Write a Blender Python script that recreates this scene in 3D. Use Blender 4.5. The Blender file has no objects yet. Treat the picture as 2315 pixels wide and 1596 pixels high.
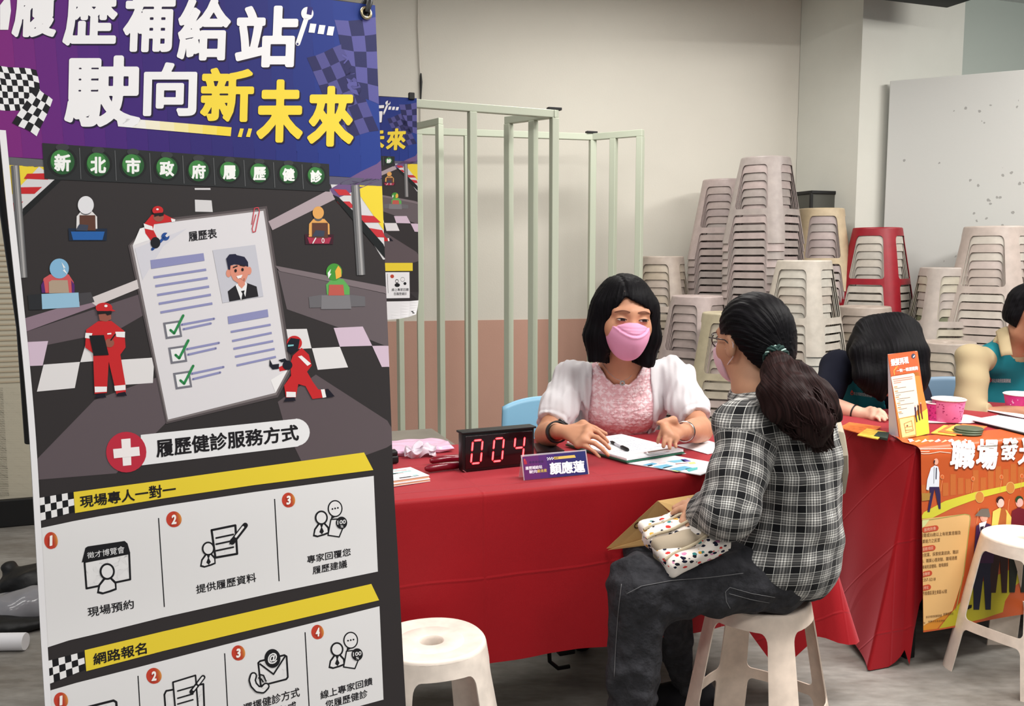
import bpy, bmesh, math, random
import numpy as np
from mathutils import Vector, Matrix
from mathutils.geometry import tessellate_polygon

random.seed(7)
SC = bpy.context.scene
COL = SC.collection
R = math.radians

# ------------------------------------------------------------ camera
FPX = 2050.0            # focal length in pixels of the 2315 x 1596 frame
CAM = Vector((0.0, 0.0, 1.35))
PITCH = R(6.0)
cam_data = bpy.data.cameras.new('camera')
cam_data.sensor_fit = 'HORIZONTAL'
cam_data.sensor_width = 36.0
cam_data.lens = FPX / 2315.0 * 36.0
cam_data.clip_start = 0.02
cam = bpy.data.objects.new('camera', cam_data)
cam.location = CAM
cam.rotation_euler = (R(90) - PITCH, 0, 0)
COL.objects.link(cam)
SC.camera = cam

# ------------------------------------------------------------ view, world
SC.view_settings.view_transform = 'Standard'
SC.view_settings.look = 'None'
SC.view_settings.gamma = 1.0
SC.view_settings.use_curve_mapping = False
SC.view_settings.exposure = 0.10
world = bpy.data.worlds.new('world')
SC.world = world
world.use_nodes = True
world.node_tree.nodes['Background'].inputs[0].default_value = (0.93, 0.97, 1.0, 1)
world.node_tree.nodes['Background'].inputs[1].default_value = 0.26

# ------------------------------------------------------------ ceiling lamps (area lights over the hall)
def area(name, loc, size, power, rot=(0, 0, 0), col=(1, 0.97, 0.93)):
    l = bpy.data.lights.new(name, 'AREA')
    l.shape = 'RECTANGLE'
    l.size, l.size_y = size
    l.energy = power
    l.color = col
    o = bpy.data.objects.new(name, l)
    o.location = loc
    o.rotation_euler = rot
    COL.objects.link(o)
    return o
LAMP = 1.28
for _loc, _pw, *_t in (((-1.2, 1.4, 2.93), 18), ((-2.4, 3.0, 2.93), 10), ((1.1, 1.7, 2.93), 44), ((0.6, 4.2, 2.93), 26), ((2.7, 2.4, 2.93), 66), ((3.5, 3.9, 2.93), 31, 24), ((-0.4, -0.6, 2.93), 20), ((2.0, -0.4, 2.93), 22)):
    area('ceiling_tube_light', _loc, (1.2, 0.5), _pw * LAMP, (R(_t[0]) if _t else 0, 0, R(20)))

# ------------------------------------------------------------ helpers
def proj(p):
    """pixel of a point (for measuring only)"""
    x, y, z = p[0] - CAM.x, p[1] - CAM.y, p[2] - CAM.z
    c, s = math.cos(PITCH), math.sin(PITCH)
    f = y * c - z * s
    u = y * s + z * c
    return (1157.5 + FPX * x / f, 798 - FPX * u / f)

def at(px, py, d):
    """the point of the hall seen at photo pixel (px, py), d metres into the room"""
    cx, cy = (px - 1157.5) / FPX, (798 - py) / FPX
    c, s = math.cos(PITCH), math.sin(PITCH)
    yy, zz = c + cy * s, -s + cy * c
    k = d / yy
    return Vector((CAM.x + cx * k, CAM.y + d, CAM.z + zz * k))

def atz(px, py, z):
    """same, on the horizontal plane at height z"""
    cx, cy = (px - 1157.5) / FPX, (798 - py) / FPX
    c, s = math.cos(PITCH), math.sin(PITCH)
    yy, zz = c + cy * s, -s + cy * c
    k = (z - CAM.z) / zz
    return Vector((CAM.x + cx * k, CAM.y + yy * k, z))

def lin(c):
    c = c / 255.0
    return c / 12.92 if c <= 0.04045 else ((c + 0.055) / 1.055) ** 2.4
def srgb(r, g, b):
    return (lin(r), lin(g), lin(b), 1.0)

MATS = {}
def mat(name, rgb, rough=0.6, spec=0.3, metal=0.0, sheen=0.0, bump=0.0, bscale=200.0, var=0.0, vscale=6.0, emit=None, estr=0.0, coat=0.0, alpha=1.0, trans=0.0, sss=0.0, use_obj=False):
    """principled material with optional noise bump and tone variation"""
    if name in MATS:
        return MATS[name]
    m = bpy.data.materials.new(name)
    m.use_nodes = True
    nt = m.node_tree
    b = nt.nodes['Principled BSDF']
    col = srgb(*rgb)
    b.inputs['Base Color'].default_value = col
    b.inputs['Roughness'].default_value = rough
    b.inputs['Specular IOR Level'].default_value = spec
    b.inputs['Metallic'].default_value = metal
    b.inputs['Sheen Weight'].default_value = sheen
    b.inputs['Coat Weight'].default_value = coat
    b.inputs['Transmission Weight'].default_value = trans
    b.inputs['Alpha'].default_value = alpha
    if sss:
        b.inputs['Subsurface Weight'].default_value = sss
        b.inputs['Subsurface Radius'].default_value = (0.012, 0.005, 0.003)
        b.inputs['Subsurface Scale'].default_value = 1.0
    if emit:
        b.inputs['Emission Color'].default_value = srgb(*emit)
        b.inputs['Emission Strength'].default_value = estr
    tc = nt.nodes.new('ShaderNodeTexCoord')
    if use_obj:
        oi = nt.nodes.new('ShaderNodeObjectInfo')
        nt.links.new(oi.outputs['Color'], b.inputs['Base Color'])
    if var > 0:
        n = nt.nodes.new('ShaderNodeTexNoise')
        n.inputs['Scale'].default_value = vscale
        n.inputs['Detail'].default_value = 5
        nt.links.new(tc.outputs['Object'], n.inputs['Vector'])
        mr = nt.nodes.new('ShaderNodeMapRange')
        mr.inputs[1].default_value, mr.inputs[2].default_value = 0.25, 0.75
        mr.inputs[3].default_value, mr.inputs[4].default_value = 1 - var, 1 + var
        nt.links.new(n.outputs['Fac'], mr.inputs[0])
        mx = nt.nodes.new('ShaderNodeMix')
        mx.data_type = 'RGBA'; mx.blend_type = 'MULTIPLY'
        mx.inputs[0].default_value = 1
        mx.inputs[6].default_value = col
        if use_obj:
            nt.links.new(oi.outputs['Color'], mx.inputs[6])
        nt.links.new(mr.outputs[0], mx.inputs[7])
        nt.links.new(mx.outputs[2], b.inputs['Base Color'])
    if bump > 0:
        n2 = nt.nodes.new('ShaderNodeTexNoise')
        n2.inputs['Scale'].default_value = bscale
        n2.inputs['Detail'].default_value = 4
        nt.links.new(tc.outputs['Object'], n2.inputs['Vector'])
        bp = nt.nodes.new('ShaderNodeBump')
        bp.inputs['Strength'].default_value = bump
        bp.inputs['Distance'].default_value = 0.01
        nt.links.new(n2.outputs['Fac'], bp.inputs['Height'])
        nt.links.new(bp.outputs[0], b.inputs['Normal'])
    MATS[name] = m
    return m

def tag(o, label=None, cat=None, group=None, kind=None):
    if label: o['label'] = label
    if cat: o['category'] = cat
    if group: o['group'] = group
    if kind: o['kind'] = kind
    return o

def empty(name, loc=(0, 0, 0), rz=0.0, label=None, cat=None, group=None):
    o = bpy.data.objects.new(name, None)
    o.location = loc
    o.rotation_euler = (0, 0, rz)
    o.empty_display_size = 0.1
    COL.objects.link(o)
    return tag(o, label, cat, group)

def link(name, me, mats, parent=None, world=True):
    """object from mesh; with world=True the mesh is in hall coordinates and is moved under its parent"""
    o = bpy.data.objects.new(name, me)
    for m in (mats if isinstance(mats, (list, tuple)) else [mats]):
        me.materials.append(m)
    COL.objects.link(o)
    if parent is not None:
        o.parent = parent
        if world:
            M = Matrix.Translation(parent.location) @ parent.rotation_euler.to_matrix().to_4x4()
            o.matrix_parent_inverse = M.inverted()
    return o

def mesh_of(verts, faces, name='m', smooth=True):
    me = bpy.data.meshes.new(name)
    me.from_pydata([tuple(v) for v in verts], [], [tuple(f) for f in faces])
    me.update()
    if smooth:
        me.polygons.foreach_set('use_smooth', [True] * len(me.polygons))
    return me

class MB:
    """collects pieces of one mesh"""
    def __init__(s):
        s.v, s.f, s.mi = [], [], []
    def add(s, verts, faces, mi=0):
        b = len(s.v)
        s.v += [Vector(v) for v in verts]
        s.f += [tuple(i + b for i in f) for f in faces]
        s.mi += [mi] * len(faces)
        return s
    def box(s, c, h, M=None, mi=0, bevel=0.0):
        """box of centre c, half sizes h, axes M (3x3), optionally bevelled"""
        bm = bmesh.new()
        bmesh.ops.create_cube(bm, size=2)
        for v in bm.verts:
            v.co = Vector((v.co.x * h[0], v.co.y * h[1], v.co.z * h[2]))
        if bevel > 0:
            bmesh.ops.bevel(bm, geom=list(bm.edges), offset=bevel, segments=3, affect='EDGES', profile=0.5)
        bm.verts.index_update()
        vs = [(M @ v.co if M else v.co) + Vector(c) for v in bm.verts]
        fs = [[v.index for v in f.verts] for f in bm.faces]
        bm.free()
        return s.add(vs, fs, mi)
    def tube(s, pts, rad, n=10, mi=0, caps=True, flat=None):
        """round bar along points; rad number or list; flat=(axis vector, ratio) squashes the section"""
        pts = [Vector(p) for p in pts]
        k = len(pts)
        rads = rad if isinstance(rad, (list, tuple)) else [rad] * k
        up = Vector((0, 0, 1))
        vs, fs = [], []
        t0 = (pts[1] - pts[0]).normalized()
        if abs(t0.dot(up)) > 0.9: up = Vector((1, 0, 0))
        for i, p in enumerate(pts):
            t = (pts[min(i + 1, k - 1)] - pts[max(i - 1, 0)]).normalized()
            a = t.cross(up)
            if a.length < 1e-5: a = t.cross(Vector((0, 1, 0)))
            a.normalize(); b = a.cross(t).normalized(); up = b
            for j in range(n):
                an = 2 * math.pi * j / n
                off = (a * math.cos(an) + b * math.sin(an)) * rads[i]
                if flat:
                    ax = Vector(flat[0]).normalized()
                    off -= ax * off.dot(ax) * (1 - flat[1])
                vs.append(p + off)
        for i in range(k - 1):
            for j in range(n):
                fs.append((i * n + j, i * n + (j + 1) % n, (i + 1) * n + (j + 1) % n, (i + 1) * n + j))
        if caps:
            fs.append(tuple(range(n - 1, -1, -1)))
            fs.append(tuple((k - 1) * n + j for j in range(n)))
        return s.add(vs, fs, mi)
    def lathe(s, prof, c=(0, 0, 0), n=32, mi=0, M=None):
        """profile [(r,z)] turned about z"""
        vs, fs = [], []
        for (r, z) in prof:
            for j in range(n):
                a = 2 * math.pi * j / n
                p = Vector((r * math.cos(a), r * math.sin(a), z))
                vs.append((M @ p if M else p) + Vector(c))
        for i in range(len(prof) - 1):
            for j in range(n):
                fs.append((i * n + j, i * n + (j + 1) % n, (i + 1) * n + (j + 1) % n, (i + 1) * n + j))
        return s.add(vs, fs, mi)
    def grid(s, fn, nu, nv, mi=0):
        vs = [fn(i / nu, j / nv) for j in range(nv + 1) for i in range(nu + 1)]
        fs = [(j * (nu + 1) + i, j * (nu + 1) + i + 1, (j + 1) * (nu + 1) + i + 1, (j + 1) * (nu + 1) + i) for j in range(nv) for i in range(nu)]
        return s.add(vs, fs, mi)
    def build(s, name, mats, parent=None, smooth=True, world=True, sharp=True):
        me = mesh_of(s.v, s.f, name, smooth)
        me.polygons.foreach_set('material_index', s.mi)
        if smooth and sharp:
            try: me.set_sharp_from_angle(angle=R(38))
            except Exception: pass
        return link(name, me, mats, parent, world)

def add_mod(o, kind, **kw):
    m = o.modifiers.new(kind.lower(), kind)
    for k, v in kw.items(): setattr(m, k, v)
    return m

def bake(o):
    """replace the mesh by its modified mesh"""
    dg = bpy.context.evaluated_depsgraph_get()
    me = bpy.data.meshes.new_from_object(o.evaluated_get(dg))
    o.modifiers.clear()
    o.data = me
    return o

A20 = R(20.0)
W = Vector((math.cos(A20), math.sin(A20), 0))       # along the back wall and the tables
N = Vector((-math.sin(A20), math.cos(A20), 0))      # towards the back wall
ROOM = Matrix((W, N, Vector((0, 0, 1)))).transposed()
# ============================================================ the hall itself
def rpt(u, v, z=0.0):
    """hall point from wall coordinates: u along the wall, v away from the camera"""
    return W * u + N * v + Vector((0, 0, z))
def uv_of(p):
    return (p.dot(W), p.dot(N))

m_wall = mat('wall_paint', (212, 208, 197), 0.85, 0.2, bump=0.06, bscale=120, var=0.03, vscale=2.0)
m_pink = mat('wall_pink_dado', (192, 152, 136), 0.8, 0.2, bump=0.06, bscale=120, var=0.03, vscale=3.0)
m_pill = mat('pillar_paint', (206, 206, 197), 0.85, 0.2, bump=0.05, bscale=120, var=0.02)
m_ceil = mat('ceiling_paint', (225, 225, 222), 0.9, 0.1)

# grey trowelled floor with blotches
m_floor = mat('floor_screed', (126, 122, 116), 0.55, 0.35)
def _floor_nodes(m):
    nt = m.node_tree; b = nt.nodes['Principled BSDF']
    tc = nt.nodes.new('ShaderNodeTexCoord')
    n1 = nt.nodes.new('ShaderNodeTexNoise'); n1.inputs['Scale'].default_value = 2.2; n1.inputs['Detail'].default_value = 8; n1.inputs['Roughness'].default_value = 0.65
    n2 = nt.nodes.new('ShaderNodeTexNoise'); n2.inputs['Scale'].default_value = 16; n2.inputs['Detail'].default_value = 6
    mp = nt.nodes.new('ShaderNodeMapping'); mp.inputs['Scale'].default_value = (1, 2.6, 1)
    nt.links.new(tc.outputs['Object'], mp.inputs[0])
    for n in (n1, n2): nt.links.new(mp.outputs[0], n.inputs['Vector'])
    r1 = nt.nodes.new('ShaderNodeValToRGB')
    r1.color_ramp.elements[0].position = 0.3; r1.color_ramp.elements[0].color = srgb(104, 98, 90)
    r1.color_ramp.elements[1].position = 0.75; r1.color_ramp.elements[1].color = srgb(160, 158, 153)
    nt.links.new(n1.outputs['Fac'], r1.inputs[0])
    mx = nt.nodes.new('ShaderNodeMix'); mx.data_type = 'RGBA'; mx.blend_type = 'OVERLAY'; mx.inputs[0].default_value = 0.35
    nt.links.new(r1.outputs[0], mx.inputs[6]); nt.links.new(n2.outputs['Fac'], mx.inputs[7])
    nt.links.new(mx.outputs[2], b.inputs['Base Color'])
    bp = nt.nodes.new('ShaderNodeBump'); bp.inputs['Strength'].default_value = 0.12; bp.inputs['Distance'].default_value = 0.01
    nt.links.new(n2.outputs['Fac'], bp.inputs['Height']); nt.links.new(bp.outputs[0], b.inputs['Normal'])
_floor_nodes(m_floor)

def slab(name, c, h, M, m, kind='structure', bevel=0):
    o = MB().box(c, h, M, 0, bevel).build(name, m, smooth=False)
    o['kind'] = kind
    return o
slab('floor', rpt(1.0, 3.0, -0.05), (5.5, 4.6, 0.05), ROOM, m_floor)
slab('ceiling', rpt(1.0, 3.0, 3.05), (5.5, 4.6, 0.05), ROOM, m_ceil)

A_WALL = R(11.3)
WW = Vector((math.cos(A_WALL), math.sin(A_WALL), 0)); WN = Vector((-WW.y, WW.x, 0))
WROOM = Matrix((WW, WN, Vector((0, 0, 1)))).transposed()
# back wall, pink below and off-white above
CORNER = at(1800, 400, 5.75)                # where the wall meets the pillar
cu, cv = uv_of(CORNER)
cw = Vector((CORNER.x, CORNER.y, 0))
DADO = at(1322, 720.5, 5.49).z
b = MB()
b.box(cw - WW * 3.0 + WN * 0.1 + Vector((0, 0, DADO / 2)), (3.0, 0.1, DADO / 2), WROOM, 1)
b.box(cw - WW * 3.0 + WN * 0.104 + Vector((0, 0, (3.0 + DADO) / 2)), (3.0, 0.1, (3.0 - DADO) / 2), WROOM, 0)
o = b.build('wall_back', [m_wall, m_pink], smooth=False); o['kind'] = 'structure'

# pillar: its left flank runs from the wall corner to the near edge
PE = at(1937, 400, 5.28)
FLANK = Vector((PE.x - CORNER.x, PE.y - CORNER.y, 0))
PR = at(2178, 100, 5.60)
b = MB()
base = [Vector((CORNER.x, CORNER.y, 0)), Vector((PE.x, PE.y, 0)), Vector((PR.x, PR.y, 0)), Vector((PR.x - 0.1, PR.y + 0.8, 0)), Vector((CORNER.x + 0.1, CORNER.y + 0.8, 0))]
vs = base + [p + Vector((0, 0, 3.0)) for p in base]
k = len(base)
b.add(vs, [tuple(range(k - 1, -1, -1)), tuple(range(k, 2 * k))] + [(i, (i + 1) % k, k + (i + 1) % k, k + i) for i in range(k)])
o = b.build('pillar', m_pill, smooth=False); o['kind'] = 'structure'

# further wall right of the pillar
FR = at(2150, 100, 5.92)
slab('wall_right', Vector((FR.x, FR.y, 1.5)) + W * 2.2 + N * 0.1, (2.2, 0.1, 1.5), ROOM, mat('wall_far_paint', (186, 194, 186), 0.85, 0.2, bump=0.05, bscale=120))

# loose partition panel standing before the pillar: scuffed pale board
PA, PB = at(2012, 183, 5.30), at(2330, 157, 4.97)
pd = Vector((PB.x - PA.x, PB.y - PA.y, 0)).normalized()
pn = Vector((-pd.y, pd.x, 0))
m_board = mat('partition_board', (200, 202, 198), 0.6, 0.3, bump=0.03, bscale=60)
def _scuff(m):
    nt = m.node_tree; b = nt.nodes['Principled BSDF']
    tc = nt.nodes.new('ShaderNodeTexCoord')
    v = nt.nodes.new('ShaderNodeTexVoronoi'); v.inputs['Scale'].default_value = 21
    n = nt.nodes.new('ShaderNodeTexNoise'); n.inputs['Scale'].default_value = 3.2; n.inputs['Detail'].default_value = 3
    n3 = nt.nodes.new('ShaderNodeTexNoise'); n3.inputs['Scale'].default_value = 70; n3.inputs['Detail'].default_value = 3
    for q in (v, n, n3): nt.links.new(tc.outputs['Object'], q.inputs['Vector'])
    a = nt.nodes.new('ShaderNodeMath'); a.operation = 'LESS_THAN'; a.inputs[1].default_value = 0.30
    ad = nt.nodes.new('ShaderNodeMath'); ad.operation = 'MULTIPLY_ADD'; ad.inputs[1].default_value = 0.28
    nt.links.new(n3.outputs['Fac'], ad.inputs[0]); nt.links.new(v.outputs['Distance'], ad.inputs[2])
    nt.links.new(ad.outputs[0], a.inputs[0])
    g = nt.nodes.new('ShaderNodeMath'); g.operation = 'GREATER_THAN'; g.inputs[1].default_value = 0.52
    nt.links.new(n.outputs['Fac'], g.inputs[0])
    mu = nt.nodes.new('ShaderNodeMath'); mu.operation = 'MULTIPLY'
    nt.links.new(a.outputs[0], mu.inputs[0]); nt.links.new(g.outputs[0], mu.inputs[1])
    m2 = nt.nodes.new('ShaderNodeMath'); m2.operation = 'MULTIPLY'; m2.inputs[1].default_value = 0.55
    nt.links.new(mu.outputs[0], m2.inputs[0])
    mx = nt.nodes.new('ShaderNodeMix'); mx.data_type = 'RGBA'
    mx.inputs[6].default_value = srgb(188, 189, 185); mx.inputs[7].default_value = srgb(96, 94, 90)
    nt.links.new(m2.outputs[0], mx.inputs[0]); nt.links.new(mx.outputs[2], b.inputs['Base Color'])
_scuff(m_board)
b = MB()
PM = Matrix((pd, pn, Vector((0, 0, 1)))).transposed()
b.box(Vector((PA.x, PA.y, PA.z / 2)) + pd * 1.1 + pn * 0.025, (1.1, 0.025, PA.z / 2), PM, 0, 0.004)
o = b.build('partition', m_board, smooth=False); o['kind'] = 'structure'

# ============================================================ green steel folding frames
m_green = mat('frame_paint', (190, 197, 178), 0.45, 0.4, bump=0.02, bscale=80)
m_black = mat('black_plastic', (18, 18, 19), 0.5, 0.4)
def frame_screen(name, label, pts, top, bars, low=0.10, w=0.03, caps=()):
    """folding screen: panels between the corner points pts, bars[i] = fractions where panel i has uprights"""
    root = empty(name, (pts[0][0], pts[0][1], 0), 0, label, 'folding screen')
    for i in range(len(pts) - 1):
        a, c = Vector(pts[i]), Vector(pts[i + 1])
        d = (c - a); L = d.length; d.normalize(); nn = Vector((-d.y, d.x, 0))
        M = Matrix((d, nn, Vector((0, 0, 1)))).transposed()
        for zz in (top - w / 2, low):
            MB().box(Vector((a.x, a.y, zz)) + d * L / 2, (L / 2 + w * 0.45, w / 2 * 0.9, w / 2), M, 0, 0.003).build('rail', m_green, root, smooth=False)
        for t in bars[i]:
            MB().box(Vector((a.x, a.y, (top - w) / 2)) + d * L * t, (w / 2, w / 2, (top - w) / 2), M, 0, 0.003).build('upright', m_green, root, smooth=False)
    for (x, y) in caps:
        MB().box((x, y, top + 0.006), (0.032, 0.014, 0.006), ROOM, 0, 0.002).build('hinge_cap', m_black, root, smooth=False)
    return root
def g2(px, py, d):
    p = at(px, py, d); return (p.x, p.y, 0)
# front screen
a0, a1, a2, a3 = g2(965, 230, 4.60), g2(991, 268, 4.32), g2(880, 240, 3.86), g2(1253, 250, 4.13)
fa0 = g2(905, 225, 3.86)
frame_screen('folding_screen', 'short green steel frame panel behind the right edge of the banner',
             [g2(899, 290, 4.66), g2(993, 267, 4.36)], 2.003, [(0.0, 1.0)])
frame_screen('folding_screen', 'pale green steel frame with the highest rail, carrying the small poster',
             [g2(800, 230, 3.74), g2(1253, 250, 4.13), g2(1150, 264, 4.31)], 2.003, [(0.02, 0.565, 1.0), (0.45, 1.0)], w=0.034, caps=[(g2(1253, 250, 4.13)[0], 4.13)])
# rear screen by the wall
frame_screen('folding_screen', 'pale green steel frame furthest back, closest to the wall',
             [g2(946, 284, 4.90), g2(1340, 304, 5.14), g2(1448, 303, 4.98)], 2.035, [(0.0, 0.27, 1.0), (0.45, 1.0)], w=0.036, caps=[(g2(1337, 302, 5.13)[0], 5.13)])

# ============================================================ cable on the wall, dark unit under the ceiling
cp = [at(946, -60, 5.36), at(945, 60, 5.36), at(949, 150, 5.36), at(952, 185, 5.355), at(951, 226, 5.355), at(951, 300, 5.36)]
cu_, cv_ = uv_of(cp[0])
cp = [at(x, y, 5.0) for (x, y) in ((946, -60), (945, 60), (949, 150), (952, 185), (951, 226), (951, 300))]
cp = [CAM + (p - CAM) * ((cw - WN * 0.008 - CAM).dot(WN) / (p - CAM).dot(WN)) for p in cp]
root = empty('cable', cp[-1], 0, 'thin white cable hanging down the wall above the frames, with a black connector', 'cable')
MB().tube(cp, 0.004, 8).build('cord', mat('cable_white', (205, 200, 190), 0.5), root)
MB().tube([cp[2] * 0.2 + cp[3] * 0.8 + Vector((0, 0, .03)), cp[3], cp[4]], [0.005, 0.008, 0.004], 10).build('connector', m_black, root)

root = empty('ceiling_speaker', at(2070, 5, 5.0), 0, 'long black box hanging under the ceiling at the top right, by the pillar', 'speaker')
sc_ = at(2141, 19, 5.2)
cc_ = sc_ - W * 0.6 - N * 0.10 + Vector((0, 0, 0.11))
root.location = cc_
MB().box(cc_, (0.6, 0.10, 0.11), ROOM, 0, 0.012).build('body', mat('speaker_black', (9, 9, 13), 0.6, 0.15), root)
MB().box(cc_ - N * 0.102, (0.57, 0.006, 0.085), ROOM, 0, 0.004).build('grille', mat('speaker_grille', (28, 30, 40), 0.7), root)
for u in (-0.35, 0.35):
    MB().box(cc_ + W * u + Vector((0, 0, (3.0 - cc_.z + 0.1) / 2)), (0.02, 0.02, (3.0 - cc_.z - 0.1) / 2), ROOM).build('bracket', m_black, root)

# ============================================================ floor-standing air conditioner far left
m_ac = mat('unit_beige', (205, 198, 178), 0.5, 0.35)
m_dark = mat('slot_dark', (30, 27, 24), 0.7)
cc = at(40, 1225, 4.45)
acx = Vector((cc.x, cc.y, 0)) - W * 0.32
root = empty('air_conditioner', acx, A20, 'beige floor-standing air conditioner with dark louvres at the far left', 'air conditioner')
def acp(u, v, z): return acx + W * u + N * v + Vector((0, 0, z))
zl0, zl1 = at(20, 880, 4.35).z, at(20, 548, 4.35).z
MB().box(acp(0, 0.22, 1.0), (0.45, 0.18, 0.93), ROOM, 0, 0.012).build('body', m_ac, root)
MB().box(acp(0, 0.06, (0.14 + zl0) / 2), (0.44, 0.02, (zl0 - 0.14) / 2 - 0.004), ROOM, 0, 0.006).build('front_panel', mat('unit_olive', (192, 190, 166), 0.5, 0.35), root)
MB().box(acp(0, 0.06, (zl1 + 1.9) / 2), (0.44, 0.02, (1.9 - zl1) / 2 - 0.004), ROOM, 0, 0.006).build('top_panel', m_ac, root)
b = MB(); b.box(acp(0, 0.066, (zl0 + zl1) / 2), (0.43, 0.012, (zl1 - zl0) / 2), ROOM, 0)
g = b.build('louvre', m_dark, root, smooth=False)
b = MB(); ns = 27
for i in range(ns):
    z = zl0 + (i + 0.5) * (zl1 - zl0) / ns
    TM = ROOM @ Matrix.Rotation(R(-28), 3, 'X')
    b.box(acp(0, 0.047, z), (0.43, 0.011, 0.0042), TM)
b.build('slat', mat('slat_beige', (178, 164, 140), 0.5), g, smooth=False)
MB().box(acp(0, 0.2, 0.07), (0.47, 0.19, 0.07), ROOM, 0, 0.006).build('plinth', m_black, root, smooth=False)
# ============================================================ plastic stools
def stool_radius(phi, z):
    t = min(max(z / 0.46, 0), 1)
    w = 0.186 + (0.127 - 0.186) * t
    n = 4.6 + (2.15 - 4.6) * (t ** 0.9)
    return w / ((abs(math.cos(phi)) ** n + abs(math.sin(phi)) ** n) ** (1 / n))
def arc(cx, cz, r, a0, a1, n=5):
    return [(cx + r[0] * math.cos(R(a0 + (a1 - a0) * i / n)), cz + r[1] * math.sin(R(a0 + (a1 - a0) * i / n))) for i in range(n + 1)]
ZA, ZS0, ZS1, ZT = 0.40, 0.15, 0.182, 0.4
def stool_panel():
    """the unrolled skirt (s = sides 0..4, z) as 2D triangles with its openings cut out"""
    cu = bpy.data.curves.new('skirt', 'CURVE'); cu.dimensions = '2D'; cu.fill_mode = 'BOTH'
    def spl(pts):
        s = cu.splines.new('POLY'); s.points.add(len(pts) - 1); s.use_cyclic_u = True
        for p, q in zip(s.points, pts): p.co = (q[0], q[1], 0, 1)
    out = [(0.0, 0.452), (4.0, 0.452)]
    for k in (3, 2, 1, 0):               # bottom edge from right to left with a notch per side
        c = k + 0.5
        if k == 3: out.append((4.0, 0.0))
        a = 0.36; rr = (0.05, 0.022)
        out += [(c + a, 0.0)] + arc(c + a - rr[0] - .02, ZS0 - rr[1], rr, 0, 90) + arc(c - a + rr[0] + .02, ZS0 - rr[1], rr, 90, 180) + [(c - a, 0.0)]
    out.append((0.0, 0.0))
    spl(out)
    for k in range(4):
        c = k + 0.5
        a0, a1 = 0.355, 0.345; rr = (0.085, 0.03)
        rb = (0.05, 0.018)
        h = arc(c + a1 - rr[0], ZT - rr[1] + 0.015, rr, 0, 90) + arc(c - a1 + rr[0], ZT - rr[1] + 0.015, rr, 90, 180) + arc(c - a0 + rb[0], ZS1 + rb[1], rb, 180, 270) + arc(c + a0 - rb[0], ZS1 + rb[1], rb, 270, 360)
        spl(h)
    ob = bpy.data.objects.new('skirt', cu); COL.objects.link(ob)
    me = ob.evaluated_get(bpy.context.evaluated_depsgraph_get()).to_mesh()
    bm = bmesh.new(); bm.from_mesh(me)
    ob.evaluated_get(bpy.context.evaluated_depsgraph_get()).to_mesh_clear()
    bpy.data.objects.remove(ob); bpy.data.curves.remove(cu)
    bmesh.ops.remove_doubles(bm, verts=bm.verts, dist=1e-5)
    def cut(co, no):
        bmesh.ops.bisect_plane(bm, geom=bm.verts[:] + bm.edges[:] + bm.faces[:], plane_co=co, plane_no=no, dist=1e-6)
    for k in range(1, 40): cut((k * 0.1, 0, 0), (1, 0, 0))
    for k in range(4):
        for q in (0.95, 0.925, 1.025, 1.05): cut((k + q, 0, 0), (1, 0, 0))
        for q in (-0.36, 0.36): cut((k + .5 + q, 0, 0), (1, 0, 0))
    for z in (0.05, 0.1, ZS0, ZS1, 0.24, 0.3, 0.35, ZT + .018, 0.43): cut((0, z, 0), (0, 1, 0))
    return bm
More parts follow.
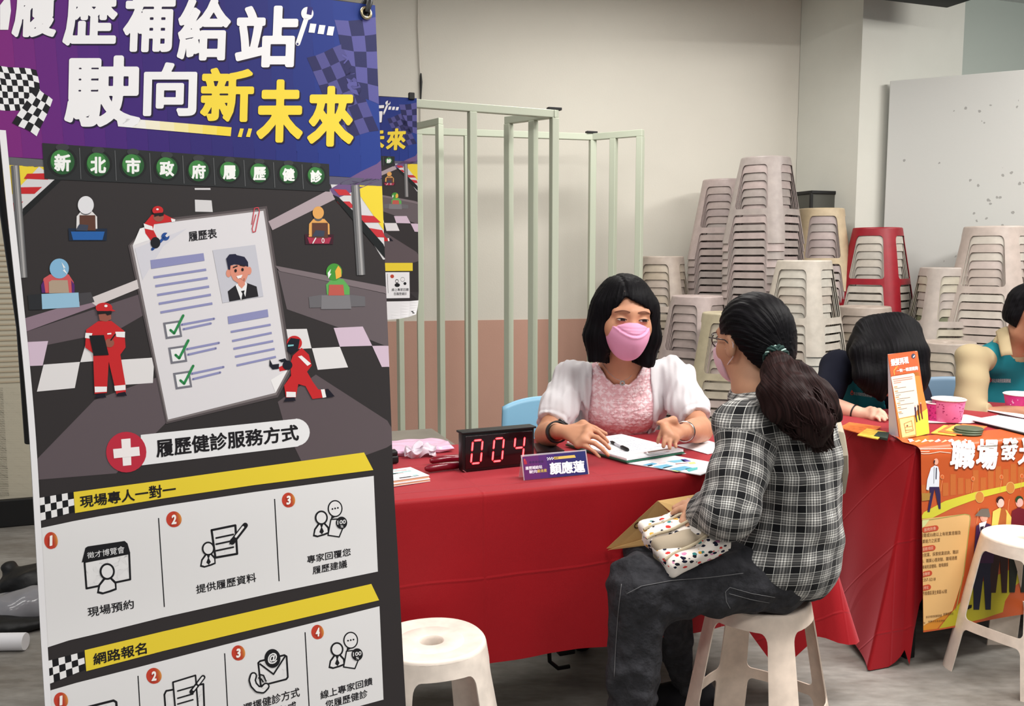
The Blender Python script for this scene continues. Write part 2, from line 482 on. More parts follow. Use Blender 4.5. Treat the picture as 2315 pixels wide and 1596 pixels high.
def stool_meshes():
    bm = stool_panel()
    # the legs are the corners (whole s), the openings are at s = k + 0.5
    def kind(c):
        s = c.x
        if c.y > ZT + 0.018: return 'seat'
        k = round(s)
        if abs(s - k) < 0.142: return 'leg%d' % (k % 4)
        return 'stretcher%d' % (int(s) % 4) if c.y < 0.3 else 'seat'
    groups = {}
    for f in bm.faces:
        groups.setdefault(kind(f.calc_center_median()), []).append([(v.co.x, v.co.y) for v in f.verts])
    bm.free()
    def mp(s, z):
        phi = math.pi / 4 + (s) * math.pi / 2 + 0.0
        # ease the corner spacing so that the flat sides stay flat
        r = stool_radius(phi, z)
        return Vector((r * math.cos(phi), r * math.sin(phi), z))
    def lip(z):
        return z
    seat_rings = [(1.0, 0.452), (0.99, 0.4565), (0.965, 0.4595), (0.93, 0.460), (0.9, 0.4585), (0.62, 0.4575), (0.6, 0.4565), (0.58, 0.4575), (0.24, 0.4565), (0.22, 0.4545), (0.205, 0.447), (0.205, 0.43)]
    def mesh(names, seat):
        vs, fs, idx = [], [], {}
        def vid(p):
            k = (round(p.x, 5), round(p.y, 5), round(p.z, 5))
            if k not in idx: idx[k] = len(vs); vs.append(p)
            return idx[k]
        for nme in names:
            for poly in groups.get(nme, []):
                ids = [vid(mp(s, z)) for (s, z) in poly]
                ids = [a for i, a in enumerate(ids) if a != ids[i - 1]]
                if len(ids) > 2: fs.append(ids)
        if seat:
            n = 72; b0 = len(vs)
            for (k, z) in seat_rings:
                for j in range(n):
                    phi = 2 * math.pi * j / n
                    # raised paving pattern on the seat top: shallow grooves
                    g = 0.0
                    r = stool_radius(phi, 0.452) * k
                    if 0.62 < k < 0.91 and (j % 12) == 0: g = -0.0018
                    if 0.24 < k < 0.6 and (j % 12) == 6: g = -0.0018
                    vs.append(Vector((r * math.cos(phi), r * math.sin(phi), z + g)))
            for i in range(len(seat_rings) - 1):
                for j in range(n):
                    fs.append((b0 + i * n + j, b0 + i * n + (j + 1) % n, b0 + (i + 1) * n + (j + 1) % n, b0 + (i + 1) * n + j))
        bm = bmesh.new(); me = mesh_of(vs, fs, 'stool'); bm.from_mesh(me)
        bmesh.ops.recalc_face_normals(bm, faces=bm.faces)
        # normals outward: compare with the outward direction
        s = sum(f.normal.dot(Vector((f.calc_center_median().x, f.calc_center_median().y, 0.0))) for f in bm.faces)
        if s < 0: bmesh.ops.reverse_faces(bm, faces=bm.faces)
        bm.to_mesh(me); bm.free()
        o = bpy.data.objects.new('t', me); COL.objects.link(o)
        md = add_mod(o, 'SOLIDIFY', thickness=0.0034, offset=-1.0)
        bake(o)
        me = o.data; bpy.data.objects.remove(o)
        me.polygons.foreach_set('use_smooth', [True] * len(me.polygons))
        me.set_sharp_from_angle(angle=R(40))
        return me
    allp = list(groups)
    return {'whole': mesh(allp, True), 'seat': mesh(['seat'], True),
            'legs': [mesh(['leg%d' % i], False) for i in range(4)],
            'str': [mesh(['stretcher%d' % i], False) for i in range(4)]}
STOOL = stool_meshes()
m_stool = mat('stool_plastic', (214, 202, 190), 0.42, 0.4, var=0.13, vscale=24, bump=0.03, bscale=40, use_obj=True)
for k in ('whole', 'seat'): STOOL[k].materials.append(m_stool)
for q in STOOL['legs'] + STOOL['str']: q.materials.append(m_stool)
_proto = {}
def stool_full(loc, rz, colr, label, group=None):
    """stool with seat, four legs and four stretchers"""
    root = empty('plastic_stool', loc, rz, label, 'stool', group)
    for nm, me in [('seat', STOOL['seat'])] + [('leg', q) for q in STOOL['legs']] + [('stretcher', q) for q in STOOL['str']]:
        o = bpy.data.objects.new(nm, me); COL.objects.link(o); o.parent = root; o.color = colr
    return root
BEIGE = [srgb(174, 162, 146), srgb(167, 154, 143), srgb(176, 167, 156), srgb(169, 156, 139)]
PINKY = [srgb(165, 151, 146), srgb(158, 144, 141), srgb(171, 156, 152), srgb(159, 149, 144)]
ORD = ['topmost', 'second', 'third', 'fourth', 'fifth', 'sixth', 'seventh', 'eighth', 'ninth', 'tenth', 'eleventh', 'twelfth', 'thirteenth', 'fourteenth', 'fifteenth', 'sixteenth', 'seventeenth', 'eighteenth', 'nineteenth', 'twentieth']
TENS = {20: 'twenty', 30: 'thirty'}
def ordinal(i):
    if i < 20: return ORD[i]
    t = (i + 1) // 10 * 10; u = (i + 1) % 10
    return ('twentieth', 'thirtieth', 'fortieth')[t // 10 - 2] if u == 0 else ('twenty', 'thirty', 'forty')[t // 10 - 2] + '-' + ['first', 'second', 'third', 'fourth', 'fifth', 'sixth', 'seventh', 'eighth', 'ninth'][u - 1]
def stack(px, py, d, rz, pal, where, group, topcol=None, lean=0.0, topname=None, special=None, sc=1.0):
    top = at(px, py, d)
    H0 = 0.46 * sc
    n = max(1, round((top.z - H0) / 0.0425) + 1)
    pitch = (top.z - H0) / max(n - 1, 1)
    for i in range(n):
        z = top.z - H0 - i * pitch
        rnd = random.Random(i * 13 + int(px))
        col = rnd.choice(pal)
        if special and i in special: col = special[i]
        if i == 0 and topcol: col = topcol
        loc = (top.x + rnd.uniform(-.0008, .0008), top.y + rnd.uniform(-.0008, .0008), max(z, 0.0))
        rr = rz + R(rnd.uniform(-.5, .5))
        if i == 0:
            stool_full(loc, rr, col, (topname or 'topmost stool of ') + where, group).scale = (sc, sc, sc)
        else:
            o = bpy.data.objects.new('plastic_stool', STOOL['whole']); COL.objects.link(o)
            o.location = loc; o.rotation_euler = (0, 0, rr); o.color = col; o.scale = (sc, sc, sc)
            nm = ordinal(i) + ' stool down in '
            tag(o, nm + where, 'stool', group)
GREENISH = srgb(172, 162, 136)
RED = srgb(140, 16, 32)
stack(1731, 357, 4.98, R(48), PINKY, 'the tallest pinkish stack', 'stools of the tallest stack')
stack(1640, 407, 5.36, R(60), PINKY, 'the pinkish stack left of the tallest', 'stools left of the tallest stack')
stack(1856, 472, 5.20, R(78), PINKY, 'the tan topped stack right of the tallest', 'stools of the tan topped stack', srgb(183, 165, 135))
stack(1984, 515, 5.06, R(50), [srgb(185, 178, 167), srgb(176, 171, 162)], 'the stack with the dark red top', 'stools of the red topped stack', RED, topname='dark red stool crowning ')
stack(1818, 588, 4.52, R(46), [srgb(189, 181, 169), srgb(183, 172, 160), srgb(192, 187, 176)], 'the cream stack right of the ponytail', 'stools behind the plaid shirt')
stack(1576, 668, 4.72, R(48), PINKY, 'the stack nearest the pink mask', 'stools right of the consultant')
stack(1650, 706, 4.32, R(70), [srgb(176, 167, 149), srgb(180, 165, 158)], 'the olive topped stack behind the glasses', 'stools behind the glasses', GREENISH)
stack(1494, 579, 5.18, R(68), BEIGE, 'the beige stack half behind the green frame', 'stools by the green frame')
stack(1955, 692, 4.72, R(48), BEIGE, 'the low stack behind the bent person', 'stools behind the bent woman')
stack(2140, 604, 4.82, R(86), [srgb(178, 171, 154), srgb(172, 162, 154)], 'the stack left of the right tall stack', 'stools left of the right tall stack', special={6: srgb(115, 118, 90)})
stack(2247, 512, 4.74, R(50), [srgb(187, 174, 167), srgb(190, 183, 172), srgb(180, 167, 158)], 'the tall cream stack before the grey partition', 'stools of the right tall stack', sc=1.10)
stack(2142, 772, 4.45, R(48), BEIGE, 'the low stack between the teal vests', 'stools between the vest wearers')
# stools in use in front of the tables
LS = atz(975, 1443, 0.46)
stool_full((LS.x, LS.y, 0), R(19), srgb(240, 228, 216), 'empty cream stool standing before the red table, cut by the big banner')
PS = Vector((0.655, 2.315, 0))
stool_full((PS.x, PS.y, 0), R(52), srgb(238, 220, 204), 'cream stool the plaid-shirted woman sits on')
RS = Vector((1.655, 2.84, 0))
stool_full((RS.x, RS.y, 0), R(30), srgb(234, 222, 208), 'cream stool at the lower right edge before the orange table poster')

# dark case standing on the shelf behind the stacks
m_case = mat('case_grey', (74, 74, 68), 0.45, 0.5, var=0.08, vscale=9)
k0, k1, kz = at(1806, 436, 5.50), at(1886, 440, 5.50), at(1845, 436, 5.5).z
cx_, cy_ = (k0.x + k1.x) / 2, (k0.y + k1.y) / 2 
root = empty('cabinet', (cx_, cy_, 0), A20, 'dark grey cabinet with black edges peeping out behind the tan topped stack', 'cabinet')
MB().box((cx_, cy_, kz / 2), ((k1.x - k0.x) / 2 - 0.004, 0.09, kz / 2 - 0.006), ROOM, 0, 0.006).build('body', m_case, root, smooth=False)
MB().box((cx_, cy_, kz - 0.004), ((k1.x - k0.x) / 2 + 0.004, 0.098, 0.010), ROOM, 0, 0.004).build('lid', m_black, root, smooth=False)
for sx in (-1, 1):
    MB().box(Vector((cx_, cy_, kz / 2)) + W * sx * ((k1.x - k0.x) / 2) - N * 0.088, (0.008, 0.008, kz / 2 - 0.01), ROOM, 0, 0.002).build('edge_trim', m_black, root, smooth=False)
# ============================================================ printed artwork: flat shapes laid on a sheet
INK = {}
def ink(rgb):
    k = tuple(rgb)
    if k not in INK:
        INK[k] = mat('print_%d_%d_%d' % k, k, 0.55, 0.25)
    return INK[k]
_glyph = {}
def glyph(txt, bold):
    """outline-filled lettering as triangles with its ink box scaled to 0..1"""
    k = txt
    if k in _glyph: return _glyph[k]
    cu = bpy.data.curves.new('t', 'FONT'); cu.body = txt; cu.resolution_u = 3
    cu.space_line = 1.0
    ob = bpy.data.objects.new('t', cu); COL.objects.link(ob)
    dg = bpy.context.evaluated_depsgraph_get()
    e = ob.evaluated_get(dg); me = e.to_mesh(); me.calc_loop_triangles()
    v = np.array([x.co[:2] for x in me.vertices], dtype=float); t = [tuple(q.vertices) for q in me.loop_triangles]
    e.to_mesh_clear(); bpy.data.objects.remove(ob); bpy.data.curves.remove(cu)
    cnt = {}
    for q in t:
        for i in range(3):
            ky = (min(q[i], q[(i + 1) % 3]), max(q[i], q[(i + 1) % 3])); cnt[ky] = cnt.get(ky, 0) + 1
    t = (t, [ky for ky, c in cnt.items() if c == 1])
    lo, hi = v.min(0), v.max(0)
    v = (v - lo) / np.maximum(hi - lo, 1e-6)
    _glyph[k] = (v, t)
    return _glyph[k]

_heavy = {}
def heavy(txt, w, asp):
    """bolder weight: the lettering grown by w of its height, refilled without overlaps (marching squares)"""
    key = (txt, w, round(asp, 1))
    if key in _heavy: return _heavy[key]
    v, (t, ed) = glyph(txt, 0)
    n = 84 if len(txt) == 1 else 50
    nx = max(8, int(n * asp)); ny = n
    v = v * np.array([asp, 1.0])
    pad = w * 1.0
    # the grown letter is scaled back into the box
    xs = np.linspace(-pad * 1.02, asp + pad * 1.02, nx + 1); ys = np.linspace(-pad * 1.02, 1 + pad * 1.02, ny + 1)
    X, Y = np.meshgrid(xs, ys); q = np.stack([X.ravel(), Y.ravel()], 1)
    A = v[[e[0] for e in ed]]; B = v[[e[1] for e in ed]]
    d2 = np.full(len(q), 1e9)
    for a_, b_ in zip(A, B):
        ab = b_ - a_; l2 = max(ab.dot(ab), 1e-12)
        tt = np.clip(((q - a_) @ ab) / l2, 0, 1)
        dd = q - a_ - tt[:, None] * ab
        d2 = np.minimum(d2, (dd * dd).sum(1))
    ins = np.zeros(len(q), bool)
    T = v[np.array(t)]
    for tri in T:
        lo, hi = tri.min(0) - 1e-9, tri.max(0) + 1e-9
        m = np.where((q[:, 0] >= lo[0]) & (q[:, 0] <= hi[0]) & (q[:, 1] >= lo[1]) & (q[:, 1] <= hi[1]))[0]
        if not len(m): continue
        p = q[m]
        s_ = [(tri[(k + 1) % 3] - tri[k])[0] * (p[:, 1] - tri[k][1]) - (tri[(k + 1) % 3] - tri[k])[1] * (p[:, 0] - tri[k][0]) for k in range(3)]
        ok = ((s_[0] >= -1e-9) & (s_[1] >= -1e-9) & (s_[2] >= -1e-9)) | ((s_[0] <= 1e-9) & (s_[1] <= 1e-9) & (s_[2] <= 1e-9))
        ins[m[ok]] = True
    d = np.sqrt(d2); F = np.where(ins, -d, d) - w
    F = F.reshape(ny + 1, nx + 1)
    vs, ts = [], []
    def emit(poly):
        k = len(vs); vs.extend(poly)
        for i in range(1, len(poly) - 1): ts.append((k, k + i, k + i + 1))
    for j in range(ny):
        i = 0
        while i < nx:
            c = (F[j, i], F[j, i + 1], F[j + 1, i + 1], F[j + 1, i])
            if max(c) <= 0:
                i2 = i
                while i2 + 1 < nx and max(F[j, i2 + 1], F[j, i2 + 2], F[j + 1, i2 + 2], F[j + 1, i2 + 1]) <= 0: i2 += 1
                emit([(xs[i], ys[j]), (xs[i2 + 1], ys[j]), (xs[i2 + 1], ys[j + 1]), (xs[i], ys[j + 1])])
                i = i2 + 1; continue
            if min(c) < 0:
                co = [(xs[i], ys[j]), (xs[i + 1], ys[j]), (xs[i + 1], ys[j + 1]), (xs[i], ys[j + 1])]
                poly = []
                for k in range(4):
                    k2 = (k + 1) % 4
                    if c[k] <= 0: poly.append(co[k])
                    if (c[k] <= 0) != (c[k2] <= 0):
                        f = c[k] / (c[k] - c[k2]); poly.append((co[k][0] + (co[k2][0] - co[k][0]) * f, co[k][1] + (co[k2][1] - co[k][1]) * f))
                if len(poly) > 2: emit(poly)
            i += 1
    vs = (np.array(vs) + pad) / np.array([asp + 2 * pad, 1 + 2 * pad])
    _heavy[key] = (vs, (ts, []))
    return _heavy[key]

class Art:
    """collects printed shapes in the coordinates of a sheet; step = spacing of the ink layers"""
    def __init__(s, maxlen=28.0):
        s.items = []; s.maxlen = maxlen; s.L = 1; s.T = lambda p: p; s.on = True
    def tri(s, v, t, col, L=None):
        if not s.on: return
        v = [s.T(p) for p in v]
        v = [tuple(map(float, p)) for p in v]; t = list(t); out = []
        mid = {}
        m2 = s.maxlen ** 2
        while t:
            a, b, c = t.pop()
            e = [(v[a][0] - v[b][0]) ** 2 + (v[a][1] - v[b][1]) ** 2, (v[b][0] - v[c][0]) ** 2 + (v[b][1] - v[c][1]) ** 2, (v[c][0] - v[a][0]) ** 2 + (v[c][1] - v[a][1]) ** 2]
            k = e.index(max(e))
            if e[k] <= m2: out.append((a, b, c)); continue
            p, q, r = ((a, b, c), (b, c, a), (c, a, b))[k]
            key = (min(p, q), max(p, q))
            if key not in mid:
                mid[key] = len(v); v.append(((v[p][0] + v[q][0]) / 2, (v[p][1] + v[q][1]) / 2))
            m = mid[key]
            t += [(p, m, r), (m, q, r)]
        s.items.append((np.array(v), out, ink(col) if not hasattr(col, 'node_tree') else col, s.L if L is None else L))
    def poly(s, pts, col, L=None):
        t = tessellate_polygon([[Vector((p[0], p[1], 0)) for p in pts]])
        s.tri(pts, t, col, L)
    def disc(s, x, y, rx, ry, col, L=None, n=28, a0=0, a1=360, rot=0):
        c, sn = math.cos(R(rot)), math.sin(R(rot))
        pts = []
        for i in range(n + (0 if a1 - a0 == 360 else 1)):
            a = R(a0 + (a1 - a0) * i / n); ux, uy = rx * math.cos(a), ry * math.sin(a)
            pts.append((x + ux * c - uy * sn, y + ux * sn + uy * c))
        s.poly(pts, col, L)
    def line(s, pts, w, col, L=None, caps=True):
        for i in range(len(pts) - 1):
            (x0, y0), (x1, y1) = pts[i], pts[i + 1]
            l = math.hypot(x1 - x0, y1 - y0) or 1
            nx, ny = -(y1 - y0) / l * w / 2, (x1 - x0) / l * w / 2
            s.poly([(x0 + nx, y0 + ny), (x1 + nx, y1 + ny), (x1 - nx, y1 - ny), (x0 - nx, y0 - ny)], col, L)
        if caps:
            for (x, y) in pts: s.disc(x, y, w / 2, w / 2, col, L, 10)
    def ring(s, x, y, rx, ry, w, col, inner=None, L=None, a0=0, a1=360, rot=0):
        s.disc(x, y, rx, ry, col, L, 28, a0, a1, rot)
        if inner: s.disc(x, y, rx - w, ry - w, inner, (s.L if L is None else L) + 1, 28, a0, a1, rot)
    def outline(s, pts, w, col, fill=None, L=None):
        if fill: s.poly(pts, fill, L)
        s.line(list(pts) + [pts[0]], w, col, (s.L if L is None else L) + 1)
    def text(s, txt, tl, tr, br, bl, col, bold=0.0, L=None):
        if bold > 0:
            asp = (math.hypot(tr[0] - tl[0], tr[1] - tl[1]) / max(math.hypot(bl[0] - tl[0], bl[1] - tl[1]), 1e-9))
            v, t = heavy(txt, bold, asp)
        else:
            v, t = glyph(txt, bold)
        P = []
        for (a, b) in v:
            top = (tl[0] + (tr[0] - tl[0]) * a, tl[1] + (tr[1] - tl[1]) * a)
            bot = (bl[0] + (br[0] - bl[0]) * a, bl[1] + (br[1] - bl[1]) * a)
            P.append((bot[0] + (top[0] - bot[0]) * b, bot[1] + (top[1] - bot[1]) * b))
        s.tri(P, t[0], col, L)
    def box(s, txt, x0, y0, x1, y1, col, bold=0.0, skew=0.0, L=None):
        s.text(txt, (x0 + skew, y0), (x1 + skew, y0), (x1, y1), (x0, y1), col, bold, L)
    def checker(s, tl, tr, br, bl, nu, nv, ca, cb, L=None, wave=None):
        def P(u, v):
            x = (tl[0] * (1 - u) + tr[0] * u) * (1 - v) + (bl[0] * (1 - u) + br[0] * u) * v
            y = (tl[1] * (1 - u) + tr[1] * u) * (1 - v) + (bl[1] * (1 - u) + br[1] * u) * v
            if wave: y += wave * math.sin(u * 5.0 + v * 1.2); x += wave * 0.6 * math.sin(v * 5.0)
            return (x, y)
        for i in range(nu):
            for j in range(nv):
                c = ca if (i + j) % 2 == 0 else cb
                if c: s.poly([P(i / nu, j / nv), P((i + 1) / nu, j / nv), P((i + 1) / nu, (j + 1) / nv), P(i / nu, (j + 1) / nv)], c, L)
    def build(s, mapfn, name, parent, base=None, step=0.00016):
        """mapfn(array of sheet points, array of heights above the sheet) -> hall points; base = (verts, faces, material)"""
        V, F, MI, mats = [], [], [], []
        nb = 0
        def mid(m):
            if m not in mats: mats.append(m)
            return mats.index(m)
        if base:
            for (bv, bf, bm) in base:
                V += [tuple(p) for p in bv]; F += [tuple(i + nb for i in f) for f in bf]; MI += [mid(bm)] * len(bf); nb = len(V)
        if s.items:
            allv = np.concatenate([i[0] for i in s.items]); hh = np.concatenate([np.full(len(i[0]), i[3] * step) for i in s.items])
            W3 = mapfn(allv, hh)
            V += [tuple(p) for p in W3]
            for (v, t, m, L) in s.items:
                k = mid(m)
                F += [(a + nb, b + nb, c + nb) for (a, b, c) in t]; MI += [k] * len(t); nb += len(v)
        me = bpy.data.meshes.new(name); me.from_pydata(V, [], F); me.update()
        me.polygons.foreach_set('material_index', MI)
        return link(name, me, mats, parent)

def plane_map(o, ex, ey, nrm):
    """sheet pixels of the photo -> points of the plane through o with normal nrm (measured along the sight line)"""
    o = Vector(o); nrm = Vector(nrm).normalized()
    def f(v, h):
        out = np.zeros((len(v), 3))
        for i, (p, q) in enumerate(zip(v, h)):
            d = at(p[0], p[1], 1.0) - CAM
            k = (o + nrm * q - CAM).dot(nrm) / d.dot(nrm)
            out[i] = CAM + d * k
        return out
    return f

# ------------------------------------------------------------ the banner sheet: ruled between its two edges
ROWS = [  # left pixel, right pixel, depth left, depth right
    ((-42, -118), (848, 12), 1.305, 1.655),
    ((3, 352), (863, 407), 1.285, 1.635),
    ((68, 1018), (884, 936), 1.265, 1.61),
    ((78, 1190), (889, 1072), 1.26, 1.60),
    ((93, 1462), (901, 1281), 1.255, 1.59),
    ((99, 1560), (905, 1362), 1.25, 1.585),
    ((128, 2070), (928, 1790), 1.235, 1.565),
    ((140, 2330), (938, 1990), 1.23, 1.555)]
_LP = [np.array(at(a[0], a[1], dl)) for (a, b, dl, dr) in ROWS]
_RP = [np.array(at(b[0], b[1], dr)) for (a, b, dl, dr) in ROWS]
_vv = [0.0]
for i in range(1, len(ROWS)):
    _vv.append(_vv[-1] + 0.5 * (np.linalg.norm(_LP[i] - _LP[i - 1]) + np.linalg.norm(_RP[i] - _RP[i - 1])))
_vv = np.array(_vv)
def _pchip(x, xs, ys):
    h = np.diff(xs); dl = np.diff(ys, axis=0) / h[:, None]
    m = np.zeros_like(ys); m[0], m[-1] = dl[0], dl[-1]
    for i in range(1, len(xs) - 1):
        m[i] = (dl[i - 1] * h[i] + dl[i] * h[i - 1]) / (h[i] + h[i - 1])
    x = np.clip(x, xs[0] - .2, xs[-1] + .2)
    i = np.clip(np.searchsorted(xs, x) - 1, 0, len(xs) - 2)
    t = (x - xs[i]) / h[i]; t2, t3 = (t * t)[:, None], (t ** 3)[:, None]; tt = t[:, None]; hh = h[i][:, None]
    return (2 * t3 - 3 * t2 + 1) * ys[i] + (t3 - 2 * t2 + tt) * hh * m[i] + (-2 * t3 + 3 * t2) * ys[i + 1] + (t3 - t2) * hh * m[i + 1]
_LP, _RP = np.array(_LP), np.array(_RP)
BV = float(_vv[-1])
def sheet(u, v):
    l, r = _pchip(v, _vv, _LP), _pchip(v, _vv, _RP)
    return l + (r - l) * u[:, None]
def nproj(P):
    x, y, z = P[:, 0], P[:, 1], P[:, 2] - 1.35
    c, s_ = math.cos(PITCH), math.sin(PITCH)
    f = y * c - z * s_; up = y * s_ + z * c
    return np.stack([1157.5 + FPX * x / f, 798 - FPX * up / f], 1)
def px_to_uv(p):
    u = np.clip(p[:, 0] / 900.0, 0, 1); v = np.clip((p[:, 1] + 60) / 2000.0 * BV, 0, BV)
    for _ in range(12):
        e = nproj(sheet(u, v)) - p
        du = (nproj(sheet(u + 1e-4, v)) - nproj(sheet(u - 1e-4, v))) / 2e-4
        dv = (nproj(sheet(u, v + 1e-4)) - nproj(sheet(u, v - 1e-4))) / 2e-4
        det = du[:, 0] * dv[:, 1] - du[:, 1] * dv[:, 0]
        u = u - (e[:, 0] * dv[:, 1] - e[:, 1] * dv[:, 0]) / det
        v = v - (du[:, 0] * e[:, 1] - du[:, 1] * e[:, 0]) / det
    return u, v
def sheet_normal(u, v):
    a = sheet(u + 1e-3, v) - sheet(u - 1e-3, v); b_ = sheet(u, v + 1e-3) - sheet(u, v - 1e-3)
    n = np.cross(b_, a); n /= np.linalg.norm(n, axis=1)[:, None]
    sgn = np.sign(((np.array(CAM) - sheet(u, v)) * n).sum(1))[:, None]
    return n * sgn
def banner_map(p, h):
    u, v = px_to_uv(p)
    u = np.clip(u, 0, 1); v = np.clip(v, 0, BV)
    return sheet(u, v) + sheet_normal(u, v) * h[:, None]
def sheet_mesh(u0, u1, v0, v1, nu, nv, h, mapf=None):
    uu, vv = np.meshgrid(np.linspace(u0, u1, nu + 1), np.linspace(v0, v1, nv + 1))
    uu, vv = uu.ravel(), vv.ravel()
    P = sheet(uu, vv) + sheet_normal(uu, vv) * h if mapf is None else mapf(uu, vv, h)
    F = [(j * (nu + 1) + i, j * (nu + 1) + i + 1, (j + 1) * (nu + 1) + i + 1, (j + 1) * (nu + 1) + i) for j in range(nv) for i in range(nu)]
    return P, F

# the purple to blue print of the heading (a printed colour blend across the sheet)
WHITE = (236, 235, 236); BLK = (26, 26, 30); YEL = (236, 210, 58); REDP = (196, 36, 42); ROAD = (50, 46, 47)
GREYL = (214, 212, 214)
K = 2315 / 950.0
def Z(n):
    oy = (0, 0, 420, 946)[n]
    return lambda p: (p[0] / K, p[1] / K + oy)
m_grad = []
_gst = [(128, 34, 122), (104, 32, 122), (80, 32, 122), (60, 32, 116), (48, 34, 112), (40, 38, 112), (34, 44, 120), (30, 52, 132), (30, 58, 140)]

def draw_upper(a):
    """heading, road, figures and the form: everything above the service panels (photo coordinates, zoomed by K)"""
    a.T = Z(1)
    n = 18
    for i in range(n):      # colour blend in strips that lean like the print
        t0, t1 = i / n, (i + 1) / n
        f = (i + 0.5) / n * (len(_gst) - 1); k = min(int(f), len(_gst) - 2); q = f - k
        col = tuple(round(_gst[k][c] * (1 - q) + _gst[k + 1][c] * q) for c in range(3))
        X = lambda t, y: -60 + 2180 * t
        yt0, yt1 = -190 + 230 * t0, -190 + 230 * t1
        xb0, xb1 = 8 + 2100 * t0, 8 + 2100 * t1
        a.poly([(-90 + 2160 * t0 + (2 if i else -120), yt0 - 40 + 30 * t0), (-90 + 2160 * t1 + 2, yt1 - 40 + 30 * t1), (xb1 + (2 if i < n - 1 else 60), 862 + 125 * t1), (xb0 - 2, 862 + 125 * t0)], col, 1)
    a.poly([(0, 862), (240, 880), (245, 925), (0, 905)], (100, 100, 104), 1)
    a.poly([(1808, 972), (2160, 990), (2160, 1028), (1815, 1015)], (92, 88, 110), 2)
    # left roadside
    a.poly([(15, 905), (245, 920), (262, 988), (20, 1260)], YEL, 1)
    a.poly([(215, 918), (310, 988), (125, 1165), (30, 1290), (30, 1110)], GREYL, 2)
    for q in ([(150, 957), (248, 955), (265, 990), (132, 985)], [(110, 1032), (232, 1030), (190, 1068), (105, 1068)], [(50, 1120), (128, 1110), (80, 1165), (40, 1168)], [(30, 1210), (70, 1205), (40, 1250), (30, 1250)]):
        a.poly(q, REDP, 3)
    a.poly([(305, 985), (340, 990), (125, 1195), (125, 1150)], (22, 24, 26), 3)
    # right roadside
    a.poly([(1820, 1012), (2160, 1025), (2160, 1430), (2110, 1430), (1960, 1190), (1830, 1045)], GREYL, 1)
    a.poly([(1955, 1018), (2160, 1028), (2160, 1270), (2112, 1268), (1970, 1060)], YEL, 2)
    for q in ([(1838, 1042), (1905, 1045), (1935, 1076), (1868, 1076)], [(1855, 1110), (1925, 1110), (1955, 1145), (1888, 1145)], [(1970, 1184), (2060, 1190), (2098, 1226), (1992, 1226)], [(2028, 1255), (2105, 1268), (2160, 1310), (2062, 1305)]):
        a.poly(q, (196, 48, 56), 3)
    a.poly([(1832, 1072), (1862, 1085), (1965, 1180), (2160, 1400), (2160, 1470), (1845, 1095)], (20, 24, 26), 4)
    for (x0, y0, x1, y1) in ((82, 912, 128, 1530), (1957, 1020, 1988, 1515)):
        for off, w, c in ((0, 46, (96, 96, 98)), (3, 26, (132, 131, 132)), (5, 10, (172, 170, 170))):
            a.line([(x0 + off, y0), (x1 + off, y1)], w, c, 5 + (46 - w) // 16, caps=False)
    # lane marks
    a.poly([(1072, 1036), (1158, 1036), (1160, 1046), (1073, 1046)], GREYL, 2)
    a.poly([(1073, 1100), (1165, 1104), (1172, 1168), (1075, 1166)], GREYL, 2)
    # row of traffic lights
    a.poly([(232, 788), (1812, 904), (1816, 1056), (245, 986)], (40, 42, 44), 4)
    C = [(343, 893, 67), (540, 906, 64), (732, 911, 61), (918, 926, 59), (1093, 941, 57), (1263, 946, 54), (1428, 953, 52), (1588, 959, 50), (1740, 968, 47)]
    for (x, y, r), ch in zip(C, '新北市政府履歷健診'):
        a.disc(x, y, r * 1.22, r * 1.22, (28, 30, 31), 5)
        a.disc(x, y - r * 1.2, r * 0.55, r * 0.3, (58, 60, 62), 6)
        a.disc(x, y, r, r * 1.03, (38, 88, 48), 6)
        a.disc(x - r * 0.14, y - r * 0.16, r * 0.82, r * 0.84, (62, 132, 66), 7)
        k = r * 0.68
        a.box(ch, x - k, y - k * 1.05 + 4, x + k, y + k * 1.05 + 4, (245, 246, 244), 0.045, 0, 8)
    for x in (437, 632, 823, 1005, 1175, 1342, 1505, 1662):
        y = 800 + (x - 232) * 0.074
        a.line([(x, y), (x + 8, y + 178 - (x - 232) * .03)], 4, (96, 98, 100), 6, False)
    # heading, first line
    for ch, x0, x1, y0, y1 in (('履', 62, 306, -135, 206), ('歷', 342, 640, -98, 252), ('補', 672, 956, -58, 288), ('給', 972, 1262, -12, 334), ('站', 1290, 1632, 32, 372)):
        a.box(ch, x0 + 8, y0 + 8, x1 + 8, y1 + 8, (30, 18, 52), 0.04, 14, 3)
        a.box(ch, x0, y0, x1, y1, (240, 239, 241), 0.034, 14, 5)
    a.poly([(0, 30), (52, -40), (60, 60), (45, 165), (0, 165)], (240, 239, 241), 5)
    a.line([(1640, 240), (1690, 92)], 26, (240, 239, 241), 5)
    a.disc(1692, 75, 34, 36, (240, 239, 241), 5)
    a.poly([(1688, 78), (1694, 36), (1722, 42), (1714, 84)], (44, 36, 110), 6)
    a.disc(1638, 243, 6, 6, (40, 34, 100), 6)
    for x in (1702, 1752, 1802):
        y = 130 + (x - 1702) * 0.15
        a.poly([(x + 6, y), (x + 40, y + 3), (x + 30, y + 52), (x - 4, y + 49)], (240, 239, 241), 5)
    # heading, second line
    for ch, x0, x1, y0, y1, c in (('駛', 352, 772, 306, 700, (240, 239, 241)), ('向', 786, 1080, 344, 640, (240, 239, 241)), ('新', 1100, 1394, 374, 672, (242, 214, 66)), ('未', 1410, 1665, 438, 786, (242, 214, 66)), ('來', 1690, 1945, 474, 808, (242, 214, 66))):
        a.box(ch, x0 + 8, y0 + 8, x1 + 8, y1 + 8, (30, 18, 52), 0.044, 8, 3)
        a.box(ch, x0, y0, x1, y1, c, 0.038, 8, 5)
    N_ = 8
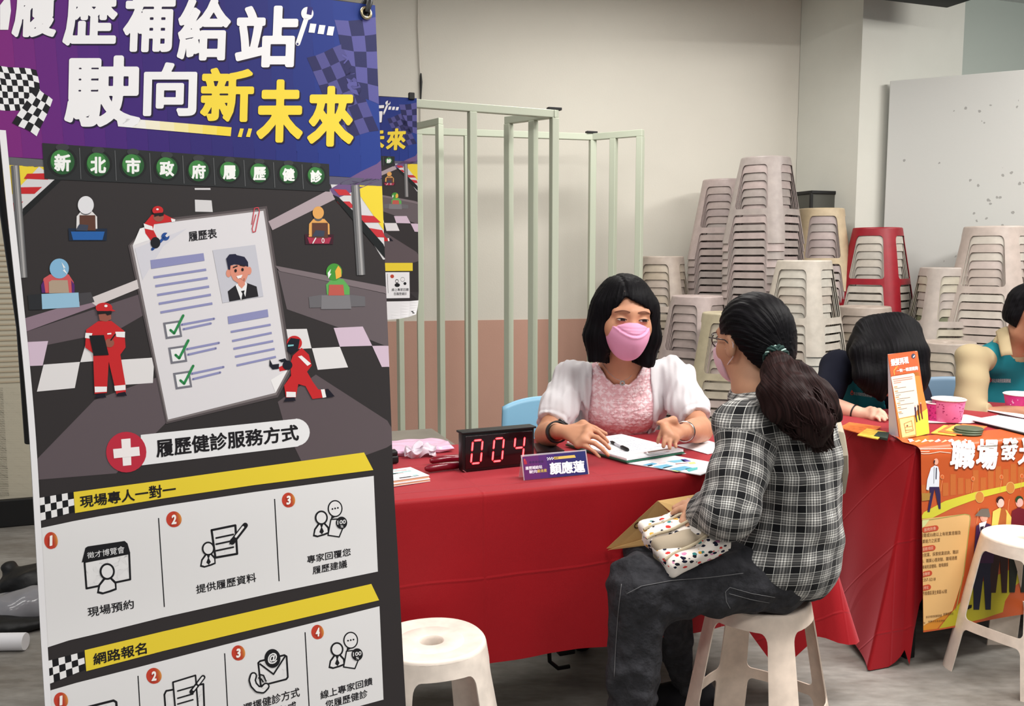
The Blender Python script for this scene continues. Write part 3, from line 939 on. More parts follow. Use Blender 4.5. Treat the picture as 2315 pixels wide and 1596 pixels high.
    for i in range(N_):
        t0, t1 = i / N_, (i + 1) / N_
        c = tuple(round(240 + (242 - 240) * (i / (N_ - 1))) if q == 0 else round((239, 241)[q - 1] + ((214, 66)[q - 1] - (239, 241)[q - 1]) * (i / (N_ - 1)) ** 1.4) for q in range(3))
        a.poly([(640 + 635 * t0, 648 + 54 * t0), (640 + 635 * t1, 648 + 54 * t1), (650 + 620 * t1, 697 + 54 * t1), (650 + 620 * t0, 697 + 54 * t0)], c, 5)
    for x in (1312, 1358):
        a.poly([(x + 10, 708), (x + 30, 709), (x + 18, 756), (x - 4, 754)], (242, 214, 66), 5)
    # flags
    a.checker((-90, 330), (200, 398), (232, 640), (-20, 590), 9, 7, (20, 20, 26), (240, 240, 242), 3, 12)
    a.checker((195, 470), (290, 555), (205, 752), (70, 672), 4, 5, (20, 20, 26), (236, 236, 238), 4, 6)
    a.checker((1842, 110), (2150, 96), (2150, 610), (1925, 500), 4, 5, (88, 86, 152), (38, 40, 90), 2, 9)
    a.checker((1690, 318), (1880, 250), (2090, 720), (1880, 770), 4, 6, (38, 38, 88), (80, 78, 140), 2, 6)
    # pale headlight beams across the road
    a.T = Z(2)
    a.poly([(1815, 20), (1850, 72), (1500, 245), (1478, 196)], (176, 160, 166), 3)
    a.poly([(2160, -160), (1990, -80), (1815, 20), (1850, 72), (2160, -60)], (110, 84, 130), 2)
    a.poly([(480, 625), (765, 513), (778, 560), (530, 662)], (214, 206, 206), 3)
    a.poly([(120, 735), (480, 625), (530, 662), (120, 812)], (142, 120, 134), 3)
    a.poly([(1515, 440), (2160, 562), (2160, 600), (1540, 470)], (124, 112, 116), 3)
    a.poly([(120, 812), (790, 590), (830, 690), (640, 800), (120, 905)], (96, 84, 90), 1)
    a.poly([(520, 1180), (880, 1050), (930, 1290), (800, 1420), (640, 1584), (200, 1620), (170, 1540)], (96, 85, 90), 1)
    a.poly([(1530, 465), (2170, 605), (2170, 900), (1850, 775), (1580, 680)], (102, 92, 96), 1)
    a.poly([(1530, 1190), (1740, 1040), (2190, 1330), (2190, 1420), (1700, 1600), (1570, 1330)], (94, 83, 87), 1)
    PK = (212, 190, 208); WT = (228, 225, 226)
    for q, c in (([(120, 862), (265, 855), (235, 990), (130, 994)], PK), ([(240, 985), (440, 970), (412, 1114), (203, 1134)], WT), ([(478, 850), (520, 850), (515, 966), (442, 972)], WT), ([(668, 958), (850, 946), (842, 1086), (690, 1096)], WT),
                 ([(1570, 790), (1690, 788), (1716, 895), (1600, 902)], WT), ([(1718, 895), (1872, 887), (1917, 1000), (1750, 1014)], WT), ([(1838, 783), (1998, 775), (2050, 881), (1872, 886)], PK), ([(2050, 882), (2180, 880), (2180, 996), (2103, 998)], PK)):
        a.poly(q, c, 2)
    # karts
    a.T = Z(1)
    def kart(hx, hy, hr, body, helm, seat, kb, kd, pts):
        a.poly([(hx - 50, hy + 62), (hx - 26, hy + 34), (hx + 34, hy + 34), (hx + 62, hy + 64), (hx + 64, hy + 132), (hx - 52, hy + 132)], body, 4)
        a.disc(hx, hy + 28, hr * .75, hr * .6, (90, 88, 92), 5)
        a.disc(hx, hy, hr, hr * 1.12, helm, 6)
        a.poly([(hx - 34, hy + 56), (hx + 52, hy + 56), (hx + 54, hy + 140), (hx - 34, hy + 138)], seat, 6)
        x0, y0, x1, y1 = pts
        a.poly([(x0, y0), (x1, y0 + 2), (x1 - 4, y1), (x0 + 4, y1)], kd, 4)
        a.poly([(x0 + 14, y0 + 18), (x1 - 14, y0 + 18), (x1 - 26, y1 - 4), (x0 + 26, y1 - 4)], kb, 5)
        a.poly([(x0 + 40, y0 + 12), (x0 + 60, y0 - 22), (x0 + 110, y0 - 18), (x0 + 105, y0 + 14)], (58, 66, 84), 7)
    kart(472, 1130, 44, (226, 224, 224), (226, 226, 230), (92, 58, 46), (36, 96, 168), (24, 40, 62), (376, 1258, 590, 1326))
    kart(1752, 1172, 31, (226, 166, 92), (226, 166, 92), (92, 58, 46), (168, 48, 76), (60, 24, 38), (1678, 1290, 1838, 1346))
    a.line([(1722, 1340), (1738, 1312)], 6, (240, 235, 235), 7); a.ring(1778, 1325, 8, 14, 4, (240, 235, 235), (168, 48, 76), 7)
    a.T = Z(2)
    a.poly([(228, 560), (240, 510), (275, 488), (378, 488), (405, 530), (410, 590), (232, 590)], (206, 88, 92), 4)
    a.poly([(226, 548), (240, 520), (250, 590), (230, 590)], (86, 40, 110), 5); a.poly([(392, 520), (410, 545), (410, 590), (396, 590)], (86, 40, 110), 5)
    a.disc(326, 456, 53, 55, (132, 182, 216), 5); a.poly([(338, 420), (360, 452), (350, 452), (372, 490), (345, 466), (352, 462)], (240, 244, 246), 6)
    a.poly([(268, 530), (285, 520), (372, 520), (380, 590), (270, 592)], (176, 156, 136), 6)
    a.poly([(152, 602), (228, 596), (230, 682), (160, 684)], (40, 42, 46), 4); a.poly([(435, 592), (500, 586), (520, 640), (440, 660)], (70, 68, 72), 4)
    a.poly([(228, 596), (432, 588), (438, 668), (232, 680)], (150, 192, 218), 5)
    a.poly([(1800, 600), (1795, 545), (1830, 510), (1890, 515), (1925, 560), (1925, 602)], (96, 170, 88), 4)
    a.disc(1840, 475, 44, 47, (70, 150, 58), 5); a.poly([(1845, 470), (1862, 440), (1878, 460), (1880, 500), (1850, 515)], (236, 178, 70), 6)
    a.poly([(1804, 480), (1822, 458), (1816, 484), (1824, 484), (1808, 512)], (240, 244, 240), 6)
    a.poly([(1812, 545), (1890, 545), (1896, 604), (1808, 604)], (190, 90, 80), 6)
    a.poly([(1700, 612), (1770, 600), (1925, 600), (2010, 610), (2012, 664), (1705, 672)], (106, 104, 108), 4); a.poly([(1770, 604), (1925, 602), (1935, 678), (1768, 680)], (126, 124, 128), 5)
    # the form
    GL = (132, 118, 122)
    a.poly([(705, 330), (835, 190), (1470, 112), (1612, 1012), (1530, 1165), (915, 1312)], (84, 76, 78), 3)
    a.poly([(716, 330), (840, 202), (1461, 126), (1598, 1011), (1522, 1152), (920, 1300)], (128, 120, 121), 4)
    a.poly([(730, 330), (845, 212), (1450, 138), (1585, 1010), (1517, 1140), (925, 1288)], (224, 221, 225), 5)
    a.poly([(730, 330), (770, 236), (850, 212), (848, 290)], (240, 239, 240), 6)
    a.poly([(742, 345), (1030, 235), (900, 330), (785, 520)], (214, 213, 222), 6)
    a.poly([(1490, 1070), (1585, 1012), (1517, 1140)], (240, 238, 239), 6)
    a.text('履歷表', (1035, 253), (1190, 234), (1196, 288), (1040, 308), (28, 26, 32), 0.02, 7)
    BL = (144, 146, 190)
    a.poly([(827, 410), (1120, 371), (1126, 413), (832, 458)], BL, 7)
    for (p, q) in (((845, 505), (1135, 462)), ((855, 553), (1143, 508)), ((865, 602), (1151, 555)), ((874, 650), (1161, 600)), ((883, 698), (1169, 648))):
        a.line([p, q], 13, BL, 7, False)
    a.poly([(1253, 720), (1473, 680), (1478, 722), (1257, 762)], BL, 7)
    for (p, q) in (((1270, 805), (1490, 765)), ((1278, 855), (1496, 810)), ((1285, 898), (1504, 855)), ((1294, 942), (1512, 898)), ((1302, 990), (1519, 942))):
        a.line([p, q], 12, BL, 7, False)
    a.poly([(1170, 355), (1405, 325), (1450, 610), (1225, 646)], (200, 200, 210), 7)
    SK = (222, 146, 124)
    a.poly([(1253, 582), (1300, 545), (1335, 568), (1358, 535), (1412, 555), (1422, 610), (1262, 638)], (34, 32, 38), 8)
    a.poly([(1296, 548), (1318, 530), (1346, 528), (1360, 540), (1348, 626), (1326, 630)], (238, 238, 240), 9)
    a.poly([(1300, 510), (1346, 510), (1348, 545), (1330, 566), (1312, 548)], SK, 10)
    a.poly([(1326, 580), (1346, 576), (1342, 592), (1354, 622), (1328, 628), (1334, 594)], (22, 22, 28), 10)
    a.disc(1258, 482, 14, 22, SK, 9); a.disc(1372, 468, 12, 22, SK, 9)
    a.poly([(1262, 440), (1362, 430), (1366, 490), (1348, 530), (1318, 542), (1284, 520), (1268, 488)], SK, 10)
    a.poly([(1256, 462), (1244, 402), (1262, 378), (1296, 376), (1302, 382), (1345, 392), (1364, 420), (1366, 446), (1290, 432), (1268, 440), (1266, 462)], (30, 32, 58), 11)
    a.line([(1284, 450), (1304, 442)], 7, (40, 30, 34), 12); a.line([(1322, 438), (1344, 442)], 7, (40, 30, 34), 12)
    a.disc(1296, 468, 7, 9, (30, 24, 28), 12); a.disc(1334, 462, 7, 9, (30, 24, 28), 12)
    a.poly([(1300, 498), (1334, 490), (1326, 508), (1308, 512)], (246, 244, 244), 12)
    for (x, y), ll in (((950, 793), ((1000, 765, 1178, 732), (1010, 790, 1160, 758))), ((978, 930), ((1028, 900, 1205, 865), (1035, 930, 1188, 895))), ((1005, 1070), ((1055, 1035, 1230, 998), (1062, 1065, 1212, 1028)))):
        def sq(k): return [(x + (i * 41 - j * -7) * k, y + (j * 41 - i * 6) * k) for (i, j) in ((-1, -1), (1, -1), (1, 1), (-1, 1))]
        a.poly(sq(1.1), (120, 120, 130), 7); a.poly(sq(0.82), (238, 238, 240), 8)
        a.line([(x - 12, y + 2), (x + 8, y + 20), (x + 58, y - 78)], 14, (46, 138, 78), 9)
        for (p, q, r, s_) in ll: a.line([(p, q), (r, s_)], 12, BL, 7)
    a.line([(1408, 160), (1388, 236), (1392, 256), (1406, 252), (1428, 140), (1420, 120), (1400, 124), (1386, 212)], 5, (204, 72, 84), 9)
    # three mechanics
    RD = (200, 38, 42); SKD = (150, 88, 74)
    a.poly([(792, 212), (835, 160), (905, 158), (962, 185), (960, 197), (848, 212), (842, 240), (872, 300), (835, 310), (800, 262)], RD, 7)
    a.poly([(790, 208), (838, 224), (842, 246), (796, 236)], (240, 238, 238), 8); a.poly([(940, 180), (965, 186), (962, 198), (945, 200)], (240, 238, 238), 8)
    a.disc(872, 172, 29, 26, SKD, 8); a.disc(868, 136, 30, 24, RD, 9); a.disc(866, 130, 7, 5, (240, 238, 238), 10)
    a.poly([(846, 152), (900, 148), (900, 164), (878, 170), (872, 164), (850, 172)], (24, 22, 26), 10)
    a.line([(838, 350), (905, 285)], 15, (36, 78, 150), 8); a.disc(910, 280, 22, 22, (36, 78, 150), 8); a.poly([(908, 276), (928, 252), (940, 268), (918, 284)], (224, 221, 225), 9)
    a.disc(855, 314, 27, 31, (24, 24, 32), 9)
    a.poly([(474, 792), (540, 746), (612, 744), (684, 800), (691, 890), (662, 930), (692, 1105), (692, 1140), (640, 1146), (598, 968), (588, 1140), (520, 1146), (512, 922), (468, 890)], RD, 7)
    for q in ([(470, 810), (508, 812), (500, 842), (467, 838)], [(634, 804), (688, 804), (687, 836), (640, 832)], [(520, 1106), (588, 1106), (587, 1134), (522, 1138)], [(628, 1102), (690, 1096), (691, 1124), (632, 1130)], [(590, 812), (612, 810), (612, 818), (590, 820)]):
        a.poly(q, (242, 240, 240), 8)
    a.poly([(540, 700), (610, 700), (612, 735), (585, 748), (548, 742)], SKD, 8); a.disc(602, 866, 26, 24, SKD, 9)
    a.disc(572, 672, 46, 28, RD, 9); a.poly([(600, 670), (636, 690), (600, 692)], RD, 9); a.disc(582, 662, 9, 7, (240, 238, 238), 10)
    a.poly([(534, 690), (614, 690), (612, 708), (590, 714), (580, 704), (536, 708)], (24, 22, 26), 10)
    a.poly([(490, 825), (571, 822), (598, 932), (514, 936)], (24, 24, 28), 10); a.line([(610, 850), (634, 818)], 7, (24, 24, 28), 10)
    for q in ([(524, 1166), (530, 1150), (575, 1142), (584, 1166)], [(640, 1158), (648, 1142), (688, 1134), (698, 1156)]): a.poly(q, (24, 22, 36), 8)
    a.poly([(1612, 935), (1660, 892), (1700, 930), (1716, 990), (1690, 1024), (1722, 1080), (1752, 1122), (1790, 1124), (1788, 1166), (1720, 1174), (1682, 1104), (1642, 1092), (1628, 1166), (1574, 1166), (1564, 1100), (1602, 1046), (1600, 1010), (1540, 1022), (1534, 1000), (1600, 968)], RD, 7)
    for q in ([(1640, 940), (1660, 935), (1712, 980), (1692, 992)], [(1576, 1134), (1628, 1136), (1628, 1164), (1576, 1164)], [(1766, 1122), (1786, 1120), (1796, 1164), (1776, 1168)]): a.poly(q, (242, 240, 240), 8)
    a.disc(1620, 866, 42, 40, RD, 8); a.poly([(1580, 870), (1600, 838), (1650, 845), (1640, 900), (1602, 926), (1580, 910)], (24, 26, 38), 9); a.poly([(1584, 876), (1616, 874), (1616, 882), (1584, 886)], (130, 200, 205), 10)
    a.disc(1582, 988, 27, 26, (24, 26, 38), 9); a.poly([(1484, 955), (1500, 985), (1536, 980), (1534, 1008), (1500, 1012), (1482, 992)], (24, 26, 38), 9); a.poly([(1532, 960), (1570, 950), (1580, 966), (1550, 972)], (24, 26, 38), 9)
    for q in ([(1562, 1188), (1572, 1170), (1620, 1164), (1628, 1184)], [(1790, 1120), (1806, 1118), (1842, 1160), (1798, 1166)]): a.poly(q, (24, 22, 36), 9)

def person_icon(a, x, y, r, k=1.0, tie=True):
    bw = r * 0.26
    a.poly([(x - r * 1.28 * k, y + r * 2.85), (x - r * 1.1 * k, y + r * 1.75), (x - r * .45, y + r * .8), (x + r * .5, y + r * .72), (x + r * 1.15 * k, y + r * 1.4), (x + r * 1.2 * k, y + r * 2.4), (x + r * .5, y + r * 2.7), (x - r * .6, y + r * 3.02)], BLK, 4)
    a.poly([(x - r * 1.02 * k, y + r * 2.6), (x - r * .86 * k, y + r * 1.85), (x - r * .3, y + r * 1.1), (x + r * .4, y + r * 1.02), (x + r * .92 * k, y + r * 1.6), (x + r * .98 * k, y + r * 2.2), (x + r * .4, y + r * 2.44), (x - r * .55, y + r * 2.74)], WHITE, 5)
    if tie: a.poly([(x - r * .2, y + r * 1.05), (x + r * .3, y + r * 1.0), (x + r * .12, y + r * 1.5), (x + r * .4, y + r * 2.1), (x + r * .1, y + r * 2.55), (x - r * .3, y + r * 2.2), (x - r * .04, y + r * 1.5)], BLK, 6)
    a.ring(x, y, r, r * 1.1, bw, BLK, WHITE, 6)

def reply_icon(a, dx, dy, L=3):
    P = lambda x, y: (x + dx, y + dy)
    a.outline([P(1822, 556), P(1872, 552), P(1905, 560), P(1868, 652), P(1806, 643)], 7, BLK, WHITE, 4)
    a.disc(1845 + dx, 496 + dy, 41, 47, BLK, 5); a.poly([P(1826, 530), P(1856, 536), P(1822, 556)], BLK, 5); a.disc(1845 + dx, 496 + dy, 34, 40, WHITE, 6)
    for i in (-1, 0, 1): a.disc(1845 + dx + i * 15, 495 + dy - i * 3, 5, 5, BLK, 7, 10)
    person_icon(a, 1769 + dx, 546 + dy, 36)
    a.disc(1880 + dx, 574 + dy, 31, 34, BLK, 8)
    a.text('100', P(1857, 562), P(1903, 555), P(1903, 578), P(1857, 585), WHITE, 0.03, 9); a.text('%', P(1874, 588), P(1890, 586), P(1890, 600), P(1874, 602), WHITE, 0.02, 9)

def number(a, n, x, y, rx, ry):
    a.disc(x, y, rx, ry, (200, 66, 48), 4)
    for i in range(5):
        k = i / 4
        a.disc(x, y, rx, ry, tuple(round(c0 + (c1 - c0) * (k + .2) / 1.2) for c0, c1 in zip((198, 58, 46), (220, 140, 66))), 5 + i, 16, -78 + k * 40, 78 - k * 40, -12)
    k = 0.62 if n == '1' else 1.0
    a.text(n, (x - rx * .3 * k, y - ry * .56), (x + rx * .34 * k, y - ry * .66), (x + rx * .32 * k, y + ry * .56), (x - rx * .34 * k, y + ry * .64), (252, 248, 244), 0.06, 11)

def draw_lower(a):
    a.T = Z(2)
    a.poly([(775, 1372), (1628, 1284)] + [(1628 + 78 * math.cos(R(t)), 1358 + 76 * math.sin(R(t))) for t in range(-88, 92, 15)] + [(1640, 1436), (780, 1540)], (236, 236, 238), 3)
    a.disc(695, 1467, 111, 112, (190, 44, 64), 4)
    a.poly([(667, 1396), (718, 1391), (723, 1538), (677, 1543)], (246, 240, 240), 5); a.poly([(622, 1450), (766, 1437), (770, 1486), (627, 1501)], (246, 240, 240), 6)
    a.text('履歷健診服務方式', (855, 1398), (1640, 1312), (1648, 1402), (862, 1498), (24, 22, 26), 0.026, 5)
    a.T = Z(3)
    def bar(pts, ck, nu, nv): 
        a.poly(pts, YEL, 3)
        a.checker(*ck, nu, nv, (240, 239, 240), (24, 24, 28), 3)
    bar([(405, 405), (900, 340), (1400, 270), (2005, 187), (2056, 284), (1400, 367), (900, 440), (413, 521)], ((212, 438), (404, 405), (411, 514), (220, 564)), 6, 3)
    a.text('現場專人一對一', (438, 428), (966, 352), (970, 424), (442, 494), (28, 26, 28), 0.024, 5)
    a.poly([(218, 605), (400, 566), (550, 538), (900, 480), (1400, 405), (2058, 316), (2081, 843), (1500, 962), (900, 1095), (560, 1180), (380, 1222), (254, 1263)], (232, 231, 232), 3)
    a.line([(873, 548), (905, 1038)], 6, BLK, 4, False); a.line([(1512, 443), (1537, 896)], 6, BLK, 4, False)
    number(a, '1', 280, 672, 37, 47); number(a, '2', 957, 555, 42, 44); number(a, '3', 1588, 449, 36, 41)
    a.outline([(465, 790), (711, 742), (717, 886), (476, 936)], 11, BLK, WHITE, 3)
    a.poly([(450, 792), (470, 712), (484, 704), (686, 674), (702, 688), (717, 740), (716, 745)], BLK, 5)
    a.text('徵才博覽會', (478, 738), (684, 700), (686, 740), (481, 772), (236, 236, 238), 0.0, 6)
    person_icon(a, 590, 842, 42, 1.05, False)
    a.text('現場預約', (480, 1042), (735, 994), (739, 1046), (485, 1096), (28, 26, 30), 0.016, 5)
    a.outline([(1165, 615), (1296, 588), (1306, 745), (1186, 766)], 12, BLK, WHITE, 3)
    for y in (652, 686, 722): a.line([(1190, y + 6), (1285 - (y == 722) * 0, y - 14)], 9, BLK, 5)
    a.line([(1278, 680), (1350, 588)], 30, BLK, 6); a.line([(1298, 650), (1338, 598)], 12, WHITE, 7); a.poly([(1262, 694), (1270, 662), (1292, 678)], BLK, 6)
    person_icon(a, 1146, 716, 35)
    a.text('提供履歷資料', (1078, 918), (1408, 848), (1412, 898), (1082, 966), (28, 26, 30), 0.016, 5)
    reply_icon(a, 0, 0)
    a.text('專家回覆您', (1690, 756), (1930, 712), (1932, 754), (1692, 800), (28, 26, 30), 0.016, 5)
    a.text('履歷建議', (1720, 816), (1910, 776), (1912, 820), (1722, 860), (28, 26, 30), 0.016, 5)
    bar([(466, 1276), (900, 1172), (1400, 1058), (2045, 911), (2088, 1001), (1400, 1160), (900, 1280), (475, 1392)], ((252, 1338), (460, 1284), (470, 1382), (262, 1466)), 6, 3)
    a.text('網路報名', (510, 1296), (805, 1228), (809, 1294), (516, 1360), (28, 26, 28), 0.024, 5)
    a.poly([(262, 1502), (420, 1456), (760, 1370), (1240, 1245), (1680, 1136), (2090, 1034), (2112, 1548), (1700, 1660), (1240, 1800), (760, 1960), (400, 2090), (292, 2140)], (232, 231, 232), 3)
    for p, q in (((760, 1417), (788, 1900)), ((1237, 1293), (1262, 1760)), ((1680, 1177), (1704, 1620))): a.line([p, q], 6, BLK, 4, False)
    number(a, '1', 335, 1552, 39, 44); number(a, '2', 847, 1417, 42, 44); number(a, '3', 1312, 1291, 37, 42); number(a, '4', 1748, 1176, 34, 40)
    a.outline([(470, 1600), (480, 1590), (625, 1553), (640, 1562), (650, 1700), (480, 1745)], 13, BLK, WHITE, 3)
    a.outline([(905, 1520), (915, 1500), (1120, 1462), (1128, 1680), (920, 1720)], 10, BLK, WHITE, 3)
    a.outline([(952, 1452), (1076, 1414), (1090, 1590), (968, 1630)], 9, BLK, WHITE, 5)
    for y in (1500, 1540, 1572): a.line([(978, y), (1062, y - 24)], 8, BLK, 7)
    a.line([(1055, 1505), (1118, 1424)], 26, BLK, 8); a.line([(1092, 1458), (1116, 1426)], 12, WHITE, 9); a.line([(1064, 1494), (1080, 1474)], 10, WHITE, 9)
    a.outline([(1422, 1346), (1432, 1336), (1566, 1303), (1578, 1310), (1585, 1424), (1576, 1436), (1436, 1472)], 10, BLK, WHITE, 3)
    a.line([(1432, 1352), (1506, 1408), (1568, 1312)], 9, BLK, 5)
    a.disc(1500, 1321, 44, 52, BLK, 6); a.text('@', (1474, 1296), (1526, 1286), (1526, 1346), (1474, 1356), WHITE, 0.03, 7)
    a.line([(1395, 1416), (1388, 1440), (1396, 1466), (1418, 1490), (1446, 1494), (1464, 1474)], 42, BLK, 7); a.line([(1395, 1416), (1388, 1440), (1396, 1466), (1418, 1490), (1446, 1494), (1464, 1474)], 24, WHITE, 8)
    a.line([(1426, 1408), (1450, 1414), (1464, 1446)], 8, BLK, 8); a.line([(1424, 1428), (1438, 1434), (1448, 1450)], 8, BLK, 8)
    a.text('選擇健診方式', (1338, 1572), (1648, 1478), (1652, 1530), (1342, 1622), (28, 26, 30), 0.016, 5)
    a.text('線上1對1或', (1385, 1634), (1630, 1554), (1634, 1604), (1388, 1684), (28, 26, 30), 0.016, 5)
    reply_icon(a, 86, 725)
    a.text('線上專家回饋', (1762, 1502), (2050, 1424), (2052, 1466), (1766, 1548), (28, 26, 30), 0.016, 5)
    a.text('您履歷健診', (1790, 1556), (2022, 1490), (2026, 1534), (1794, 1602), (28, 26, 30), 0.016, 5)

art = Art()
draw_upper(art); draw_lower(art)
base = [sheet_mesh(0, 1, 0, BV, 24, 90, 0.0) + (ink(ROAD),)]
mg = sheet_mesh(0.0, 0.014, 0.26, BV, 1, 80, 0.0021)
base.append(mg + (ink((238, 237, 240)),))
bp, bq = sheet(np.array([0.5]), np.array([BV]))[0], None
root = empty('display_banner', (bp[0], bp[1] + 0.1, 0), 0, 'large purple and black printed banner on a stand filling the left of the picture', 'banner')
o = art.build(banner_map, 'printed_sheet', root, base)
add_mod(o, 'SOLIDIFY', thickness=0.0006, offset=-1) if False else None
back = sheet_mesh(0, 1, 0, BV, 24, 90, -0.0012)
link('sheet_back', mesh_of(back[0], back[1], 'sheet_back'), mat('banner_back', (226, 226, 226), 0.6), root)
# grommets and the black spring poles of the stand behind the sheet
m_pole = mat('stand_pole', (16, 17, 22), 0.35, 0.5)
m_ring = mat('grommet_metal', (196, 184, 150), 0.3, 0.5, metal=1.0)
hub = Vector((bp[0] + 0.06, bp[1] + 0.30, 0.62))
cor = []
for (u, v) in ((0.035, 0.03), (0.968, 0.016), (0.03, BV - 0.03), (0.97, BV - 0.03)):
    p = Vector(sheet(np.array([u]), np.array([v]))[0]); n = Vector(sheet_normal(np.array([u]), np.array([v]))[0])
    M = n.to_track_quat('Z', 'Y').to_matrix()
    b = MB(); pr = [(0.0085 + 0.0032 * math.cos(R(t)), 0.0022 + 0.0028 * math.sin(R(t))) for t in range(0, 361, 30)]
    b.lathe(pr, p, 24, 0, M).build('grommet', m_ring, root)
    MB().lathe([(0.0001, 0.0021), (0.0068, 0.0021)], p, 20, 0, M).build('grommet_hole', m_pole, root)
    cor.append((p, n))
for i, (p, n) in enumerate(cor):
    if i == 1:
        tip = at(838, -16, 1.68)
        MB().tube([p + n * 0.006, p + n * 0.004 + Vector((0.006, 0, 0.018)), p - n * 0.01 + Vector((0.012, 0, 0.04)), tip, p - n * 0.05 + Vector((0, 0, 0.0)), hub + Vector((0.0, 0.02, 0.3)), hub], [0.004, 0.0055, 0.006, 0.006, 0.006, 0.007, 0.008], 12).build('pole', m_pole, root)
    else:
        q = p - n * 0.03
        MB().tube([p + n * 0.003, q, (q * 0.5 + hub * 0.5) - n * 0.03, hub], [0.004, 0.006, 0.007, 0.008], 12).build('pole', m_pole, root)
MB().lathe([(0.0, -0.03), (0.02, -0.03), (0.024, 0), (0.02, 0.03), (0.0, 0.03)], hub, 20).build('hub', m_pole, root)
for q in ((-0.30, 0.02), (0.26, 0.16), (0.02, 0.42)):
    MB().tube([hub, hub * 0.5 + Vector((hub.x + q[0], hub.y + q[1], 0.2)) * 0.5, Vector((hub.x + q[0], hub.y + q[1], 0.008))], [0.009, 0.008, 0.008], 12).build('stand_leg', m_pole, root)
# a second black pole seen just beside the left edge of the sheet
MB().tube([at(-14, 300, 1.33), at(22, 560, 1.36), at(48, 740, 1.40), at(66, 1000, 1.46)], 0.007, 12).build('side_pole', m_pole, root)

# ------------------------------------------------------------ the smaller poster hung on the green frame
pd_ = 3.78
PTR = at(942, 222, pd_); PBR = at(935, 668, pd_ + 0.02)
PWD, PVS = 0.56, 0.86
pn_ = -N
def poster_pt(u, v, h):
    """u 0..1 across, v metres down; the lower right corner curls forward"""
    x = PTR + W * (-(1 - u) * PWD) + Vector((0, 0, -v)) + pn_ * h
    c = max(0.0, (u - 0.78) / 0.22 + (v - 0.79) / 0.12 - 0.9)
    return x + pn_ * (c * c * 0.03) + Vector((-0.02 * c * c, 0, 0.02 * c * c))
def pmap_uv(p, h):
    u, v = px_to_uv(p)
    u = np.clip(u, 0, 1)
    out = np.zeros((len(p), 3))
    for i in range(len(p)):
        out[i] = poster_pt(u[i], min(v[i], 0.8) * PVS, h[i])
    return out
pa = Art(40.0)
draw_upper(pa)
hv = lambda x, y: (x, y)
pa2 = Art(30.0)
def pp(x, y): return (x, y)
base = []
nu, nv = 20, 40
def prect(u0, u1, v0, v1, h, m, nu=14, nv=24):
    P = [poster_pt(u0 + (u1 - u0) * i / nu, v0 + (v1 - v0) * j / nv, h) for j in range(nv + 1) for i in range(nu + 1)]
    F = [(j * (nu + 1) + i, j * (nu + 1) + i + 1, (j + 1) * (nu + 1) + i + 1, (j + 1) * (nu + 1) + i) for j in range(nv) for i in range(nu)]
    base.append((P, F, m))
PH = 0.90
prect(0, 1, 0, PH, 0.0, ink(ROAD))
prect(0, 1, PH - 0.075, PH, 0.0022, ink((236, 236, 238)), 14, 6)
rootp = empty('wall_poster', (PTR.x, PTR.y, PTR.z), 0, 'smaller blue and purple printed poster hung on the green frame, half hidden by the banner', 'poster')
prect(0.03, 0.955, 0.667, 0.70, 0.0022, ink(YEL), 14, 3)
prect(0.03, 0.93, 0.705, 0.812, 0.0022, ink((238, 238, 240)), 14, 5)
po = pa.build(pmap_uv, 'printed_sheet', rootp, base)
pb = Art(30.0)
def small(p, h):
    out = np.zeros((len(p), 3))
    for i in range(len(p)): out[i] = poster_pt(p[i][0], p[i][1], h[i])
    return out
pb.maxlen = 10
pb.line([(0.765, 0.712), (0.768, 0.79)], 0.0025, (60, 60, 64), 16)
pb.disc(0.80, 0.722, 0.014, 0.0075, (190, 70, 50), 16)
pb.ring(0.835, 0.742, 0.013, 0.008, 0.003, BLK, WHITE, 16); pb.disc(0.837, 0.758, 0.02, 0.008, BLK, 16)
pb.ring(0.878, 0.735, 0.016, 0.0095, 0.0015, (70, 70, 74), WHITE, 16); pb.disc(0.895, 0.752, 0.011, 0.006, BLK, 16)
pb.text('線上專家回饋', (0.795, 0.771), (0.922, 0.771), (0.922, 0.783), (0.795, 0.783), (40, 40, 44), 0.01, 16)
pb.text('您履歷健診', (0.81, 0.788), (0.908, 0.788), (0.908, 0.8), (0.81, 0.8), (40, 40, 44), 0.01, 16)
pb.build(small, 'small_print', po)
base_b = [poster_pt(i / 14, PH * j / 24, -0.001) for j in range(25) for i in range(15)]
link('sheet_back', mesh_of(base_b, [(j * 15 + i, j * 15 + i + 1, (j + 1) * 15 + i + 1, (j + 1) * 15 + i) for j in range(24) for i in range(14)]), mat('banner_back', (226, 226, 226)), rootp)
for u in (0.3, 0.96):
    MB().box(poster_pt(u, -0.006, 0.002), (0.012, 0.01, 0.014), ROOM, 0, 0.003).build('clip', m_black, rootp, smooth=False)
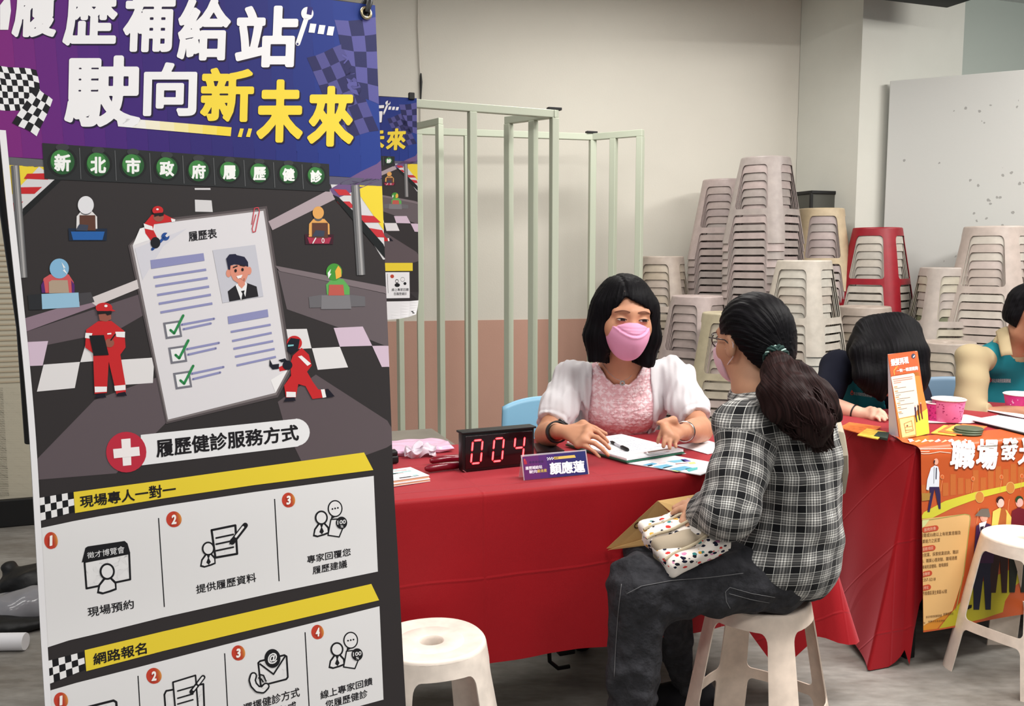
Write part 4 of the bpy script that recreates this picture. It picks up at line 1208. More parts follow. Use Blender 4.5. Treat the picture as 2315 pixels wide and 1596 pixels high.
# ============================================================ tables and their red cloths
m_red = mat('red_cloth', (156, 6, 20), 0.6, 0.3, sheen=1.0, bump=0.12, bscale=700, var=0.05, vscale=7)
m_red.node_tree.nodes['Principled BSDF'].inputs['Sheen Tint'].default_value = (1.0, 0.30, 0.36, 1)
m_red.node_tree.nodes['Principled BSDF'].inputs['Sheen Roughness'].default_value = 0.36
def crease_nodes(m):
    """pressed fold lines of the new cloth: a grid of low ridges added to the weave bump"""
    nt = m.node_tree; b = nt.nodes['Principled BSDF']; old = b.inputs['Normal'].links[0].from_node
    tc = nt.nodes.new('ShaderNodeTexCoord')
    prev = None
    for ax, per in ((W, .36), (Vector((N.x, N.y, 1)), .30)):
        vm = nt.nodes.new('ShaderNodeVectorMath'); vm.operation = 'DOT_PRODUCT'; vm.inputs[1].default_value = tuple(ax)
        nt.links.new(tc.outputs['Object'], vm.inputs[0])
        d = nt.nodes.new('ShaderNodeMath'); d.operation = 'PINGPONG'; d.inputs[1].default_value = per / 2
        nt.links.new(vm.outputs['Value'], d.inputs[0])
        e = nt.nodes.new('ShaderNodeMapRange'); e.inputs[1].default_value = 0; e.inputs[2].default_value = .006; e.inputs[3].default_value = 1; e.inputs[4].default_value = 0
        nt.links.new(d.outputs[0], e.inputs[0])
        if prev is None: prev = e.outputs[0]
        else:
            mx = nt.nodes.new('ShaderNodeMath'); mx.operation = 'MAXIMUM'; nt.links.new(prev, mx.inputs[0]); nt.links.new(e.outputs[0], mx.inputs[1]); prev = mx.outputs[0]
    bp = nt.nodes.new('ShaderNodeBump'); bp.inputs['Strength'].default_value = .35; bp.inputs['Distance'].default_value = .003
    nt.links.new(prev, bp.inputs['Height']); nt.links.new(old.outputs[0], bp.inputs['Normal']); nt.links.new(bp.outputs[0], b.inputs['Normal'])
crease_nodes(m_red)
m_steel = mat('painted_steel', (120, 122, 118), 0.4, 0.5, var=0.25, vscale=60)
m_top = mat('table_laminate', (176, 172, 160), 0.5, 0.4)
TZ = 0.74
F1 = Vector((-0.293, 2.222, 0)) - W * 0.50           # front left corner of the first table
L1, D1 = 1.76, 0.63
F2 = Vector((1.313, 2.900, 0))
L2, D2 = 1.80, 0.62
def folding_table(o, L, D, label, legmat, inset=0.05):
    root = empty('folding_table', o + W * L / 2 + N * D / 2, A20, label, 'table')
    P = lambda u, v, z: o + W * u + N * v + Vector((0, 0, z))
    MB().box(P(L / 2, D / 2, TZ - 0.018), (L / 2 - 0.006, D / 2 - 0.006, 0.013), ROOM, 0, 0.004).build('tabletop', m_top, root, smooth=False)
    for u in (inset, L - inset):
        for v in (inset, D - inset):
            MB().box(P(u, v, (TZ - 0.03) / 2), (0.019, 0.019, (TZ - 0.03) / 2), ROOM, 0, 0.003).build('leg', legmat, root, smooth=False)
        MB().box(P(u, D / 2, 0.30), (0.012, D / 2 - inset, 0.012), ROOM, 0, 0.003).build('stretcher', legmat, root, smooth=False)
    for v in (0.10, D - 0.10):
        MB().box(P(L / 2, v, TZ - 0.05), (L / 2 - 0.06, 0.012, 0.016), ROOM).build('apron_rail', legmat, root, smooth=False)
    return root
folding_table(F1, L1, D1, 'folding table with grey steel legs hidden under the near red cloth', m_steel)
folding_table(F2, L2, D2, 'table with black legs under the far red cloth and orange poster', m_black)

def cloth(name, o, L, D, label, drop, corner, tip, bias, seed, flare=.085):
    """cloth over a table: top sheet, four hanging sides, corner cones that hang lower"""
    rnd = np.random.RandomState(seed)
    r = 0.012
    # outline of the top, counter-clockwise from the back right: list of (point, normal, drop, flare)
    cols = []
    def edge(p0, p1, n, L_, c0, c1, side):
        m = max(8, int(L_ / 0.02))
        for i in range(m + 1):
            t = i / m; s_ = t * L_
            d0, d1 = s_, L_ - s_
            e0 = max(0, 1 - d0 / c0[1]) if c0 else 0; e1 = max(0, 1 - d1 / c1[1]) if c1 else 0
            tipb = tip[0] * max(0.0, 1 - abs(d1 - tip[1]) / tip[2]) if (tip and side == 1) else 0.0
            dr = drop[side] + tipb + (c0[0] * e0 ** 1.2 if c0 else 0) + (c1[0] * e1 ** 1.2 if c1 else 0)
            fl = 0.012 + (flare if side != 1 or flare < .1 else .012) * max(e0, e1) ** 2 + 0.01 * math.sin(s_ * 9 + seed + side * 2) + 0.006 * math.sin(s_ * 23 + seed)
            cols.append((p0 + (p1 - p0) * t, n, dr, max(fl, 0.002), side, s_))
    def arcn(p, n0, n1, dr, fl, side, fade=False):
        for i in range(1, 8):
            t = i / 8; nn = (n0 * math.cos(t * math.pi / 2) + n1 * math.sin(t * math.pi / 2) * (bias if side == 1 and n1.dot(N) < -.5 else 1.0))
            k = 1 + (0.55 if flare < .1 else 0.15) * math.sin(t * math.pi)
            cols.append((p, nn, dr + 0.02 * math.sin(t * math.pi) - (.07 * t * t if fade else 0), fl * k * ((1 - t) if fade else 1) + (.022 * t if fade else 0), side, 0))
    FL, FR, BR, BL = o.copy(), o + W * L, o + W * L + N * D, o + N * D
    z = Vector((0, 0, TZ))
    q = [BL + z, FL + z, FR + z, BR + z]
    cc = corner
    edge(q[0], q[1], -W, D, None, (cc[0], cc[2]), 0)
    arcn(q[1], -W, -N, drop[0] + cc[0], flare + .01, 1, flare > .1)
    edge(q[1], q[2], -N, L, (cc[0] + drop[0] - drop[1], cc[3]), (cc[1], cc[2]), 1)
    arcn(q[2], -N, W, drop[1] + cc[1], 0.10, 1)
    edge(q[2], q[3], W, D, (cc[1], cc[2]), None, 2)
    edge(q[3], q[0], N, L, None, None, 3)
    nz = 26; vs = []; fs = []
    for (p, n, dr, fl, side, s_) in cols:
        for j in range(nz + 1):
            t = j / nz
            if t < 0.12:
                a = t / 0.12 * math.pi / 2
                off = -r + r * math.sin(a); dz = -r + r * math.cos(a)
            else:
                h = (t - 0.12) / 0.88
                off = fl * h ** 1.15
                dz = -r - (dr - r) * h
            zz = TZ + 0.002 + dz
            v = p + n * off; v.z = max(zz, 0.004)
            vs.append(v)
    m = len(cols)
    for i in range(m):
        for j in range(nz):
            a, b_ = i * (nz + 1) + j, ((i + 1) % m) * (nz + 1) + j
            fs.append((a, a + 1, b_ + 1, b_))
    # top sheet
    nu, nv = 70, 26; b0 = len(vs)
    for j in range(nv + 1):
        for i in range(nu + 1):
            p = o + W * (r + (L - 2 * r) * i / nu) + N * (r + (D - 2 * r) * j / nv)
            p.z = TZ + 0.002 + 0.0006 * math.sin(i * .9 + seed) * math.sin(j * .7)
            vs.append(p)
    for j in range(nv):
        for i in range(nu):
            a = b0 + j * (nu + 1) + i
            fs.append((a, a + 1, a + nu + 2, a + nu + 1))
    me = mesh_of(vs, fs, 'cloth')
    ob = link(name, me, m_red)
    tag(ob, label, 'tablecloth')
    return ob
c1 = cloth('tablecloth', F1, L1, D1, 'red cloth over the near table, hanging down its front, pointed corner at the right', (0.40, 0.46, 0.46, 0.25), (0.10, 0.045, 0.30, 0.30), (0.13, 0.12, 0.10), 1.0, 1)
c2 = cloth('tablecloth', F2, L2, D2, 'red cloth over the far table, its long corner touching the floor', (0.66, 0.50, 0.5, 0.25), (0.075, 0.1, 0.45, 0.05), None, 0.02, 4, .15)

# grey worktop edge behind the near table, left
bx = atz(1030, 1004, 0.735); bx0 = bx - W * 1.0
root = empty('bench', bx0 + W * .5 + N * .15, A20, 'grey topped bench behind the red table, seen above the pink packs', 'bench')
MB().box(bx - W * 0.5 + N * 0.15 + Vector((0, 0, -0.012)), (0.5, 0.15, 0.012), ROOM, 0, 0.004).build('bench_top', mat('bench_grey', (128, 122, 112), 0.6, 0.3, var=0.1, vscale=12), root, smooth=False)
for u in (-0.95, -0.05):
    for v in (0.04, 0.26):
        MB().box(bx + W * u + N * v + Vector((0, 0, -0.38)), (0.015, 0.015, 0.355), ROOM).build('leg', m_steel, root, smooth=False)

# ============================================================ things on the near table
def frame3(ex, up=Vector((0, 0, 1))):
    ex = ex.normalized(); ey = up.cross(ex).normalized(); ez = ex.cross(ey)
    return Matrix((ex, ey, ez)).transposed()
T0 = TZ + 0.0035
# --- number display
pL, pR = atz(1046, 1068, T0), atz(1208, 1051, T0)
ex = (pR - pL).normalized(); ey = Vector((-ex.y, ex.x, 0)); LW = (pR - pL).length; LH = 0.112; LD = 0.034
M = frame3(ex)
lc = (pL + pR) / 2 + ey * LD / 2
root = empty('number_display', lc, math.atan2(ex.y, ex.x), 'black number display on the red table showing 004 in red light', 'display')
MB().box(lc + Vector((0, 0, LH / 2)), (LW / 2, LD / 2, LH / 2), M, 0, 0.004).build('casing', mat('casing_black', (20, 18, 20), 0.35, 0.5), root)
MB().box(lc + Vector((0, 0, LH + 0.001)), (LW / 2 + 0.004, LD / 2 + 0.005, 0.003), M, 0, 0.0015).build('top_cap', m_black, root)
MB().box((pL + pR) / 2 - ey * 0.001 + Vector((0, 0, LH / 2)), (LW / 2 - 0.008, 0.0015, LH / 2 - 0.009), M, 0, 0.0008).build('window', mat('window_dark', (30, 6, 10), 0.12, 0.6), root)
m_led = mat('led_red', (255, 60, 70), 0.4, 0.2, emit=(255, 52, 60), estr=1.5)
m_ledc = mat('led_core', (255, 120, 124), 0.4, 0.2, emit=(255, 118, 122), estr=1.35)
SEG = {'0': 'abcdef', '4': 'bcfg'}
def seg(b, x, z, ch, w=0.030, h=0.066, sl=0.10, t=0.0062):
    pts = {'tl': (0, h), 'tr': (w, h), 'ml': (0, h / 2), 'mr': (w, h / 2), 'bl': (0, 0), 'br': (w, 0)}
    ed = {'a': ('tl', 'tr'), 'b': ('tr', 'mr'), 'c': ('mr', 'br'), 'd': ('bl', 'br'), 'e': ('ml', 'bl'), 'f': ('tl', 'ml'), 'g': ('ml', 'mr')}
    for s_ in SEG[ch]:
        p, q = pts[ed[s_][0]], pts[ed[s_][1]]
        l = math.hypot(q[0] - p[0], q[1] - p[1]); dx, dz = (q[0] - p[0]) / l, (q[1] - p[1]) / l
        g = 0.0022
        def G(a, n): return (p[0] + dx * a - dz * n, p[1] + dz * a + dx * n)
        for mi, tt, gg, dep in ((0, t / 2, g, 0.0032), (1, t / 4, g * 2.2, 0.0036)):
            poly = [G(gg, 0), G(gg + tt, tt), G(l - gg - tt, tt), G(l - gg, 0), G(l - gg - tt, -tt), G(gg + tt, -tt)]
            vs = [pL + ex * (x + a + sl * c) - ey * dep + Vector((0, 0, z + c)) for (a, c) in poly]
            b.add(vs, [tuple(range(6))], mi)
for i, ch in enumerate('004'):
    b = MB(); seg(b, 0.024 + i * 0.0665, 0.0235, ch)
    b.build('digit', [m_led, m_ledc], root, smooth=False)
MB().box(pL + ex * 0.004 - ey * 0.003 + Vector((0, 0, 0.004)), (0.006, 0.001, 0.001), M @ Matrix.Rotation(R(35), 3, 'Y'), 0).build('corner_glint', mat('chrome', (220, 220, 220), 0.2, 0.5, metal=1), root, smooth=False)

# --- name plate: acrylic tent with printed card
a0, a1 = atz(1186, 1086, T0), atz(1331, 1072, T0)
ex = (a1 - a0).normalized(); ey = Vector((-ex.y, ex.x, 0)); NW = (a1 - a0).length; NH = 0.066; lean = 0.022
top0, top1 = a0 + ey * lean + Vector((0, 0, NH)), a1 + ey * lean + Vector((0, 0, NH))
root = empty('name_plate', (a0 + a1) / 2 + ey * lean, math.atan2(ex.y, ex.x), 'purple and navy name plate in a clear tent holder at the table front', 'name plate')
b = MB()
def plate(b, p0, p1, q1, q0, th, mi=0):
    n = (p1 - p0).cross(q0 - p0).normalized()
    v = [p0, p1, q1, q0]; w = [x - n * th for x in v]
    b.add(v + w, [(0, 1, 2, 3), (7, 6, 5, 4), (0, 4, 5, 1), (1, 5, 6, 2), (2, 6, 7, 3), (3, 7, 4, 0)], mi)
m_acr = mat('acrylic', (235, 232, 240), 0.08, 0.5, alpha=0.32)
plate(b, a0 - ex * .002, a1 + ex * .002, top1 + ex * .002, top0 - ex * .002, 0.002)
plate(b, a1 + ey * 2 * lean, a0 + ey * 2 * lean, top0, top1, 0.002)
b.build('holder', m_acr, root, smooth=False)
nn = ex.cross((top0 - a0)).normalized()
if nn.dot(CAM - a0) < 0: nn = -nn
na = Art(60)
na.T = lambda p: (880 + p[0] / 4.452, 900 + p[1] / 4.452)
for i in range(8):
    t0, t1 = i / 8, (i + 1) / 8
    c = [(96, 30, 96), (92, 32, 100), (80, 32, 104), (66, 32, 104), (52, 32, 102), (44, 34, 100), (38, 36, 100), (34, 38, 100)][i]
    lerp = lambda p, q, t: (p[0] + (q[0] - p[0]) * t, p[1] + (q[1] - p[1]) * t)
    na.poly([lerp((1340, 590), (1972, 532), t0), lerp((1340, 590), (1972, 532), t1), lerp((1364, 826), (2003, 764), t1), lerp((1364, 826), (2003, 764), t0)], c, 1)
na.poly([(1652, 592), (1866, 572), (1878, 598), (1662, 618)], (214, 184, 92), 2)
na.checker((1585, 598), (1652, 592), (1660, 618), (1592, 626), 6, 3, (235, 230, 235), (60, 30, 90), 2)
na.text('顧問', (1660, 596), (1700, 592), (1702, 610), (1662, 614), (70, 46, 40), 0.0, 3)
na.text('顏應蓮', (1608, 648), (1962, 622), (1974, 746), (1620, 772), (244, 243, 246), 0.036, 3)
na.text('履歷補給站', (1368, 690), (1538, 672), (1540, 708), (1372, 724), (222, 214, 226), 0.03, 3)
na.text('駛向', (1406, 726), (1488, 718), (1490, 752), (1410, 760), (222, 214, 226), 0.03, 3)
na.text('新未來', (1490, 718), (1585, 708), (1587, 744), (1492, 752), (200, 176, 84), 0.03, 3)
na.disc(1362, 622, 10, 12, (190, 60, 60), 3); na.poly([(1352, 634), (1380, 628), (1388, 664), (1360, 668)], (170, 40, 60), 3)
for i in range(5): na.disc(1420 + i * 30, 646 - i * 2, 13, 13, (66, 24, 84), 2)
na.build(plane_map(a0 + nn * 0.0006, ex, None, nn), 'printed_card', root, step=0.00015)

# --- clipboard with papers, pen
m_paper = mat('paper', (238, 238, 242), 0.75, 0.2)
def sheet_stack(name, pts, z, th, m, label, cat, group=None, parent=None, n=1):
    """flat pile with given corner points on the plan"""
    b = MB()
    v0 = [Vector((p.x, p.y, z)) for p in pts]; v1 = [Vector((p.x, p.y, z + th)) for p in pts]
    k = len(pts)
    b.add(v0 + v1, [tuple(range(k - 1, -1, -1)), tuple(range(k, 2 * k))] + [(i, (i + 1) % k, k + (i + 1) % k, k + i) for i in range(k)])
    o = b.build(name, m, parent, smooth=False)
    if label: tag(o, label, cat, group)
    return o
kB, kC, kD = atz(1436, 985, 0.76), atz(1548, 1016, 0.76), atz(1417, 1037, 0.76)
ka = (kC - kD).normalized(); kb = Vector((-ka.y, ka.x, 0))
kw, kl = (kC - kD).length, 0.30
kA = kD + kb * kl; kB = kC + kb * kl
pts = [kD, kC, kB, kA]
def inset(pts, d):
    c = sum(pts, Vector()) / len(pts)
    return [p + (c - p).normalized() * d for p in pts]
MK = Matrix((ka, kb, Vector((0, 0, 1)))).transposed()
root = empty('clipboard', (kD + kB) / 2 * 1.0, math.atan2(ka.y, ka.x), 'green edged clipboard holding a thick pile of white forms under the pen', 'clipboard')
root.location.z = T0
sheet_stack('board', pts, T0 + 0.004, 0.004, mat('board_green', (36, 110, 84), 0.4, 0.4), None, None, None, root)
for i in range(4):
    q = [p + Vector((0.002 * math.sin(i * 3.1), 0.002 * math.cos(i * 2.3), 0)) for p in inset(pts, 0.004)]
    sheet_stack('form_sheet', q, T0 + 0.0082 + i * 0.0021, 0.002, m_paper, None, None, None, root)
pz = T0 + 0.0168
b = MB()
for i in range(9):
    for j in range(2 + (i * 7) % 3):
        u0 = 0.05 + j * 0.06; 
        b.add([kD + ka * (u0) + kb * (0.07 + i * 0.02) + Vector((0, 0, pz - T0 + 0.0002)) * 0, ], [], 0)
bb = MB()
rnd = random.Random(5)
for i in range(11):
    v = 0.06 + i * 0.019; u = 0.03
    while u < kw - 0.04:
        l = rnd.uniform(0.012, 0.04)
        if rnd.random() < 0.6:
            c = kD + ka * (u + l / 2) + kb * v
            bb.box((c.x, c.y, pz), (l / 2, 0.0022, 0.0001), MK)
        u += l + 0.006
bb.build('form_print', mat('print_grey', (186, 190, 204), 0.8), root, smooth=False)
cb = kD + ka * kw * 0.55 + kb * 0.012
MB().box((cb.x, cb.y, T0 + 0.019), (0.042, 0.012, 0.002), MK, 0, 0.0015).build('clip', mat('chrome', (220, 220, 220), 0.2, 0.5, metal=1), root)
MB().tube([Vector((cb.x, cb.y, T0 + 0.023)) - ka * 0.045 - kb * 0.008, Vector((cb.x, cb.y, T0 + 0.023)) + ka * 0.045 - kb * 0.008], 0.0042, 12).build('clip_roll', mat('chrome', (220, 220, 220), 0.2, 0.5, metal=1), root)
# loose form under the clipboard
q = [atz(1377, 1033, T0), atz(1405, 1043, T0), atz(1551, 1026, T0), atz(1500, 1012, T0)]
sheet_stack('paper_sheet', q, T0, 0.0012, m_paper, 'white sheet sticking out under the front of the green clipboard', 'paper')
q = [atz(1527, 1007, T0), atz(1600, 1027, T0), atz(1660, 1015, T0), atz(1603, 997, T0)]
sheet_stack('paper_sheet', q, T0, 0.0012, m_paper, 'white sheet lying right of the clipboard, by the plaid sleeve', 'paper')
p0, p1 = atz(1381, 1002, pz), atz(1420, 1021, pz)
pdir = (p1 - p0).normalized(); pm = lambda t: p0 + (p1 - p0) * t + Vector((0, 0, 0.005))
root = empty('pen', p0, 0, 'ballpoint pen with black ends lying on the white forms', 'pen')
MB().tube([pm(0.25), pm(0.75)], 0.0042, 12).build('barrel', mat('pen_clear', (196, 200, 208), 0.2, 0.5), root)
MB().tube([pm(0.62), pm(0.66), pm(0.95), pm(1.0)], [0.0044, 0.0062, 0.0062, 0.004], 12).build('cap', m_black, root)
MB().tube([pm(-0.02), pm(0.08), pm(0.26)], [0.002, 0.0052, 0.0046], 12).build('tip', m_black, root)
# folder with a blue and white printed cover
q = [atz(1418, 1048, T0), atz(1584, 1075, T0), atz(1640, 1052, T0), atz(1512, 1029, T0)]
fo = sheet_stack('printed_folder', q, T0, 0.0022, m_paper, 'printed folder with a pale blue and white cover at the table edge', 'folder')
fa = Art(60)
fa.T = lambda p: (1200 + (1680 + (p[0] - 1650) * .74) / 5.261, 900 + (806 + (p[1] - 800) * .70) / 5.261)
for pts_, c in (([(1170, 785), (1330, 745), (1420, 760), (1300, 800)], (96, 170, 206)), ([(1340, 810), (1560, 770), (1680, 800), (1480, 850)], (120, 188, 216)), ([(1600, 850), (1850, 800), (1980, 830), (1760, 890)], (104, 178, 210)), ([(1560, 720), (1800, 690), (1880, 720), (1700, 745)], (128, 196, 220)),
                ([(1780, 690), (1860, 680), (1960, 720), (1840, 730)], (88, 84, 160)), ([(1900, 740), (2010, 730), (2040, 760), (1940, 770)], (226, 206, 130)), ([(1420, 750), (1540, 735), (1560, 750), (1440, 768)], (230, 210, 214)), ([(1860, 850), (2060, 820), (2060, 860), (1920, 900)], (90, 190, 190)), ([(1250, 790), (1330, 775), (1340, 790), (1270, 805)], (70, 70, 84)),
                ([(1500, 830), (1640, 800), (1650, 806), (1520, 840)], (160, 90, 90)), ([(1700, 760), (1900, 745), (1905, 752), (1710, 770)], (150, 90, 80)), ([(1640, 880), (1740, 900), (1800, 890), (1700, 870)], (200, 220, 150))):
    fa.poly(pts_, c, 1)
fa.build(plane_map((0, 0, T0 + 0.0024), None, None, (0, 0, 1)), 'cover_print', fo, step=0.0003)
# dark tablet behind the name plate
q = [atz(1214, 1026, T0), atz(1276, 1023, T0), atz(1246, 1005, T0), atz(1205, 1007, T0)]
sheet_stack('tablet', q, T0, 0.007, mat('tablet_dark', (44, 42, 46), 0.3, 0.5), 'dark tablet lying behind the name plate', 'tablet')

# --- magazines at the left
g0, g1 = atz(973, 1088, T0), atz(700, 1128, T0)
gd = (g1 - g0).normalized(); gb = Vector((gd.y, -gd.x, 0))
if gb.y < 0: gb = -gb
MG = frame3(gd)
def book(c0, w, l, z, th, cov, label, name='magazine', skew=0.0):
    root = empty(name, (c0.x, c0.y, z), 0, label, 'magazine')
    a = (gd * math.cos(skew) + gb * math.sin(skew)); b_ = Vector((-a.y, a.x, 0)); b_ = b_ if b_.y > 0 else -b_
    MM = Matrix((a, b_, Vector((0, 0, 1)))).transposed()
    c = c0 + a * w / 2 + b_ * l / 2
    MB().box((c.x, c.y, z + th / 2), (w / 2 - 0.001, l / 2 - 0.001, th / 2 - 0.0006), MM, 0).build('pages', mat('page_edge', (226, 176, 140), 0.8), root, smooth=False)
    MB().box((c.x, c.y, z + th), (w / 2, l / 2, 0.0006), MM, 0).build('front_cover', cov, root, smooth=False)
    MB().box((c.x, c.y, z + 0.0006), (w / 2, l / 2, 0.0006), MM, 0).build('back_cover', m_paper, root, smooth=False)
    return root, c, MM
book(g0, 0.21, 0.12, T0, 0.0065, m_paper, 'white magazine with tan page edges at the bottom of the pile by the banner')
rt, c, MM = book(g0 + gb * 0.003 + gd * 0.001, 0.208, 0.118, T0 + 0.0078, 0.0075, m_paper, 'white covered magazine on top of the pile by the banner')
b = MB(); rnd = random.Random(3)
for i in range(26):
    u, v = rnd.uniform(-.09, .09), rnd.uniform(-.05, .05)
    b.box(c + MM @ Vector((u, v, 0)) + Vector((0, 0, T0 + 0.0160)) - Vector((0, 0, c.z)), (rnd.uniform(.004, .02), rnd.uniform(.001, .005), 0.0001), MM, rnd.randrange(3))
b.build('cover_print', [mat('print_dark', (86, 80, 84), 0.7), mat('print_teal', (150, 190, 190), 0.7), mat('print_rose', (206, 170, 170), 0.7)], rt, smooth=False)
# black stapler-like puncher
sp = atz(884, 1046, T0)
root = empty('hole_punch', sp, A20, 'black desk gadget between the banner edge and the pink packs', 'hole punch')
MB().box(sp + Vector((0, 0, 0.012)) - W * 0.03, (0.05, 0.02, 0.012), ROOM, 0, 0.006).build('base', m_black, root)
MB().box(sp + Vector((0, 0, 0.026)) - W * 0.03, (0.048, 0.017, 0.008), ROOM @ Matrix.Rotation(R(-6), 3, 'Y'), 0, 0.005).build('lever', m_black, root)

# --- packs: pink wrapped bundle, dark red rolls, crumpled film
def crumple(me_o, amp, scale, seed=0):
    tx = [Vector((random.Random(seed + i).uniform(-50, 50) for _ in range(3))) for i in range(3)]
    from mathutils import noise
    for v in me_o.data.vertices:
        n = Vector((noise.noise(v.co * scale + t) for t in tx))
        v.co += n * amp
def blob_box(name, c, h, M, m, parent, amp, scale, seed, seg=24, bev=0.006):
    bm = bmesh.new(); bmesh.ops.create_cube(bm, size=2)
    bmesh.ops.subdivide_edges(bm, edges=bm.edges[:], cuts=seg, use_grid_fill=True)
    for v in bm.verts:
        p = v.co.copy(); l = max(abs(p.x), abs(p.y), abs(p.z)); q = p.normalized() * (p.length)
        e = Vector((math.copysign(abs(p.x) ** 1.0, p.x), p.y, p.z))
        k = 1.0 - 0.06 * (abs(p.x * p.y) + abs(p.y * p.z) + abs(p.x * p.z)) / 1.5
        v.co = Vector((e.x * h[0] * k, e.y * h[1] * k, e.z * h[2] * k))
    me = bpy.data.meshes.new(name); bm.to_mesh(me); bm.free()
    me.transform(Matrix.Translation(Vector(c)) @ M.to_4x4())
    me.polygons.foreach_set('use_smooth', [True] * len(me.polygons))
    o = link(name, me, m, parent)
    crumple(o, amp, scale, seed)
    return o
m_pinkf = mat('pink_film', (228, 186, 214), 0.25, 0.5, bump=0.1, bscale=60)
pk = atz(958, 1036, T0)
root = empty('pink_pack', pk + N * .16, A20, 'flat pink plastic wrapped pack at the back of the red table', 'pack')
blob_box('wrapping', pk + N * 0.13 + W * (-0.02) + Vector((0, 0, 0.010)), (0.14, 0.075, 0.010), ROOM, m_pinkf, root, 0.006, 26, 4)
m_film = mat('clear_film', (236, 222, 234), 0.15, 0.6, alpha=0.75)
root = empty('plastic_wrap', pk, A20, 'crumpled clear plastic wrap before the pink pack', 'plastic wrap')
blob_box('film', pk + N * 0.03 + W * (-0.005) + Vector((0, 0, 0.016)), (0.045, 0.022, 0.013), ROOM, m_film, root, 0.022, 48, 9)
m_roll = mat('maroon_foil', (116, 14, 34), 0.18, 0.6, bump=0.05, bscale=90)
for i, (pa_, pb_) in enumerate((((964, 1062), (1045, 1052)), ((975, 1044), (1050, 1036)))):
    A_, B_ = atz(*pa_, T0 + 0.012), atz(*pb_, T0 + 0.012)
    A_ = A_ + N * 0.012; B_ = B_ + N * 0.012
    root = empty('foil_pack', A_, A20, ['dark red glossy wrapped roll touching the number display, the front one', 'dark red glossy wrapped roll behind the front one by the display'][i], 'wrapped roll')
    MB().tube([A_, A_ * .9 + B_ * .1, A_ * .5 + B_ * .5 + Vector((0, 0, .001)), A_ * .1 + B_ * .9, B_], [0.006, 0.0115, 0.012, 0.0115, 0.006], 18, 0, True, ((0, 0, 1), 0.95)).build('roll', m_roll, root)
# table fittings seen under the near cloth: a curved black foot and a low rail
tb = [o for o in bpy.data.objects if o.name == 'folding_table'][0]
fc = atz(1262, 1512, 0.02)
MB().tube([fc + W * (-.035) + Vector((0, 0, .10)), fc + W * (-.03) + Vector((0, 0, .03)), fc + Vector((0, 0, .002)), fc + W * .04 + Vector((0, 0, .002))], .007, 8).build('foot', m_black, tb)
MB().box(fc + W * .02 + Vector((0, 0, .075)), (.028, .03, .02), ROOM, 0, .004).build('foot_bracket', m_black, tb)
q0 = F1 + N * (D1 * .55) + Vector((0, 0, .14))
MB().box(q0 + W * L1 / 2, (L1 / 2 - .06, .011, .011), ROOM, 0, .003).build('lower_rail', m_steel, tb)
m_rust = mat('flaked_white_steel', (150, 146, 132), 0.6, 0.4, var=0.5, vscale=60)

# ============================================================ the orange poster hung over the far table
po_n = -N
OR1 = (206, 96, 44)
pl0 = atz(2068, 1010, TZ)
fl_u0 = (pl0 - F2).dot(W)
PLAT = {}
root = empty('table_poster', F2 + W * (fl_u0 + .5) + Vector((0, 0, 0.4)), A20, 'orange job service poster draped over the front of the far table', 'poster')
ph = TZ + 0.006
UW = 1.0
OFF = 0.030
m_or = mat('poster_orange', (190, 86, 40), 0.35, 0.4, var=0.06, vscale=5)
m_or2 = mat('poster_amber', (208, 138, 46), 0.35, 0.4, var=0.06, vscale=5)
def ppt(u, s_, h=0.0):
    """u metres along, s_ metres from the fold (negative: on the table top)"""
    o = F2 + W * (fl_u0 + u)
    if s_ < 0: return o + N * (-s_) + Vector((0, 0, TZ + 0.0055 + h + (0.012 * max(0, 0.06 - u) / 0.06 if s_ < -0.05 else 0)))
    rr = 0.02
    if s_ < rr * 1.57:
        a = s_ / rr
        return o - N * (OFF + h) * math.sin(a) + Vector((0, 0, TZ + 0.0055 + h - (rr) * (1 - math.cos(a))))
    z = TZ + 0.0055 - rr - (s_ - rr * 1.57)
    return o - N * (OFF + h + 0.035 * min(1, (s_ - 0.03) / 0.6) + 0.004 * math.sin(u * 14)) + W * (0.02 * s_) * (1 if u < .1 else 1) + Vector((0, 0, z))
P_, F_ = [], []
ss = [-0.11, -0.08, -0.05, -0.02] + [0.0, 0.006, 0.012, 0.018, 0.024, 0.032] + [0.032 + (0.62 - 0.032) * i / 22 for i in range(1, 23)]
nu = 30
for s_ in ss:
    for i in range(nu + 1): P_.append(ppt(UW * i / nu, s_))
for j in range(len(ss) - 1):
    for i in range(nu): F_.append((j * (nu + 1) + i, j * (nu + 1) + i + 1, (j + 1) * (nu + 1) + i + 1, (j + 1) * (nu + 1) + i))
me = mesh_of(P_, F_, 'sheet')
ob = link('vinyl_sheet', me, m_or, root)
# printed picture: solve photo pixel -> (u, s)
def poster_solve(p):
    u, s_ = 0.25, (0.3 if p[1] > 1016 else 0.012)
    for _ in range(22):
        f = lambda a, c: Vector(proj(ppt(a, c)))
        e = f(u, s_) - Vector((p[0], p[1])); d = 1e-3
        a = (f(u + d, s_) - f(u - d, s_)) / (2 * d); c = (f(u, s_ + d) - f(u, s_ - d)) / (2 * d)
        det = a.x * c.y - a.y * c.x
        if abs(det) < 1e-9: break
        u -= max(-.1, min(.1, (e.x * c.y - e.y * c.x) / det)); s_ -= max(-.05, min(.05, (a.x * e.y - a.y * e.x) / det))
        u = min(max(u, 0.0), UW); s_ = min(max(s_, -0.10), 0.62)
    return u, s_
def poster_map(p, h):
    return np.array([tuple(ppt(*poster_solve(q), hh)) for q, hh in zip(p, h)])
ta = Art(22)
ta.T = lambda p: (2040 + p[0] / 4.989, 980 + p[1] / 4.989)     # zoom of the upper half
LIME = (206, 200, 62)
